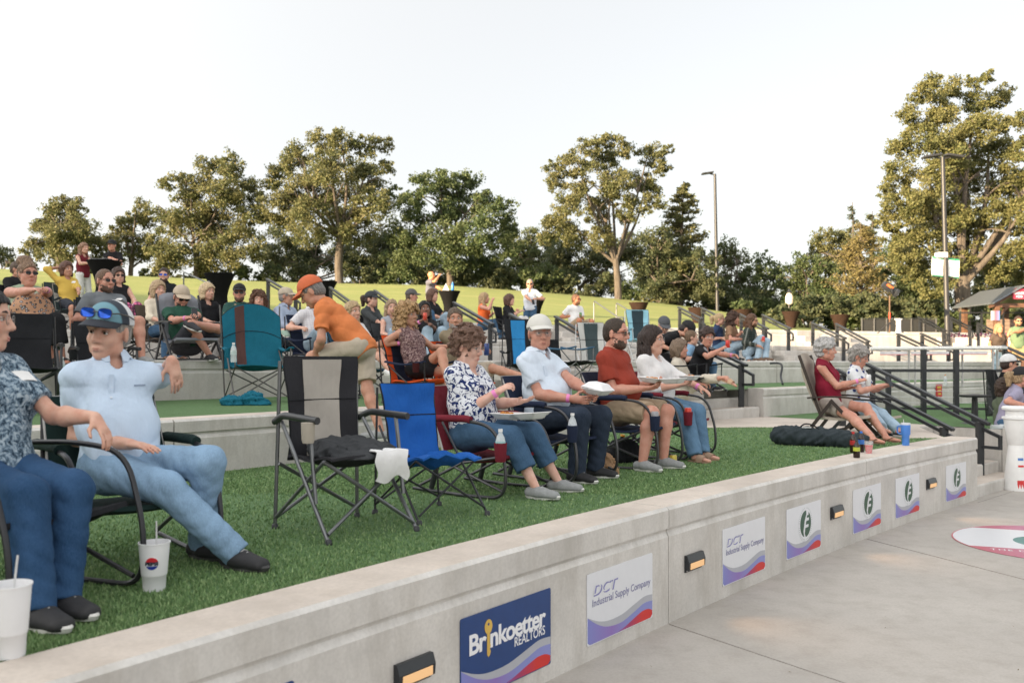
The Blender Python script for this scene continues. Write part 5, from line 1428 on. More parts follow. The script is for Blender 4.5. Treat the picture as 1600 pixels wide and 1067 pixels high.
quad_chair('black camp chair under the person at the far left', under(J18b), -30, sh=J18b['P'].z - .11, side=BLACKF)
J20 = person('woman in dark top with a pink plaid blanket over her lap', (185, 431), 15.8, T4, -50, lean=16, hyaw=0, sex='f', sk='fair', h=1.66, top=BLACKT, sleeve='none', bottom=pattern('pink_plaid', 'plaid', [(.62, .16, .28), (.12, .03, .10), (.75, .6, .62)], 5.5), hair='bob', hairc=(.06, .035, .025), glasses='sun', feet=(('f', 222, 522), ('f', 212, 524)), g=1.1)
quad_chair('teal camp chair under the woman with the plaid blanket', under(J20), -50, sh=J20['P'].z - .11, side=TEALB)
J21 = person('man in black polo with blue mirrored sunglasses and beard', (256, 430), 17.8, T4, -75, lean=12, hyaw=0, sk='fair', h=1.8, top=c((.014, .016, .02)), collar=True, bottom=BLACKT, hair='short', hairc=(.04, .025, .02), beard=(.07, .04, .03), glasses='blue')
quad_chair('blue camp chair under the man in the black polo', under(J21), -70, sh=J21['P'].z - .11, side=TEALB)
zl = lambda px, d: lawn_z((px - 800) / F * d, d)
def stander(label, head, d, yaw, hgt=None, **k):
    e = at(head[0], head[1], d); fl = zl(head[0], d) if hgt is None else hgt
    return person(label, head, d, fl, yaw, pose='stand', lean=k.pop('lean', 2), h=min(1.95, max(1.3, (e.z - fl) / .935)), **k)
stander('woman in sleeveless maroon top and white trousers standing at the black table', (131, 388), 22.5, -25, sex='f', sk='fair', top=c((.15, .02, .03)), sleeve='none', bottom=c((.66, .66, .66)), hair='long', hairc=(.25, .14, .09), hands=((143, 409, -.25), (141, 411, -.3)))
stander('man in black T shirt and black cap standing at the black table', (175, 384), 22.6, -95, sk='red', top=BLACKT, bottom=JEANSD, hair='buzz', hairc=(.1, .08, .06), cap=M('cap_black', (.012, .012, .014), .85), hands=((173, 407, -.35), (180, 406, -.35)))
stander('bald man in grey shirt drinking at a black table on the lawn', (674, 431), 28.5, -15, sk=(.55, .26, .14), top=c((.13, .13, .16)), bottom=c((.36, .3, .24)), leg='shorts', hair='bald', g=1.12, belly=1, hands=((690, 452, -.3), (686, 431, -.2)), elbows=((-.3, .6, -.7), (-.2, -.8, -.8)), hgt=2.75)
J37 = stander('man in white button shirt and jeans standing with a phone', (828, 444), 23.2, -95, sk='tan', top=c((.62, .66, .72)), collar=True, bottom=JEANS, hair='buzz', hairc=(.25, .22, .2), glasses='sun', hands=((838, 467, -.15), (830, 470, -.35)), elbows=((-.3, 1, -.5), (-.4, -1, -.4)), hgt=2.2)
J35 = person('woman with long blonde hair in bright orange top sitting on the wall', (757, 466), 22.5, 2.2, -15, lean=2, hyaw=14, sex='f', sk='red', h=1.68, g=1.15, bust=1.4, top=c((.85, .16, .04)), sleeve='none', bottom=JEANS, hair='long', hairc=(.40, .27, .15), hands=((770, 490, -.2), (769, 470, -.2)), elbows=((-.3, .6, -.7), (-.2, -.6, -.9)), feet=(('l', .62, .12, .05), ('l', .5, -.12, .05)))
J36 = person('woman in loose black top and white trousers on the wall', (796, 469), 22.0, 2.2, -22, lean=4, hyaw=10, sex='f', sk='fair', h=1.68, g=1.15, bust=1.2, top=BLACKT, sleeve='elbow', bottom=c((.6, .6, .6)), hair='bob', hairc=(.10, .05, .035), hands=((808, 486, -.25), (812, 487, -.25)))
quad_chair('dark chair beside the standing man in white', under(J36), -22, sh=max(.3, J36['P'].z - .11), side=BLACKF)
J38 = person('man in white T shirt and khaki shorts on the top wall with a can', (900, 468), 23.5, 2.2, -58, lean=2, hyaw=24, sk=(.50, .22, .12), h=1.78, g=1.1, belly=.6, top=WHITET, bottom=KHAKI, leg='shorts', shoe='sneaker', shoem=SHOE_G, hair='buzz', hairc=(.14, .07, .04), beard=(.2, .1, .05), glasses='sun', hands=((908, 494, -.2), (893, 494, -.1)), feet=(('f', 922, 528), ('f', 904, 526)), knees=((1, .5, .8), (1, -.2, .8)))
# --- right of the aisle
J39 = person('person in grey cap bent low behind the woman in white', (1037, 508), 15.4, T2, -80, lean=-5, hyaw=0, hpitch=30, sk='fair', h=1.74, top=WHITET, bottom=JEANS, hair='buzz', hairc=(.3, .28, .26), cap=M('cap_charcoal', (.08, .085, .095), .85))
J40 = person('man in black T shirt and black cap leaning forward', (1073, 515), 15.0, T2, -15, pose='bend', lean=-62, hyaw=0, hpitch=40, sk='tan', h=1.78, g=1.1, top=BLACKT, bottom=JEANSD, hair='buzz', hairc=(.03, .02, .02), cap=M('cap_black', (.012, .012, .014), .85), hands=((1050, 552, -.3), (1046, 545, -.35)), feet=(('f', 1035, 615), ('f', 1028, 618)))
J41 = person('boy in light blue shirt sitting by the stair rail', (1080, 528), 14.8, T2, -10, lean=6, hyaw=10, sk='fair', h=1.4, top=c((.20, .34, .50)), bottom=JEANSM, hair='buzz', hairc=(.16, .10, .06), hands=((1100, 552, -.2), (1092, 556, -.25)), elbows=((-.2, .6, -.8), (-.2, -.6, -.8)))
quad_chair('dark green low camp chair by the stair rail', under(J41), -20, sh=max(.2, J41['P'].z - .1), side=c((.015, .05, .045)), bh=.4)
J42 = person('woman with short dark hair and glasses leaning over in black top', (1105, 526), 14.2, T2, -35, lean=-14, hyaw=-40, hpitch=8, sex='f', sk='red', h=1.68, g=1.25, bust=1.3, top=pattern('black_print', 'dots', [(.012, .012, .014), (.3, .3, .32)], 5), bottom=c((.68, .68, .67)), shoe='sandal', shoem=SHOE_B, hair='mop', hairc=(.05, .03, .025), glasses='clear', hands=((1150, 556, -.3), (1128, 545, -.35)), feet=(('f', 1176, 600), ('f', 1165, 602)), band=(0, M_PINK))
quad_chair('black camp chair under the woman leaning over', under(J42), -35, sh=max(.25, J42['P'].z - .12), side=BLACKF, bh=.35)
J43 = person('woman in cream trousers with tan sandals by the handrail', (1062, 545), 13.6, T2, -25, lean=8, sex='f', sk='red', h=1.66, top=c((.55, .5, .42)), bottom=c((.62, .56, .47)), leg='capri', shoe='sandal', shoem=M('tan_strap', (.5, .32, .2), .6), hair='bob', hairc=(.2, .14, .1), feet=((1136, 590, -.5), ('f', 1126, 606)), knees=((1, -.2, 1), (1, 0, .9)))
quad_chair('black camp chair hidden by the handrail', under(J43), -25, sh=max(.25, J43['P'].z - .11), side=BLACKF, bh=.35)
J44 = person('blonde woman in navy T shirt on the third wall', (1124, 499), 20.5, T3 - .02, -28, lean=2, hyaw=10, sex='f', sk='fair', h=1.66, top=c((.03, .05, .11)), bottom=JEANSM, hair='pony', hairc=(.45, .32, .18), hands=((1130, 530, -.2), (1128, 528, -.2)))
J45 = person('woman with dark curls in brown T shirt and wide jeans', (1146, 498), 20.3, T3 - .03, -32, lean=-2, hyaw=4, sex='f', sk='red', h=1.68, g=1.1, top=c((.24, .145, .09)), bottom=JEANSP, hair='curly', hairc=(.06, .03, .02), hands=((1158, 520, -.3), (1160, 530, -.3)), feet=((1170, 562, -.4), ('f', 1178, 572)), shoe='sandal')
J46 = person('long haired man in open plaid shirt and sunglasses holding a red drink', (1175, 501), 20.0, T3 - .03, -35, lean=-2, hyaw=4, sk='tan', h=1.8, top=pattern('dark_plaid', 'plaid', [(.05, .065, .055), (.02, .025, .022), (.2, .2, .18)], 6), sleeve='long', bottom=JEANSP, hair='long', hairc=(.11, .055, .03), beard=(.12, .06, .03), glasses='sun', hands=((1190, 532, -.3), (1183, 540, -.35)), feet=(('f', 1196, 570), ('f', 1184, 572)), shoem=M('brown_boot', (.12, .07, .04), .7))
J47 = stander('woman in white suit standing by the far planter', (1336, 482), 48, -25, sex='f', sk='fair', top=c((.7, .69, .66)), sleeve='long', bottom=c((.7, .69, .66)), hair='bob', hairc=(.5, .36, .2), hands=((1345, 492, -.2), (1342, 494, -.2)), hgt=2.85)
J48 = stander('woman in dark brown shirt standing in the low sun', (1561, 513), 22.5, -80, sex='f', sk=(.5, .26, .15), g=1.2, bust=1.3, top=c((.075, .055, .045)), bottom=JEANSP, hair='long', hairc=(.3, .19, .1), hgt=1.2)
J49 = stander('bearded man in green tank top and tan shorts', (1591, 502), 22.5, -100, sk=(.5, .25, .14), top=c((.13, .19, .11)), sleeve='none', bottom=c((.5, .34, .17)), leg='shorts', hair='short', hairc=(.05, .03, .02), beard=(.06, .035, .02), glasses='sun', hands=((1582, 520, -.3), None), elbows=((-.1, 1, -.6), None), hgt=1.2)
J50 = person('bearded man in black T shirt and white front cap', (1576, 569), 14.0, T1, -12, lean=10, hyaw=6, sk='tan', h=1.76, top=BLACKT, bottom=JEANSD, hair='buzz', hairc=(.04, .025, .02), beard=(.05, .03, .02), cap=M('cap_white_front', (.6, .6, .6), .85), brim=M('cap_black', (.012, .012, .014), .85), glasses='sun')
quad_chair('black folding chair under the man in the white front cap', under(J50), -12, sh=max(.3, J50['P'].z - .11), side=BLACKF)
J51 = person('woman in lavender polo and black cap leaning on the popcorn stand', (1596, 590), 12.6, 0.0, -20, pose='stand', lean=-14, hyaw=14, sex='f', sk='red', h=1.68, g=1.15, top=c((.30, .28, .38)), bottom=JEANS, hair='pony', hairc=(.36, .25, .14), cap=M('cap_black', (.012, .012, .014), .85), hands=((1612, 636, -.2), (1606, 634, -.4)), elbows=((-.3, .7, -.6), (-.5, -.8, -.4)))
J52 = person('person in olive top sitting behind the popcorn stand', (1571, 606), 12.9, .35, 10, lean=4, sex='f', sk='tan', h=1.62, top=c((.10, .12, .08)), sleeve='none', bottom=JEANS, hair='bob', hairc=(.05, .03, .02), hands=(None, (1575, 650, -.2)))
# ---------------------------------------------------------------- sponsor signs and step lights on the front wall
def wall_mtx(px, z, out=.0):
    p, d = phi_px(px, 60.1); x, y = pol(p, 60.1 - out); a = R(p)
    m = Matrix(((math.sin(a), 0, -math.cos(a), x), (-math.cos(a), 0, -math.sin(a), y), (0, 1, 0, z), (0, 0, 0, 1)))
    return m
def chord(px0, px1):
    a, b = phi_px(px0, 60.1)[0], phi_px(px1, 60.1)[0]
    return abs(R(a - b)) * 60.1
def grad(name, stops):
    m, t, b = nodes(name); tc = t.nodes.new('ShaderNodeTexCoord'); sx = t.nodes.new('ShaderNodeSeparateXYZ')
    lk(t, tc.outputs['Generated'], sx.inputs[0]); lk(t, ramp(t, sx.outputs[0], stops), b.inputs['Base Color']); b.inputs['Roughness'].default_value = .35
    return m
S_WHITE = M('sign_white', (.68, .69, .72), .3, 0, .02); S_BLUE = M('sign_blue', (.010, .045, .17), .3, 0, .06); S_GREY = M('sign_silver', (.40, .41, .45), .35, 0, .03)
S_LAV = grad('sign_lavender', [(0, (.20, .22, .52)), (.35, (.26, .16, .45)), (.6, (.22, .24, .52)), (1, (.24, .26, .55))]); S_RED = grad('sign_red', [(0, (.22, .10, .36)), (.35, (.36, .04, .12)), (.7, (.58, .03, .025)), (1, (.58, .025, .02))])
S_GREEN = M('seal_green', (.012, .07, .035), .35); S_INK = M('ink_violet', (.16, .16, .32), .5); S_GOLD = M('key_gold', (.62, .40, .08), .4); S_INKW = M('ink_white', (.78, .78, .8), .4, 0, .02)
def spline(pts, n=30):
    c = curve_pts([(x, y, 0) for x, y in pts], 6); return [(p.x, p.y) for p in c]
def sponsor(px0, px1, kind, label, drop=.262, hgt=.41):
    w_ = chord(px0, px1); z0 = .76 - drop - hgt
    root = thing('sponsor_sign', label, 'sign', (0, 0, 0), 0, 'sponsor signs along the front wall')
    root.matrix_world = wall_mtx(px0, z0, .002)
    m = MB(); rc = .012
    poly = [(rc + (w_ - 2 * rc) * a + rc * math.cos(t), rc + (hgt - 2 * rc) * b + rc * math.sin(t)) for a, b, t0 in ((1, 1, 0), (0, 1, 90), (0, 0, 180), (1, 0, 270)) for t in [R(t0 + q * 30) for q in range(4)]]
    m.prism(poly, 0, .005).build('panel', S_BLUE if kind == 'key' or kind == 'blue' else S_WHITE, root)
    ug = spline([(0, .40), (.15, .295), (.3, .245), (.5, .25), (.7, .32), (.86, .375), (1, .36)]); lg = spline([(0, .395), (.15, .245), (.3, .16), (.5, .14), (.7, .21), (.86, .275), (1, .265)])
    rd = spline([(.42, .014), (.55, .05), (.7, .115), (.83, .165), (.93, .16), (.995, .115)])
    S = lambda q: [(.003 + x * (w_ - .006), y * hgt) for x, y in q]
    MB().prism(S(lg + ug[::-1]), .005, .0056).build('silver_wave', S_GREY, root)
    MB().prism(S([(.03, .012)] + [(.97, .012), (.998, .05)] + lg[::-1] + [(.0, .05)]), .005, .0060).build('lavender_wave', S_LAV, root)
    MB().prism(S(rd + [(.995, .05), (.965, .012)]), .006, .0066).build('red_wave', S_RED, root)
    T = lambda x, y, z=.0062: Matrix.Translation((x * w_, y * hgt, z))
    if kind == 'dct':
        text_mesh('lettering', 'DCT', .085, M('letter_shadow', (.22, .22, .45), .5), root, T(.078, .668), .0003, shear=.25, sx=1.45, bold=.0012)
        text_mesh('lettering', 'DCT', .085, S_WHITE, root, T(.062, .685, .0068), .0003, shear=.25, sx=1.45, bold=-.0006)
        text_mesh('lettering', 'Industrial Supply Company', .062, S_INK, root, T(.065, .525), .0003, fitw=w_ * .89)
    elif kind == 'key':
        tx_ = text_mesh('lettering', 'Br nkoetter', .135, S_INKW, root, T(.075, .545), .0004, bold=.0035, space=.92, fitw=w_ * .85)
        xs = sorted(v.co.x for v in tx_.data.vertices); gp = max(range(len(xs) - 1), key=lambda q: xs[q + 1] - xs[q]); kx_ = .075 * w_ + (xs[gp] + xs[gp + 1]) / 2 * w_ * .85 / (xs[-1] - xs[0])
        text_mesh('lettering', 'REALTORS', .068, S_INKW, root, T(.56, .425), .0004, bold=.0006, fitw=w_ * .36)
        k = MB(); cx, cy = kx_, .80 * hgt
        ring = [(cx + .030 * math.cos(a), cy + .036 * math.sin(a)) for a in [2 * math.pi * q / 20 for q in range(20)]]
        k.prism(ring, .006, .0072); k.prism([(cx - .011, cy - .03), (cx - .011, cy - .135), (cx, cy - .15), (cx + .011, cy - .14), (cx + .018, cy - .125), (cx + .010, cy - .11), (cx + .018, cy - .095), (cx + .010, cy - .08), (cx + .011, cy - .03)], .0058, .0070)
        k.build('key_emblem', S_GOLD, root)
        MB().prism([(cx + .007 * math.cos(a), cy + .012 + .007 * math.sin(a)) for a in [R(q * 36) for q in range(10)]], .0073, .0076).build('key_hole', S_BLUE, root)
    elif kind == 'seal':
        cx, cy, r = .53 * w_, .60 * hgt, .112
        O = lambda k, z, n=30: [(cx + k * math.cos(2 * math.pi * q / n), cy + k * math.sin(2 * math.pi * q / n)) for q in range(n)]
        MB().prism(O(r * 1.32, 0), .0058, .0070).build('seal_disc', S_WHITE, root)
        d_ = MB()
        for q in range(44):
            a = 2 * math.pi * q / 44
            if q % 11 == 0: continue
            p = (cx + r * 1.19 * math.cos(a), cy + r * 1.19 * math.sin(a)); d_.box((p[0] - .0035, p[1] - .004, .0070), (p[0] + .0035, p[1] + .004, .0073))
        d_.build('seal_ring', M('ring_ink', (.3, .36, .34), .5), root)
        lf_ = [(math.cos(R(a)), math.sin(R(a))) for a in range(85, 262, 10)]
        MB().prism([(cx + r * x, cy + r * y) for x, y in lf_ + [(-.42, -.55), (-.18, .25), (.12, .72)]], .0072, .0078).build('seal_blade', S_GREEN, root)
        rt = [(math.cos(R(a)), math.sin(R(a))) for a in range(-88, 58, 9)]
        MB().prism([(cx + r * x, cy + r * y) for x, y in rt + [(.52, .6), (.28, .6), (.2, .42), (.62, .42), (.62, .2), (.12, .18), (.02, -.08), (.55, -.08), (.55, -.3), (-.05, -.32), (-.16, -.72)]], .0072, .0078).build('seal_letter', S_GREEN, root)
    return root
wB = chord(718, 860)
pL = phi_px(459, 60.1)[0] + math.degrees(wB / 60.1); 
px_left = next(x for x in range(459, -600, -1) if phi_px(x, 60.1)[0] >= pL)
sponsor(px_left, 459, 'blue', 'blue sponsor sign cut off by the lower edge of the picture')
sponsor(718, 860, 'key', 'blue realtor sign with white lettering and a gold key')
sponsor(916, 1019, 'dct', 'white industrial supply sign left of the wall joint')
sponsor(1128, 1195, 'dct', 'white industrial supply sign right of the wall joint')
sponsor(1228, 1282, 'seal', 'white sign with green seal, largest of the four green seals')
sponsor(1332, 1376, 'seal', 'white sign with green seal over the second wall joint')
sponsor(1398.5, 1436, 'seal', 'white sign with green seal just left of the farthest step light')
sponsor(1477.5, 1509, 'seal', 'white sign with green seal nearest the end of the wall')
M_GLOW = bpy.data.materials.new('lamp_glow'); M_GLOW.use_nodes = True
_b = M_GLOW.node_tree.nodes['Principled BSDF']; _b.inputs['Base Color'].default_value = (.5, .35, .2, 1); _b.inputs['Emission Color'].default_value = (1, .52, .2, 1); _b.inputs['Emission Strength'].default_value = .10
for px, wpx, lab in ((643.5, 65, 'black step light nearest the blue realtor sign'), (1082, 30, 'black step light right of the first wall joint'), (1305, 18, 'black step light between two green seals, middle of the wall'), (1453, 14, 'farthest black step light, near the end of the wall')):
    root = thing('step_light', lab, 'wall light', (0, 0, 0), 0, 'step lights set in the front wall'); root.matrix_world = wall_mtx(px, .29, .001)
    W = .118
    h_ = MB(); h_.prism([(0, 0), (.010, 0), (.010, .018), (.034, .018), (.038, .070), (.022, .115), (0, .115)], -W, W, Matrix(((0, 0, 1, 0), (0, 1, 0, 0), (1, 0, 0, 0), (0, 0, 0, 1))))
    h_.build('housing', M('light_housing', (.03, .033, .037), .35, .3, .1), root, bevel=.003)
    ld_ = bpy.data.lights.new('step_lamp', 'SPOT'); ld_.energy = 1.6; ld_.color = (1, .55, .25); ld_.spot_size = R(75); ld_.spot_blend = 1; ld_.shadow_soft_size = .04
    lo_ = bpy.data.objects.new('step_lamp', ld_); COL.objects.link(lo_); lo_.parent = root; lo_.location = (0, .04, .05); lo_.rotation_euler = (R(-22), 0, 0); lo_.rotation_euler = V((0, -.45, 1)).to_track_quat('-Z', 'Y').to_euler()
    MB().box((-W + .022, .022, .030), (W - .022, .064, .0395)).build('lens', M_GLOW, root, bevel=.002)
    for s in (-1, 1): MB().lathe([(.004, 0), (.004, .004)], (s * (W - .012), .012, .0125), 8).build('screw', SILVER, root)
# floor sticker
fc = ground(1655, 849, .003); fx = ground(1487, 838, .003)
ra = (fc - fx).length; ux = (fc - fx).normalized(); uy = V((-ux.y, ux.x, 0)); 
root = thing('floor_sticker', 'round pink and white sponsor sticker on the plaza floor', 'floor sticker', fc)
root.rotation_euler = (0, 0, math.atan2(ux.y, ux.x))
MB().prism([(ra * math.cos(a), ra * math.sin(a)) for a in [2 * math.pi * q / 60 for q in range(60)]], 0, .002).build('disc', grad('sticker_pink', [(0, (.50, .10, .12)), (.35, (.44, .13, .22)), (1, (.34, .16, .45))]), root)
cp = [(ra * .985 * math.cos(a), ra * .985 * math.sin(a)) for a in [2 * math.pi * q / 120 for q in range(120)]]
MB().prism([p for p in cp if -.46 * ra < p[1] < .66 * ra], .002, .003).build('white_band', S_WHITE, root)
lf_ = [(.42 * ra * math.cos(R(a)) , .36 * ra * math.sin(R(a))) for a in range(85, 262, 10)]
MB().prism([(x, y) for x, y in lf_ + [(-.15 * ra, -.16 * ra), (.05 * ra, .2 * ra)]], .003, .0036).build('seal_blade', M('sticker_green', (.10, .23, .21), .5), root)
MB().prism([(-.05 * ra, -.3 * ra), (.4 * ra, -.3 * ra), (.42 * ra, 0), (.3 * ra, .3 * ra), (.12 * ra, .24 * ra), (.3 * ra, .1 * ra), (.05 * ra, .06 * ra), (0, -.08 * ra), (.3 * ra, -.1 * ra)], .003, .0036).build('seal_letter', M('sticker_green', (.10, .23, .21), .5), root)
text_mesh('lettering', 'THE DEVON', .10 * ra, S_INKW, root, Matrix.Translation((-.70 * ra, -.60 * ra, .0032)), .0003, space=1.2)

# ---------------------------------------------------------------- handrails
def handrail(label, a, b, ha=.88, hb=.88, loop=True, thin=False, ext=.14, posts=(True, True), sun=None):
    """a = upper post head, b = lower post head (world points)"""
    m_ = M('galvanised', (.16, .165, .17), .4, .6) if thin else BLACK
    root = thing('handrail', label, 'handrail', (a.x, a.y, a.z - ha), 0, 'black stair handrails on the terraces')
    o = V((a.x, a.y, a.z - ha)); A, B = a - o, b - o; u = (B - A).normalized(); hz = V((u.x, u.y, 0)).normalized()
    k = .5 if thin else 1
    if thin:
        pts = rounded([A + V((0, 0, -ha)), A, B, B + hz * .28, B + hz * .28 + V((0, 0, -.4)), B + V((0, 0, -.4))], .08)
        MB().tube(pts[:], .02, 8).build('rail', m_, root, smooth=True); MB().tube([B, B + V((0, 0, -hb))], .02, 8).build('post', m_, root, smooth=True)
        return root
    MB().bar(A - u * .1, B + u * ext, .075, .042).build('rail', m_, root, bevel=.004)
    q = V((0, 0, -.10)); l = MB(); l.bar(A + q - u * .1, B + q + u * ext, .04, .04)
    if loop:
        e = B + q + u * ext; e2 = e + hz * .16 + V((0, 0, -.06)); e3 = V((e2.x, e2.y, B.z - .36)); e4 = V((B.x, B.y, B.z - .36))
        l.bar(e, e2, .04, .04); l.bar(e2 + V((0, 0, .02)), e3 - V((0, 0, .02)), .04, .04); l.bar(e3, e4, .04, .04)
    l.build('lower_rail', m_, root)
    for on, p, h_ in ((posts[0], A, ha), (posts[1], B, hb)):
        if on:
            f = p + V((0, 0, -h_)); MB().bar(f, p - V((0, 0, .03)), .085, .085, (1, 0, 0)).build('post', m_, root, bevel=.004)
            MB().box((f.x - .08, f.y - .08, f.z), (f.x + .08, f.y + .08, f.z + .014)).build('base_plate', m_, root)
    return root
def hr(label, x0, y0, d0, x1, y1, d1, **k): return handrail(label, at(x0, y0, d0), at(x1, y1, d1), **k)
hr('handrail with large loop end at the landing path, in front of the woman leaning over', 1076, 528, 16.3, 1158, 567, 15.05, ha=.86, hb=.86)
hr('handrail right behind the woman in the white T shirt', 1036, 540, 15.6, 1091, 568, 14.4, ha=.8, hb=.86)
hr('long handrail from the plaza beside the end of the sign wall', 1362, 573, 13.7, 1531, 656, 12.15, ha=.86, hb=.89)
hr('handrail running down behind the woman with the phone', 1316, 582, 13.0, 1475, 664, 11.75, ha=.8, hb=.84, loop=False)
for i, a in enumerate(((419, 437, 23.5, 462, 462, 21.8, 'handrail left of the man in the pale blue shirt'), (517, 450, 24, 556, 478, 22, 'handrail rising behind the orange man'),
     (587, 455, 23, 612, 473, 21.8, 'handrail behind the ponytail woman'), (640, 469, 19.5, 660, 481, 18.6, 'handrail in front of the man in maroon'),
     (711, 474, 19, 766, 505, 17, 'long handrail above the grey bearded man'), (799, 492, 18.6, 836, 513, 17.2, 'handrail left of the white cap'), (870, 496, 18.8, 924, 527, 17, 'handrail right of the white cap'),
     (1062, 481, 25.5, 1094, 497, 24.2, 'sunlit handrail left of the blonde in navy'), (1098, 482, 26, 1130, 498, 24.6, 'handrail just behind the blonde in navy'),
     (1158, 492, 25.5, 1196, 512, 24.2, 'handrail behind the long haired man'), (1193, 493, 27, 1232, 512, 25.3, 'handrail right of the long haired man'),
     (1270, 505, 27, 1318, 527, 25, 'handrail above the grey haired woman in maroon'), (1308, 507, 27, 1355, 532, 25, 'handrail above the woman with the phone'),
     (1404, 522, 25, 1446, 541, 23.4, 'handrail behind the long folding table, its left one'), (1441, 522, 25.6, 1482, 541, 24, 'handrail behind the long folding table, its right one'),
     (1436, 496, 33, 1474, 515, 31, 'handrail beside the black mesh fence'), (1486, 496, 33, 1515, 511, 31, 'handrail by the foot of the banner pole'), (1528, 505, 31, 1552, 517, 29, 'sunlit handrail below the pavilion'), (1570, 541, 20, 1612, 560, 18.4, 'handrail beside the standing sunlit woman'))):
    hr(a[6], *a[:6])
hr('thin grey handrail on the lawn edge, the left of two', 928, 470, 27, 966, 496, 25.8, thin=True, ha=1, hb=.9)
hr('thin grey handrail on the lawn edge, the right of two', 963, 473, 27.4, 1000, 496, 26.2, thin=True, ha=1, hb=.9)
hr('thin grey handrail at the left, next to the black table', 287, 425, 24, 322, 441, 22.6, thin=True, ha=1, hb=.9)
# cable railing and long folding table at the right
root = thing('cable_railing', 'black railing with steel cables in front of the long folding table', 'railing', at(1388, HZ, 15.6) * 1)
o = root.location.copy(); zt, zb = CAMZ - .21, .745
def rp(px, z): q = at(px, HZ, 15.6 - (px - 1388) * .0016); return V((q.x, q.y, z)) - o
MB().bar(rp(1366, zt), rp(1700, zt), .06, .05).build('top_rail', BLACK, root); MB().bar(rp(1390, zb + .12), rp(1700, zb + .12), .04, .04).build('bottom_rail', BLACK, root)
for px in (1388, 1443, 1494, 1546, 1600, 1654): MB().bar(rp(px, zb), rp(px, zt - .02 + (.38 if px in (1443, 1494) else 0)), .075, .075, (1, 0, 0)).build('post', BLACK, root)
for k in range(5): MB().tube([rp(1388, zb + .22 + k * .1), rp(1654, zb + .22 + k * .1)], .004, 5).build('cable', SILVER, root)
a, b_ = at(1361, 541, 16.9), at(1566, 546, 15.6); u = (b_ - a).normalized(); n_ = V((-u.y, u.x, 0)).normalized()
root = thing('folding_table', 'long white folding table with silver legs behind the cable railing', 'table', V((a.x, a.y, T2)))
o = root.location.copy(); zt = (a.z + b_.z) / 2
A, B = V((a.x, a.y, zt)) - o, V((b_.x, b_.y, zt)) - o
MB().bar(A + n_ * .3, B + n_ * .3, .74, .05).build('tabletop', WHITE, root, bevel=.01)
MB().bar(A + V((0, 0, -.035)) - n_ * .02, B + V((0, 0, -.035)) - n_ * .02, .03, .02).build('edge_rail', SILVER, root)
for t in (.30, .67, .93):
    for s in (.05, .55):
        p = A.lerp(B, t) + n_ * s; MB().tube([(p.x, p.y, zt - o.z - .04), (p.x, p.y, 0)], .02, 8).build('leg', SILVER, root, smooth=True)
for t0, t1 in ((.08, .3), (.33, .62), (.68, .9)):
    p, q = A.lerp(B, t0) - n_ * .06 + V((0, 0, -.09)), A.lerp(B, t1) - n_ * .06 + V((0, 0, -.09))
    MB().bar(p, q, .015, .05).build('banner_strip', M('pale_strip', (.6, .58, .6), .5), root); MB().bar(p - V((0, 0, .031)), q - V((0, 0, .031)), .016, .012).build('red_strip', M('red_strip', (.5, .08, .1), .5), root)

# ---------------------------------------------------------------- cocktail tables
SPANDEX = M('spandex', (.008, .008, .009), .9, 0, .15, 6, spec=.1); SPAN_B = M('brown_spandex', (.034, .020, .015), .85, 0, .15, 6, spec=.1)
def cocktail(px, py, d, lab, mat=SPANDEX):
    t = at(px, py, d); root = thing('cocktail_table', lab, 'cocktail table', V((t.x, t.y, t.z - 1.08)), random.random() * 3, 'cocktail tables in stretch covers')
    pr = []
    for k in range(22):
        z = 1.06 * k / 21; u = z / 1.06; r_ = .19 + .20 * abs(u - .42) ** 1.6 / .58 ** 1.6 if u > .42 else .19 + .16 * ((.42 - u) / .42) ** 1.8
        pr.append((r_, z))
    cv = MB(); n = 40; vs = []
    for r_, z in pr:
        for j in range(n):
            a = 2 * math.pi * j / n; rr = r_ * (1 + (.07 * math.cos(4 * a) if z < .5 else .02 * math.cos(4 * a)) * (1 - z / 1.06) * 1.4); vs.append((rr * math.cos(a), rr * math.sin(a), z))
    fs = [(i * n + j, i * n + (j + 1) % n, (i + 1) * n + (j + 1) % n, (i + 1) * n + j) for i in range(len(pr) - 1) for j in range(n)]
    cv.add(vs, fs + [tuple(range(n - 1, -1, -1))]); cv.build('cover', mat, root, smooth=True)
    MB().lathe([(.001, 1.06), (.39, 1.06), (.396, 1.072), (.39, 1.085), (.001, 1.086)], n=40).build('tabletop', mat, root, smooth=True, angle=50)
    return t
for a in ((163, 408, 21.5, 'black cocktail table between the standing pair'), (343, 428, 23.4, 'black cocktail table behind the blonde bob woman'), (505, 440, 25.5, 'black cocktail table half hidden by the orange cap'),
          (702, 455, 32, 'black cocktail table of the man drinking'), (836, 466, 34, 'dark cocktail table behind the man in white')):
    cocktail(*a)
for a in ((998, 473, 36, 'brown lit cocktail table behind the pale blue chair'), (1090, 481, 36, 'dark cocktail table between two handrails, left of the blonde'), (1160, 484, 35, 'cocktail table topped by a green plant'), (1236, 487, 38, 'dark brown cocktail table below the globe lamp'), (1313, 492, 36, 'wide dark cocktail table beside the woman in white')):
    cocktail(*a, mat=SPAN_B)

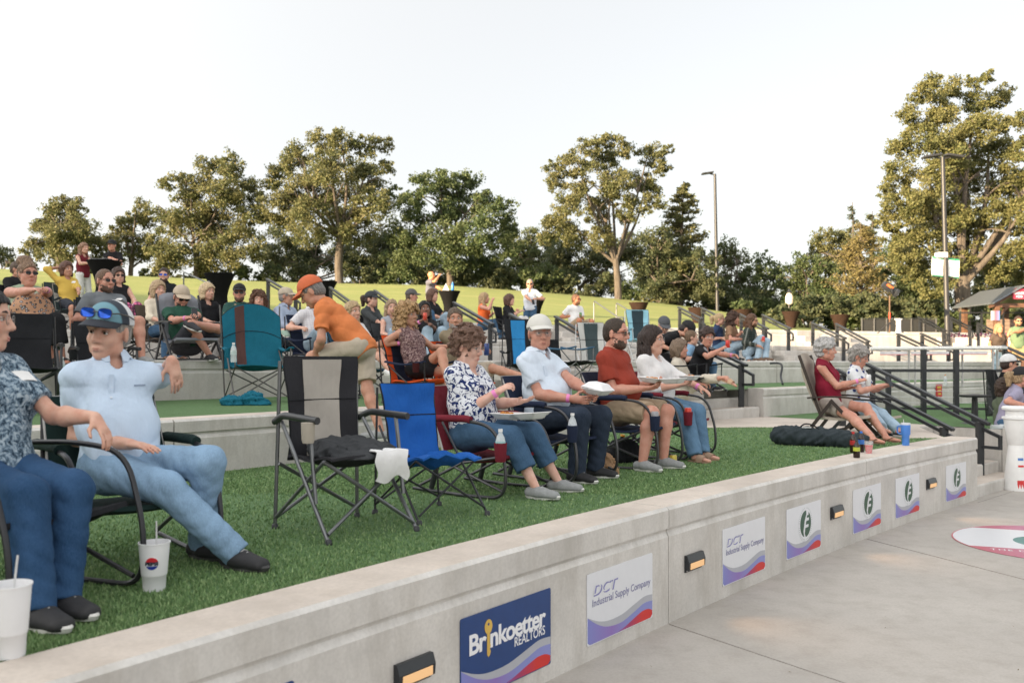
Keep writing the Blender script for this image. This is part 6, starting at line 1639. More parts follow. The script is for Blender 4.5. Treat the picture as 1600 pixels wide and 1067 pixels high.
# ---------------------------------------------------------------- poles and lamps
def pole(label, px, ytop, d, ybase, r, heads, name='light_pole'):
    t, b = at(px[0], ytop, d), at(px[1], ybase, d); root = thing(name, label, 'lamp post', b); T_ = t - b
    MB().tube([(0, 0, 0), T_], 0, 12, [r, r * .72]).build('pole', M('pole_paint', (.03, .03, .032), .45), root, smooth=True)
    for s in heads:
        h_ = MB(); m = Matrix.Translation(T_ + V((s * .38, 0, .03))) @ Matrix.Rotation(s * R(8), 4, 'Y'); h_.box((-.30, -.18, -.03), (.30, .18, .045), m); h_.bar(T_ + V((s * .02, 0, -.05)), T_ + V((s * .3, 0, .02)), .06, .06)
        h_.build('lamp_head', M('pole_paint', (.03, .03, .032), .45), root, bevel=.02)
    return root, T_, b
rt_, T_, b0 = pole('tall thin light pole on the lawn with one lamp head', (1117, 1121), 272, 46, 489, .095, (-1,))
MB().lathe([(.26, -.6), (.26, .25), (.24, .28), (.001, .28)], (0, 0, -.22), 20).build('footing', MC_WALL, rt_, smooth=True, angle=50)
rt_, T_, b0 = pole('tall dark light pole with two lamp heads and banners', (1473, 1481), 246, 31, 545, .095, (-1, 1))
G_BAN = M('banner_green', (.02, .2, .11), .6)
for s, wv in ((-1, -.02), (1, .03)):
    z0 = at(0, 433, 31).z - b0.z; z1 = at(0, 403, 31).z - b0.z; x0 = T_.x * .45
    def fn(u, v, s=s, wv=wv): return (x0 + s * (.08 + .40 * u), wv * math.sin(3 * u) + .02 * math.sin(5 * v), lerp(z0, z1, v) - .05 * u * s)
    bn = MB().sheet(fn, 8, 8, .006).build('banner', WHITE, rt_, smooth=True)
    for q in (.9, 0):
        MB().sheet(lambda u, v, q=q: V(fn(.02 + .96 * u, q + v * (.1 if q else .07))) + V((0, -.006, 0)), 8, 2, .004).build('banner_edge', G_BAN, bn, smooth=True)
    if s > 0:
        lg_ = MB(); cc = V(fn(.5, .56)) + V((0, -.008, 0))
        lg_.tube([cc + V((.085 * math.cos(R(a)), 0, .085 * math.sin(R(a)))) for a in range(40, 330, 15)], .014, 6); lg_.bar(cc + V((.0, 0, 0)), cc + V((.08, 0, -.01)), .02, .02); lg_.build('emblem', G_BAN, bn)
    for z in (z0, z1): MB().tube([(x0, 0, z), (x0 + s * .48, 0, z)], .012, 6).build('banner_arm', BLACK, rt_)
sp_ = at(1471, 399, 31) - b0; MB().box((sp_.x - .2, sp_.y - .15, sp_.z - .09), (sp_.x + .16, sp_.y + .1, sp_.z + .09)).build('speaker_box', WHITE, rt_, bevel=.02)  # white speaker box mounted on the pole
g = at(1233, 487, 44); root = thing('globe_lamp', 'small globe lamp glowing on a post before the hedge', 'lamp post', V((g.x, g.y, g.z - 1.2)))
MB().tube([(0, 0, 0), (0, 0, 1.55)], .06, 10).build('pole', BLACK, root, smooth=True)
M_WARM = bpy.data.materials.new('globe_glow'); M_WARM.use_nodes = True; _b = M_WARM.node_tree.nodes['Principled BSDF']; _b.inputs['Base Color'].default_value = (.7, .6, .5, 1); _b.inputs['Emission Color'].default_value = (1, .72, .45, 1); _b.inputs['Emission Strength'].default_value = .12
MB().lathe([(.1, 1.55), (.16, 1.6), (.18, 1.75), (.17, 1.95), (.11, 2.08), (.02, 2.14)], n=16).build('globe', M_WARM, root, smooth=True); MB().lathe([(.13, 2.12), (.10, 2.2), (.03, 2.3), (.005, 2.36)], n=12).build('finial', BLACK, root, smooth=True)
# stage light on its stand
g = at(1390, 520, 29); root = thing('stage_light', 'black and orange stage light on a tall stand before the trees', 'stage light', g)
h_ = at(1390, 462, 29) - g; MB().tube([(0, 0, 0), h_], .025, 8).build('stand', M('bronze_stand', (.12, .07, .04), .5), root, smooth=True); MB().tube([h_ * .38, h_ * .55], .03, 8).build('band', M('red_band', (.6, .06, .03), .5), root)
for a in range(3): MB().tube([(0, 0, .35), (.45 * math.cos(a * 2.1), .45 * math.sin(a * 2.1), 0)], .016, 6).build('leg', BLACK, root)
mt = Matrix.Translation(h_ + V((.02, 0, .22))) @ Matrix.Rotation(R(35), 4, 'Y') @ Matrix.Rotation(R(90), 4, 'Y')
lp = MB().lathe([(.001, -.30), (.11, -.28), (.14, -.12), (.14, .02), (.10, .04), (.10, .16), (.14, .19), (.14, .28), (.12, .28), (.10, .2)], n=18, mtx=mt).build('lamp_body', BLACK, root, smooth=True)
MB().box((-.05, -.16, -.2), (.02, .16, .02), mt).build('orange_strip', M('orange_strip', (.75, .14, .03), .5), lp)
MB().tube([h_, h_ + V((0, -.17, .1)), h_ + V((0, -.17, .24))], .02, 6).build('yoke', BLACK, root)
# mesh fence, far railing, planter, pavilion, white pedestal
g0, g1 = at(1346, 521, 33), at(1462, 521, 33); root = thing('mesh_fence', 'low black mesh fence panels before the thicket', 'fence', g0)
L = g1.x - g0.x; MB().box((0, 0, .06), (L, .03, .52)).build('mesh_panel', M('black_mesh', (.02, .021, .022), .8, 0, .3, 60), root)
for k in range(7): MB().bar((L * k / 6, -.03, -.1), (L * k / 6, -.03, .56), .04, .04, (1, 0, 0)).build('post', M('grey_post', (.1, .1, .1), .5), root)
MB().bar((0, -.02, .55), (L, -.02, .55), .04, .03).build('top_rail', BLACK, root)
g = at(1404, 521, 28); root = thing('pedestal', 'small white draped pedestal at the edge of the top wall', 'pedestal', g); MB().lathe([(.085, 0), (.07, .2), (.075, .4), (.12, .44), (.12, .46), (.001, .46)], n=14).build('cover', WHITE, root, smooth=True)
g0 = at(1500, 519, 35); root = thing('railing', 'black post and wire railing under the pavilion', 'railing', g0); L = 4.2
for k in range(6): MB().bar((L * k / 5, 0, -.2), (L * k / 5, 0, .75), .06, .06, (1, 0, 0)).build('post', BLACK, root)
MB().bar((0, 0, .76), (L, 0, .76), .07, .05).build('top_rail', BLACK, root)
for k in range(4): MB().tube([(0, 0, .1 + k * .16), (L, 0, .1 + k * .16)], .006, 5).build('cable', BLACK, root)
g0 = at(1489, 546, 31); root = thing('planter_wall', 'sunlit concrete planter wall with small magenta flowers', 'planter', g0); L = 3.6
MB().box((0, 0, -.5), (L, 1.2, .42)).build('wall', MC_CAP, root, bevel=.01)
fl = MB(); rr = random.Random(4)
for k in range(260):
    p = V((rr.uniform(.05, L - .05), rr.uniform(.05, 1.1), .44 + rr.uniform(0, .14))); n_ = V((rr.uniform(-1, 1), rr.uniform(-1, 1), rr.uniform(-1, 1))).normalized(); e = n_.orthogonal() * .03; f_ = n_.cross(e)
    fl.add([p - e, p - f_, p + e, p + f_], [(0, 1, 2, 3)])
tag(fl.build('flowers', leaf_mat('magenta_flowers', (.03, .05, .02), (.16, .02, .08), (.22, .02, .12)), root), kind='stuff')
WOODB = M('stained_wood', (.12, .06, .035), .7, 0, .25, 5); g0 = at(1557, 520, 34); root = thing('drinks_pavilion', 'small wooden gabled pavilion with a red drinks sign', 'pavilion', g0)
Wp = at(1626, 520, 34).x - g0.x; ez = at(0, 474, 34).z - g0.z; rz = at(0, 449, 34).z - g0.z
for x in (0, Wp):
    for y in (0, 2.4): MB().box((x - .09, y - .09, -.3), (x + .09, y + .09, ez)).build('post', WOODB, root, bevel=.01)
MB().box((-.25, -.07, ez - .16), (Wp + .25, .07, ez + .0)).build('beam', WOODB, root, bevel=.01)
for s in (0, 1):
    e0 = V((-.32, 0, ez - .05)) if s == 0 else V((Wp + .32, 0, ez - .05)); e1 = V((Wp / 2, 0, rz))
    MB().bar(e0 + V((0, -.1, -.1)), e1 + V((0, -.1, -.1)), .08, .13, (0, 1, 0)).build('rafter', WOODB, root)
    vs = [e0 + V((0, -.35, 0)), e1 + V((0, -.35, 0)), e1 + V((0, 2.8, 0)), e0 + V((0, 2.8, 0))]; MB().add(vs + [v + V((0, 0, .06)) for v in vs], [(0, 3, 2, 1), (4, 5, 6, 7), (0, 1, 5, 4), (1, 2, 6, 5), (2, 3, 7, 6), (3, 0, 4, 7)]).build('roof', M('metal_roof', (.17, .19, .21), .4, .5), root)
    MB().bar((.0 if s == 0 else Wp, 0, ez - .55), (.5 if s == 0 else Wp - .5, 0, ez - .05), .08, .1, (0, 1, 0)).build('brace', WOODB, root)
MB().box((.2, 1.0, -.2), (Wp - .2, 1.1, .55)).build('counter', M('counter_wood', (.24, .17, .13), .7), root)
MB().box((.75, .02, .9), (Wp - .2, .08, ez - .2)).build('dark_hatch', BLACK, root)
sg_ = at(1592, 459, 33.8) - g0; sgn = MB().prism([(-.24, -.2), (.24, -.2), (.24, .06)] + [(.24 * math.cos(R(a)), .06 + .16 * math.sin(R(a))) for a in range(10, 175, 15)] + [(-.24, .06)], 0, .03, Matrix.Translation(sg_) @ Matrix.Rotation(R(90), 4, 'X')).build('sign_board', M('sign_crimson', (.55, .05, .09), .5), root)
text_mesh('lettering', 'DRINKS', .115, S_INKW, sgn, Matrix.Translation(sg_ + V((0, -.035, -.02))) @ Matrix.Rotation(R(90), 4, 'X'), .001, align='CENTER', bold=.003)
text_mesh('lettering', 'HERE', .10, S_INKW, sgn, Matrix.Translation(sg_ + V((0, -.035, -.14))) @ Matrix.Rotation(R(90), 4, 'X'), .001, align='CENTER', bold=.003)
pb = at(1557, 493, 33.8) - g0; MB().box((pb.x - .16, -.14, pb.z - .18), (pb.x + .16, -.1, pb.z + .18)).build('notice', grad('notice_print', [(0, (.5, .5, .55)), (.5, (.45, .12, .16)), (1, (.1, .25, .5))]), root)
# popcorn stand
g = ground(1588, 765, 0.0); k = g.y / F; zz = lambda y: (765 - y) * k
root = thing('popcorn_stand', 'white display stand shaped like stacked paper cups', 'display stand', g, R(200))
MB().lathe([(.001, 0), (.155, 0), (.157, .012), (.100, zz(697)), (.098, zz(695))], n=32).build('lower_cup', WHITE, root, smooth=True, angle=50)
MB().lathe([(.098, zz(695)), (.104, zz(694)), (.150, zz(657)), (.150, zz(655))], n=32).build('upper_cup', WHITE, root, smooth=True, angle=50)
MB().lathe([(.150, zz(655)), (.172, zz(654)), (.172, zz(651)), (.13, zz(650)), (.128, zz(641)), (.17, zz(640)), (.176, zz(637)), (.16, zz(634.5)), (.001, zz(634))], n=32).build('lid', WHITE, root, smooth=True, angle=50)
def decal(ang, z0, z1, da, r0, r1, mat, nm='print'):
    MB().sheet(lambda u, v: ((lerp(r0, r1, v) + .002) * math.cos(R(ang + da * (u - .5))), (lerp(r0, r1, v) + .002) * math.sin(R(ang + da * (u - .5))), lerp(z0, z1, v)), 6, 3, .001).build(nm, mat, root, smooth=True)
RED = M('print_red', (.6, .03, .03), .5); PBLUE = M('print_blue', (.08, .2, .5), .5); PGOLD = M('print_gold', (.7, .42, .05), .5)
decal(62, .03, .14, 34, .152, .142, RED); decal(60, zz(672), zz(664), 22, .125, .137, PGOLD); decal(66, zz(684), zz(681), 30, .113, .117, RED); decal(66, zz(718), zz(714), 34, .118, .114, PBLUE); decal(66, zz(728), zz(725), 32, .129, .126, RED); decal(62, zz(662), zz(660), 28, .14, .143, PBLUE)
# ---------------------------------------------------------------- cups, bottles, food, bags
def straw(root, r, z, L=.09):
    MB().tube([(0, .01, z * .6), (.02, .012, z + L)], .0035, 7).build('straw', M('clear_straw', (.6, .6, .6), .3), root, smooth=True)
CUPW = M('foam_white', (.74, .74, .75), .6, 0, .03)
def foam_cup(label, p, h_, r, logo=False, rz=0, lid=False):
    root = thing('foam_cup', label, 'cup', p, rz)
    o = MB().lathe([(.001, 0), (r * .70, 0), (r * .71, .004), (r * .76, h_ * .30), (r * .80, h_ * .31), (r * .82, h_ * .34), (r * .985, h_ * .97), (r * 1.03, h_ * .975), (r * 1.03, h_), (r * .97, h_), (r * .8, h_ * .5), (r * .78, h_ * .48), (.001, h_ * .47)], n=36).build('cup', CUPW, root, smooth=True, angle=50)
    if logo:
        zc, rr = h_ * .60, r * .41
        def disc(y0, y1, k, ex):
            n = 14
            def fn(u, v):
                y = lerp(y0, y1, v); hw = math.sqrt(max(0, 1 - y * y)) * k; a = (u - .5) * 2 * hw * rr / (r * .9); z = zc + y * rr * k; rc = r * lerp(.82, .985, (z / h_ - .34) / .63) + ex
                return (rc * math.cos(a), rc * math.sin(a), z)
            return MB().sheet(fn, n, 8, .0006)
        disc(-1, 1, 1.12, .0006).build('logo_disc', S_INKW, root, smooth=True); disc(.18, .99, 1, .0012).build('logo_red', M('logo_red', (.55, .02, .03), .4), root, smooth=True); disc(-.99, -.42, 1, .0012).build('logo_blue', M('logo_blue', (.01, .03, .28), .4), root, smooth=True)
        t = text_mesh('lettering', 'PEPSI', .019, M('logo_ink', (.01, .012, .03), .4), root, Matrix.Translation((r * .9, -.027, zc - rr * .26)) @ Matrix(((0, 0, 1, 0), (1, 0, 0, 0), (0, 1, 0, 0), (0, 0, 0, 1))), .0003, bold=.0012, fitw=.052)
        wx = max(v.co.x for v in t.data.vertices)
        for v in t.data.vertices:
            y = -.027 + v.co.x * .052 / max(.001, wx); v.co.z -= (r * .9 - math.sqrt(max(1e-6, (r * .905) ** 2 - y * y))) - .002
    straw(root, r, h_)
    return root
foam_cup('white foam cup with a red and blue logo standing on the turf', ground(241, 921, .745), .205, .064, True, R(-78))
foam_cup('plain white foam cup on the wall cap at the lower left corner', ground(15, 1024, .76), .235, .066)
PLAST = bpy.data.materials.new('clear_plastic'); PLAST.use_nodes = True; _b = PLAST.node_tree.nodes['Principled BSDF']; _b.inputs['Base Color'].default_value = (.85, .9, .92, 1); _b.inputs['Roughness'].default_value = .12; _b.inputs['Alpha'].default_value = .42
THIN = PLAST.copy(); THIN.name = 'thin_plastic'; THIN.node_tree.nodes['Principled BSDF'].inputs['Alpha'].default_value = .16
def bottle(label, p, liquid=None, capc=(.7, .7, .7), lab=None, h_=.21, r=.032, group=None, tilt=None):
    root = thing('bottle', label, 'bottle', p, 0, group)
    if tilt: root.rotation_euler = tilt
    MB().lathe([(.001, 0), (r * .9, 0), (r, .008), (r, h_ * .36), (r * .95, h_ * .4), (r, h_ * .45), (r, h_ * .62), (r * .8, h_ * .74), (r * .42, h_ * .86), (r * .40, h_ * .91), (.001, h_ * .91)], n=20).build('body', liquid or PLAST, root, smooth=True, angle=60)
    MB().lathe([(.001, h_ * .91), (r * .46, h_ * .91), (r * .46, h_), (.001, h_)], n=14).build('bottle_cap', M('bottle_cap', capc, .4), root, smooth=True, angle=50)
    if lab: MB().lathe([(r * 1.02, h_ * .38), (r * 1.02, h_ * .60)], n=20).build('wrapper', M('wrapper', lab, .4), root, smooth=True)
    return root
COLA = M('cola', (.02, .008, .005), .08)
bottle('cola bottle with red label on the wall cap', ground(1333, 707, .76), COLA, (.5, .02, .02), (.35, .02, .02), .215)
bottle('soda bottle with blue label and blue cap on the wall cap', ground(1345.5, 706, .76), COLA, (.03, .16, .55), (.04, .16, .5), .215)
bottle('dark soda bottle with yellow green label, nearest the edge of the cap', ground(1338.5, 715, .76), COLA, (.03, .03, .03), (.45, .5, .06), .175)
g = ground(1357.5, 708, .76); root = thing('plastic_cup', 'clear plastic cup of red drink on the wall cap', 'cup', g)
MB().lathe([(.001, 0), (.030, 0), (.040, .085), (.001, .085)], n=20).build('drink', M('red_drink', (.62, .05, .045), .2), root, smooth=True, angle=50); MB().lathe([(.0315, 0), (.0455, .125), (.0445, .125), (.0305, .002)], n=20).build('cup', THIN, root, smooth=True)
g = ground(1415, 697, .75); root = thing('tumbler', 'tall blue insulated tumbler with handle and straw', 'tumbler', g, R(120))
k = .0071
MB().lathe([(.001, 0), (.036, 0), (.038, .01), (.040, .12), (.050, .135), (.052, .235), (.051, .24), (.001, .24)], n=28).build('body', M('tumbler_blue', (.07, .22, .62), .4), root, smooth=True, angle=50)
MB().lathe([(.052, .24), (.053, .25), (.048, .262), (.001, .262)], n=24).build('lid', M('tumbler_lid', (.55, .58, .62), .3), root, smooth=True, angle=50)
MB().tube(rounded([(.05, 0, .22), (.105, 0, .22), (.105, 0, .14), (.05, 0, .13)], .025), .009, 8).build('handle', M('tumbler_blue', (.07, .22, .62), .4), root, smooth=True); straw(root, .05, .25, .05)

def clamshell(label, p, rz, open_=100, food=True, w_=.105, tilt=0, lid=True):
    root = thing('takeout_box', label, 'takeout box', p, rz)
    if tilt: root.rotation_euler = (0, tilt, rz)
    def tray(u, v, s=1):
        a, b = (u - .5) * 2, (v - .5) * 2; e = max(abs(a), abs(b)); return (a * w_ * (.82 + .18 * max(0, e - .8) * 5), b * w_ * (.82 + .18 * max(0, e - .8) * 5), s * .045 * max(0, (e - .72)) / .28)
    MB().sheet(tray, 16, 16, .004).build('tray', CUPW, root, smooth=True, angle=70)
    lm = Matrix.Translation((w_, 0, .045)) @ Matrix.Rotation(R(180 - open_), 4, 'Y').inverted() @ Matrix.Translation((w_, 0, 0))
    if lid: MB().sheet(lambda u, v: lm @ V(tray(u, v, 1)) - lm.to_3x3() @ V((0, 0, .045)), 16, 16, .004).build('lid', CUPW, root, smooth=True, angle=70)
    if food:
        rr = random.Random(len(label)); vx = Vox((-.1, -.1, -.01), (.1, .1, .08), .006)
        for q in range(9): vx.ell((rr.uniform(-.05, .04), rr.uniform(-.055, .055), .022 + rr.uniform(0, .018)), (.022, .018, .015), None, .004)
        vx.rough(.003, 160, 3); link('food', vx.mesh('food'), M('fried_food', (.5, .2, .035), .6, 0, .3, 40), root)
    return root
p = J5['w'](J5['kne'][1].lerp(J5['P'], .42)) + V((.10, .02, .115)); clamshell('open white takeout box with fried food on the lap of the floral blouse', p, R(-40), 175)
wv = lambda J, i, fwd=.08, up_=.0: J['w'](J['wri'][i] + (J['wri'][i] - J['elb'][i]).normalized() * fwd + V((0, 0, up_)))
mid2 = lambda J, f, u: (wv(J, 0, f, u) + wv(J, 1, f, u)) / 2
clamshell('closed white takeout box held by the man in the white cap', mid2(J6, .11, .035) + V((.05, 0, 0)), R(-36), 3, False, .10, R(8))
clamshell('open white takeout tray held by the man in the rust shirt', mid2(J7, .08, .03) + V((-.03, 0, 0)), R(-30), 172, True, .10, R(6))
clamshell('white takeout box heaped with food held by the woman in white', wv(J8, 1, .11, .035), R(-34), 150, True, .085, 0, False)
def can(label, p, col, capc=(.6, .6, .62), rz=0, h_=.12, r=.033):
    root = thing('drink_can', label, 'can', p - V((0, 0, h_ / 2)), rz); MB().lathe([(.001, 0), (r * .8, 0), (r, .008), (r, h_ - .012), (r * .82, h_ - .001), (.001, h_ - .003)], n=18).build('can_body', M('can_paint', col, .3, .2), root, smooth=True, angle=50)
    MB().lathe([(.001, h_ - .002), (r * .8, h_ - .002), (r * .8, h_)], n=14).build('can_top', SILVER, root); return root
can('pale drink can held by the man in the grey T shirt', wv(J16, 0, .10, .05), (.6, .6, .6))
can('slim can in a dark blue sleeve held by the grey bearded man', wv(J14, 1, .10, .0), (.03, .06, .2), h_=.15)
can('red and green can held by the woman with long dark hair', wv(J32, 1, .10, .03), (.6, .08, .05)); can('green can held by the man on the top wall', wv(J38, 0, .10, .0), (.1, .25, .08)); can('red can held by the woman leaning over', wv(J42, 1, .10, .03), (.6, .05, .04)); can('red cup held by the long haired man', wv(J46, 0, .10, .02), (.6, .06, .05))
can('white cup held by the woman in the tall beige chair', wv(J9, 1, .11, -.02), (.7, .7, .7), h_=.14); can('pale can held by the bald man drinking', wv(J37, 1, .4, .6), (.4, .4, .4)) if False else None
def phone(label, p, rz, rx=60):
    root = thing('phone', label, 'phone', p); root.rotation_euler = (R(rx), 0, rz); MB().box((-.037, -.076, -.004), (.037, .076, .004)).build('case', BLACK, root, bevel=.004); MB().box((-.033, -.07, .004), (.033, .07, .0048)).build('screen', M('screen_glass', (.01, .012, .016), .08), root)
phone('black phone in the hands of the man in the green T shirt', mid2(J23, .11, .03), R(30)); phone('black phone in the hands of the grey haired woman in white', mid2(J10, .11, .03), R(30)); phone('black phone held by the standing man in white', wv(J37, 1, .11, .01), R(20))
# bottles and cans in the chair cup holders
def holder_pt(J, x, y, z): return J['base'] + J['Ry'] @ V((J['P'].x + .06 + x, J['P'].y + y, z))
shz = lambda J: J['P'].z - .12
q = holder_pt(J5, .43, -.375, shz(J5) - .02); bottle('water bottle in the maroon cup holder', q, None, (.75, .75, .75), (.3, .5, .5), .21, .034)
q = holder_pt(J8, .43, -.375, shz(J8) + .075); can('red soda can in the maroon cup holder', q, (.6, .05, .03))
q = holder_pt(J6, .43, -.375, shz(J6) - .02); bottle('water bottle in the navy cup holder', q, None, (.75, .75, .75), (.55, .6, .65), .21, .034)
q = holder_pt(J7, .43, -.375, shz(J7) + .075); can('silver can in the navy cup holder', q, (.3, .3, .32))
bottle('water bottle standing in the holder of the teal chair', at(365, 566, 9.6), None, (.8, .8, .8), (.5, .6, .6)); bottle('water bottle beside the black chair at the left', at(97, 590, 9.0), None, (.8, .8, .8), (.35, .5, .5))
bottle('clear water bottle on the middle turf behind the railing', ground(1477, 602, T2), None, (.75, .3, .1), (.5, .55, .6)); bottle('clear bottle lying on the wall by the stand, left one', ground(1549, 667, .80), None, tilt=(0, R(90), R(10))); bottle('clear bottle lying on the wall by the stand, right one', ground(1562, 666, .80), None, tilt=(0, R(90), R(-15)))
can('yellow can on the turf behind the grey shoes', ground(1052, 731, T1) + V((0, 0, .06)), (.5, .4, .06))

def lump(name, label, cat, p, rz, prims, mat, h=.010, wr=.006, freq=40, part='body', extra=None):
    root = thing(name, label, cat, p, rz); xs = [c_[i] + s_ * m for c_, m in [(q[0], max(q[1])) for q in prims] for s_ in (1, -1) for i in (0,)]
    lo = [min(q[0][i] - max(q[1]) for q in prims) - .05 for i in range(3)]; hi = [max(q[0][i] + max(q[1]) for q in prims) + .05 for i in range(3)]
    vx = Vox(lo, hi, h)
    for c_, r_ in prims: vx.ell(c_, r_, None, .05)
    vx.rough(wr, freq, len(label)); vx.plane((0, 0, 0), (0, 0, -1)); link(part, vx.mesh(part), mat, root); return root
a, b_ = ground(1214, 694, T1), ground(1343, 699, T1); c_ = (a + b_) / 2; c_.z = T1; L = (b_ - a).length / 2; ang = math.atan2(b_.y - a.y, b_.x - a.x)
rt_ = lump('chair_bag', 'long dark grey chair bag lying on the turf', 'bag', c_, ang, [((lerp(-L + .12, L - .1, t), 0, .10 - .02 * t), (.20, .15 - .02 * t, .12 - .025 * t)) for t in (0, .2, .4, .6, .8, 1)], cloth((.032, .042, .048)), .010, .009, 30)
MB().tube(curve_pts([(-L * .45, -.05, .19), (-L * .3, -.06, .245), (-L * .1, -.05, .235), (.02, -.05, .19)], 5), .009, 6).build('handle', BLACKF, rt_, smooth=True); MB().box((-L * .36, -.09, .205), (-L * .14, -.02, .212)).build('tag', WHITE, rt_)
lump('crumpled_bag', 'crumpled teal chair sleeve under the teal chair', 'bag', ground(382, 633, T2), 0, [((-.12, 0, .03), (.16, .12, .08)), ((.08, .03, .05), (.14, .1, .10)), ((.2, 0, .02), (.1, .08, .05))], TEALB, .010, .012, 50)
lump('backpack', 'black backpack under the rust shirt man', 'bag', ground(972, 728, T1) + V((.05, .3, 0)), .5, [((0, 0, .1), (.17, .12, .13)), ((.12, .02, .06), (.12, .1, .08))], BLACKF, .010, .008, 40)
lump('paper_bag', 'brown paper bag on the turf beside dark shoes', 'bag', ground(950, 742, T1), .3, [((0, 0, .08), (.06, .05, .1)), ((.02, 0, .03), (.08, .06, .05))], M('kraft_paper', (.32, .19, .10), .8, 0, .15), .008, .008, 60)
gc = ground(533, 826, T1); Rg = Matrix.Rotation(R(-48), 4, 'Z')
lump('jacket', 'dark grey jacket heaped on the seat of the grey chair', 'jacket', gc + Rg @ V((.08, .02, .43)), R(-48), [((-.1, 0, .03), (.16, .2, .07)), ((.06, .08, .02), (.16, .14, .06)), ((-.02, -.14, .02), (.14, .09, .07)), ((.17, -.05, .0), (.1, .15, .04))], c((.045, .048, .052)), .008, .010, 45)
tw = thing('towel', 'white towel hanging over the front of the grey chair seat', 'towel', gc + Rg @ V((.335, .10, .46)), R(-48))
MB().sheet(lambda u, v: (.03 * math.sin(1.5 * v * 2) - .08 + .10 * min(1, v * 3), (u - .5) * .21 + .015 * math.sin(9 * v), .012 - .16 * max(0, v - .3) / .7 * (1 + .12 * math.sin(7 * u)) + .004 * math.sin(12 * u)), 14, 10, .006).build('fabric', WHITET, tw, smooth=True)
tw = thing('towel', 'pale cloth hanging on the blue chair', 'towel', ground(668, 803, T1) + Rg @ V((-.02, -.27, .40)), R(-48))
MB().sheet(lambda u, v: ((u - .5) * .13, .02 * math.sin(6 * u) - .01, -.17 * v + .01 * math.sin(8 * u)), 8, 8, .006).build('fabric', c((.5, .48, .46)), tw, smooth=True)
# leopard shawl on the lap of the large woman
J = J15; vx = Vox((-.5, -.45, J['P'].z - .4), (.75, .45, J['P'].z + .55), .013)
P, tu, tf = J['P'], J['tu'], J['tf']
vx.ell(P + tu * .16 + tf * .20, (.2, .22, .2), None, .05); vx.ell(P + V((.24, .02, .06)), (.22, .2, .12), None, .08); vx.cone(P + V((.38, 0, .03)), P + V((.46, -.05, -.17)), .11, .07, .06, (0, 1, 0), 1.5); vx.wrinkle(.008, 3, 30)
link('shawl', vx.mesh('shawl'), pattern('leopard', 'spots', [(.42, .24, .15), (.05, .045, .05), (.4, .38, .38)], 25), J['root'])
# cable on the wall, red notice, pale blue and grey chairs in the middle, name tags
mb = MB(); q = [at(1203, 567.5, 18.3), at(1217, 567.5, 18.2), at(1222, 573, 18.0), at(1220, 588, 17.9), at(1223, 600, 17.6)]
o = mb.tube(curve_pts(q, 6), .022, 8).build('cable', BLACK, None, smooth=True); tag(o, 'thick black cable hanging down the face of the seat wall', 'cable')
p_, d_ = phi_px(1466, 64.1); xx, yy = pol(p_, 64.09); root = thing('notice', 'red notice with yellow lettering on the seat wall', 'sign', (xx, yy, T1 + .16)); root.rotation_euler = (0, 0, R(p_ + 90 + 180))
MB().box((-.12, -.012, -.0), (.12, 0, .27)).build('panel', M('notice_red', (.5, .03, .03), .5), root)
for k in range(3): MB().box((-.08 + .02 * k, -.0145, .19 - .07 * k), (.07, -.012, .225 - .07 * k)).build('lettering', M('notice_yellow', (.6, .45, .05), .5), root)
quad_chair('pale blue camp chair standing empty on the third row', V((at(1004, HZ, 17.6).x, 17.6, T3 - .02)), -80, sh=.45, bh=.58, bw=.24, side=c((.28, .52, .62)), centre=c((.03, .05, .06)), frame=SILVER)
quad_chair('grey and white camp chair standing empty beside the rust shirt man', V((at(934, HZ, 14.6).x, 14.6, T2)), -75, sh=.5, bh=.62, bw=.24, side=c((.5, .5, .48)), centre=c((.05, .07, .075)), frame=SILVER)
quad_chair('black and blue camp chair standing empty left of the white cap', V((at(818, HZ, 14.5).x, 14.5, T2)), -75, sh=.45, bh=.72, bw=.24, side=BLACKF, centre=c((.03, .22, .5)), frame=DARK_METAL)
quad_chair('black camp chair standing empty right of the white cap', V((at(885, HZ, 13.2).x, 13.2, T2)), -30, sh=.5, bh=.3, side=BLACKF, frame=GREY_METAL, armm=c((.05, .12, .2)))
root = thing('stool', 'small black round stool on the side turf', 'stool', V((at(1523, HZ, 13.6).x, 13.6, T1))); MB().lathe([(.001, .40), (.22, .40), (.23, .43), (.001, .45)], n=20).build('seat', BLACK, root, smooth=True, angle=50); MB().lathe([(.2, 0), (.05, .04), (.04, .40)], n=14).build('pedestal', BLACK, root, smooth=True)
from mathutils.bvhtree import BVHTree
def name_tag(J, px, py, w_=.075, h_=.05, mat=WHITE, name='name_tag', off=.006):
    sh_ = [o for o in J['root'].children if o.name.startswith('shirt')][0]; me = sh_.data
    bv = BVHTree.FromPolygons([v.co for v in me.vertices], [tuple(p.vertices) for p in me.polygons])
    inv = J['Ry'].transposed(); o_ = inv @ (V((0, 0, CAMZ)) - J['base']); q_ = inv @ (at(px, py, J['d']) - J['base'])
    hit, nrm, _, _ = bv.ray_cast(o_, (q_ - o_).normalized())
    if hit is None: return
    x_ = V((0, 0, 1)).cross(nrm).normalized(); y_ = nrm.cross(x_)
    m_ = Matrix((x_, y_, nrm)).transposed().to_4x4(); m_.translation = hit + nrm * .006
    MB().sheet(lambda u, v: ((u - .5) * w_, (v - .5) * h_, -.35 * ((u - .5) * w_) ** 2 * 8), 4, 3, .003).build(name, mat, sh_, smooth=True, mtx=m_)
name_tag(J1, 36, 588, .10, .062); name_tag(J16, 186, 468); name_tag(J17, 115, 441); name_tag(J48, 1570, 519, .1, .05)
name_tag(J2, 174, 604, .024, .12, c((.50, .61, .755)), 'placket', .005)
for y_ in (588, 606, 622): name_tag(J2, 174, y_, .011, .011, M('shirt_button', (.6, .66, .74), .3), 'button', .011)
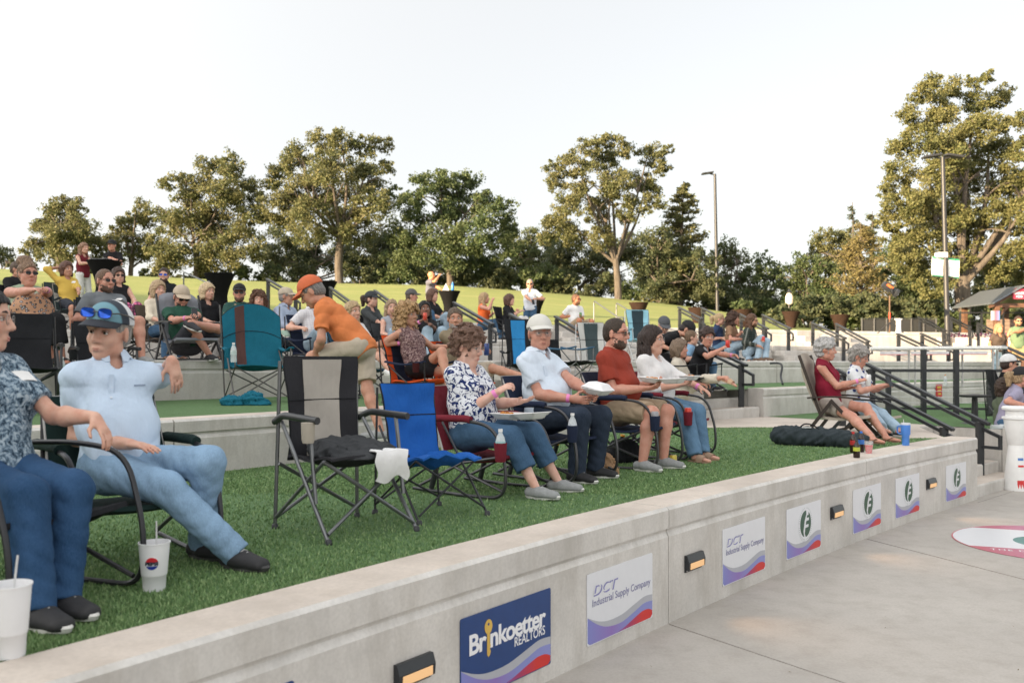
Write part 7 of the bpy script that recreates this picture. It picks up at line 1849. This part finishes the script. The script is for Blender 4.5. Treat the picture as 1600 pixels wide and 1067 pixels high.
name_tag(J2, 218, 602, .07, .006, M('chest_stitch', (.22, .28, .38), .7), 'chest_embroidery', .006); name_tag(J7, 985, 567, .05, .009, M('rust_stitch', (.55, .3, .26), .7), 'chest_embroidery', .005)
name_tag(J6, 852, 580, .03, .09, c((.56, .64, .75)), 'placket', .006)
# fallen leaves and specks on the plaza
rr = random.Random(12); mb = MB()
for k in range(22):
    q = ground(rr.uniform(900, 1600), rr.uniform(820, 1060), .0); a_ = rr.uniform(0, 6.28); s_ = rr.uniform(.005, .012); e = V((math.cos(a_), math.sin(a_), .2)) * s_; f_ = V((-math.sin(a_), math.cos(a_), .1)) * s_ * .45
    if (q - V((CX, CY, 0))).length > 59.8: continue
    mb.add([q + V((0, 0, .006)) - e, q + V((0, 0, .006)) - f_, q + V((0, 0, .008)) + e, q + V((0, 0, .006)) + f_], [(0, 1, 2, 3)])
tag(mb.build('leaf_litter', leaf_mat('dry_leaves', (.16, .10, .05), (.22, .15, .08), (.12, .13, .05))), 'a few dry leaf specks scattered over the concrete plaza', 'leaf litter', kind='stuff')
# table clutter
g = at(160, 406.5, 21.4)
for i, (dx, lab) in enumerate(((-.15, 'white paper plate on the black table, nearest the woman'), (.12, 'white paper plate on the black table, nearest the man'))):
    root = thing('paper_plate', lab, 'plate', g + V((dx, -.05, .0))); MB().lathe([(.001, 0), (.09, .003), (.13, .018), (.13, .022), (.001, .012)], n=20).build('plate', CUPW, root, smooth=True)
g = at(702, 454, 31.9); bottle('blue bottle on the table of the man drinking', g + V((.12, 0, 0)), M('blue_plastic', (.03, .2, .6), .3), (.1, .3, .6), None, .3, .05); root = thing('menu_card', 'white folded menu card on the table of the man drinking', 'card', g + V((-.12, 0, 0))); MB().prism([(-.12, 0), (.12, 0), (0, .26)], -.01, .01, Matrix.Rotation(R(90), 4, 'X')).build('card', WHITE, root)
g = at(1160, 484, 34.8); root = thing('potted_plant', 'bushy green plant on a cocktail table', 'plant', g); rr = np.random.default_rng(8); lv = leaves([((0, 0, .2), .28), ((.25, 0, .15), .2), ((-.25, 0, .15), .2)], .09, .8, rr); link('foliage', np_mesh('foliage', lv, np.arange(len(lv)).reshape(-1, 4), False), LEAF_GREEN, root); MB().lathe([(.12, 0), (.14, .1), (.001, .1)], n=14).build('pot', BLACK, root)
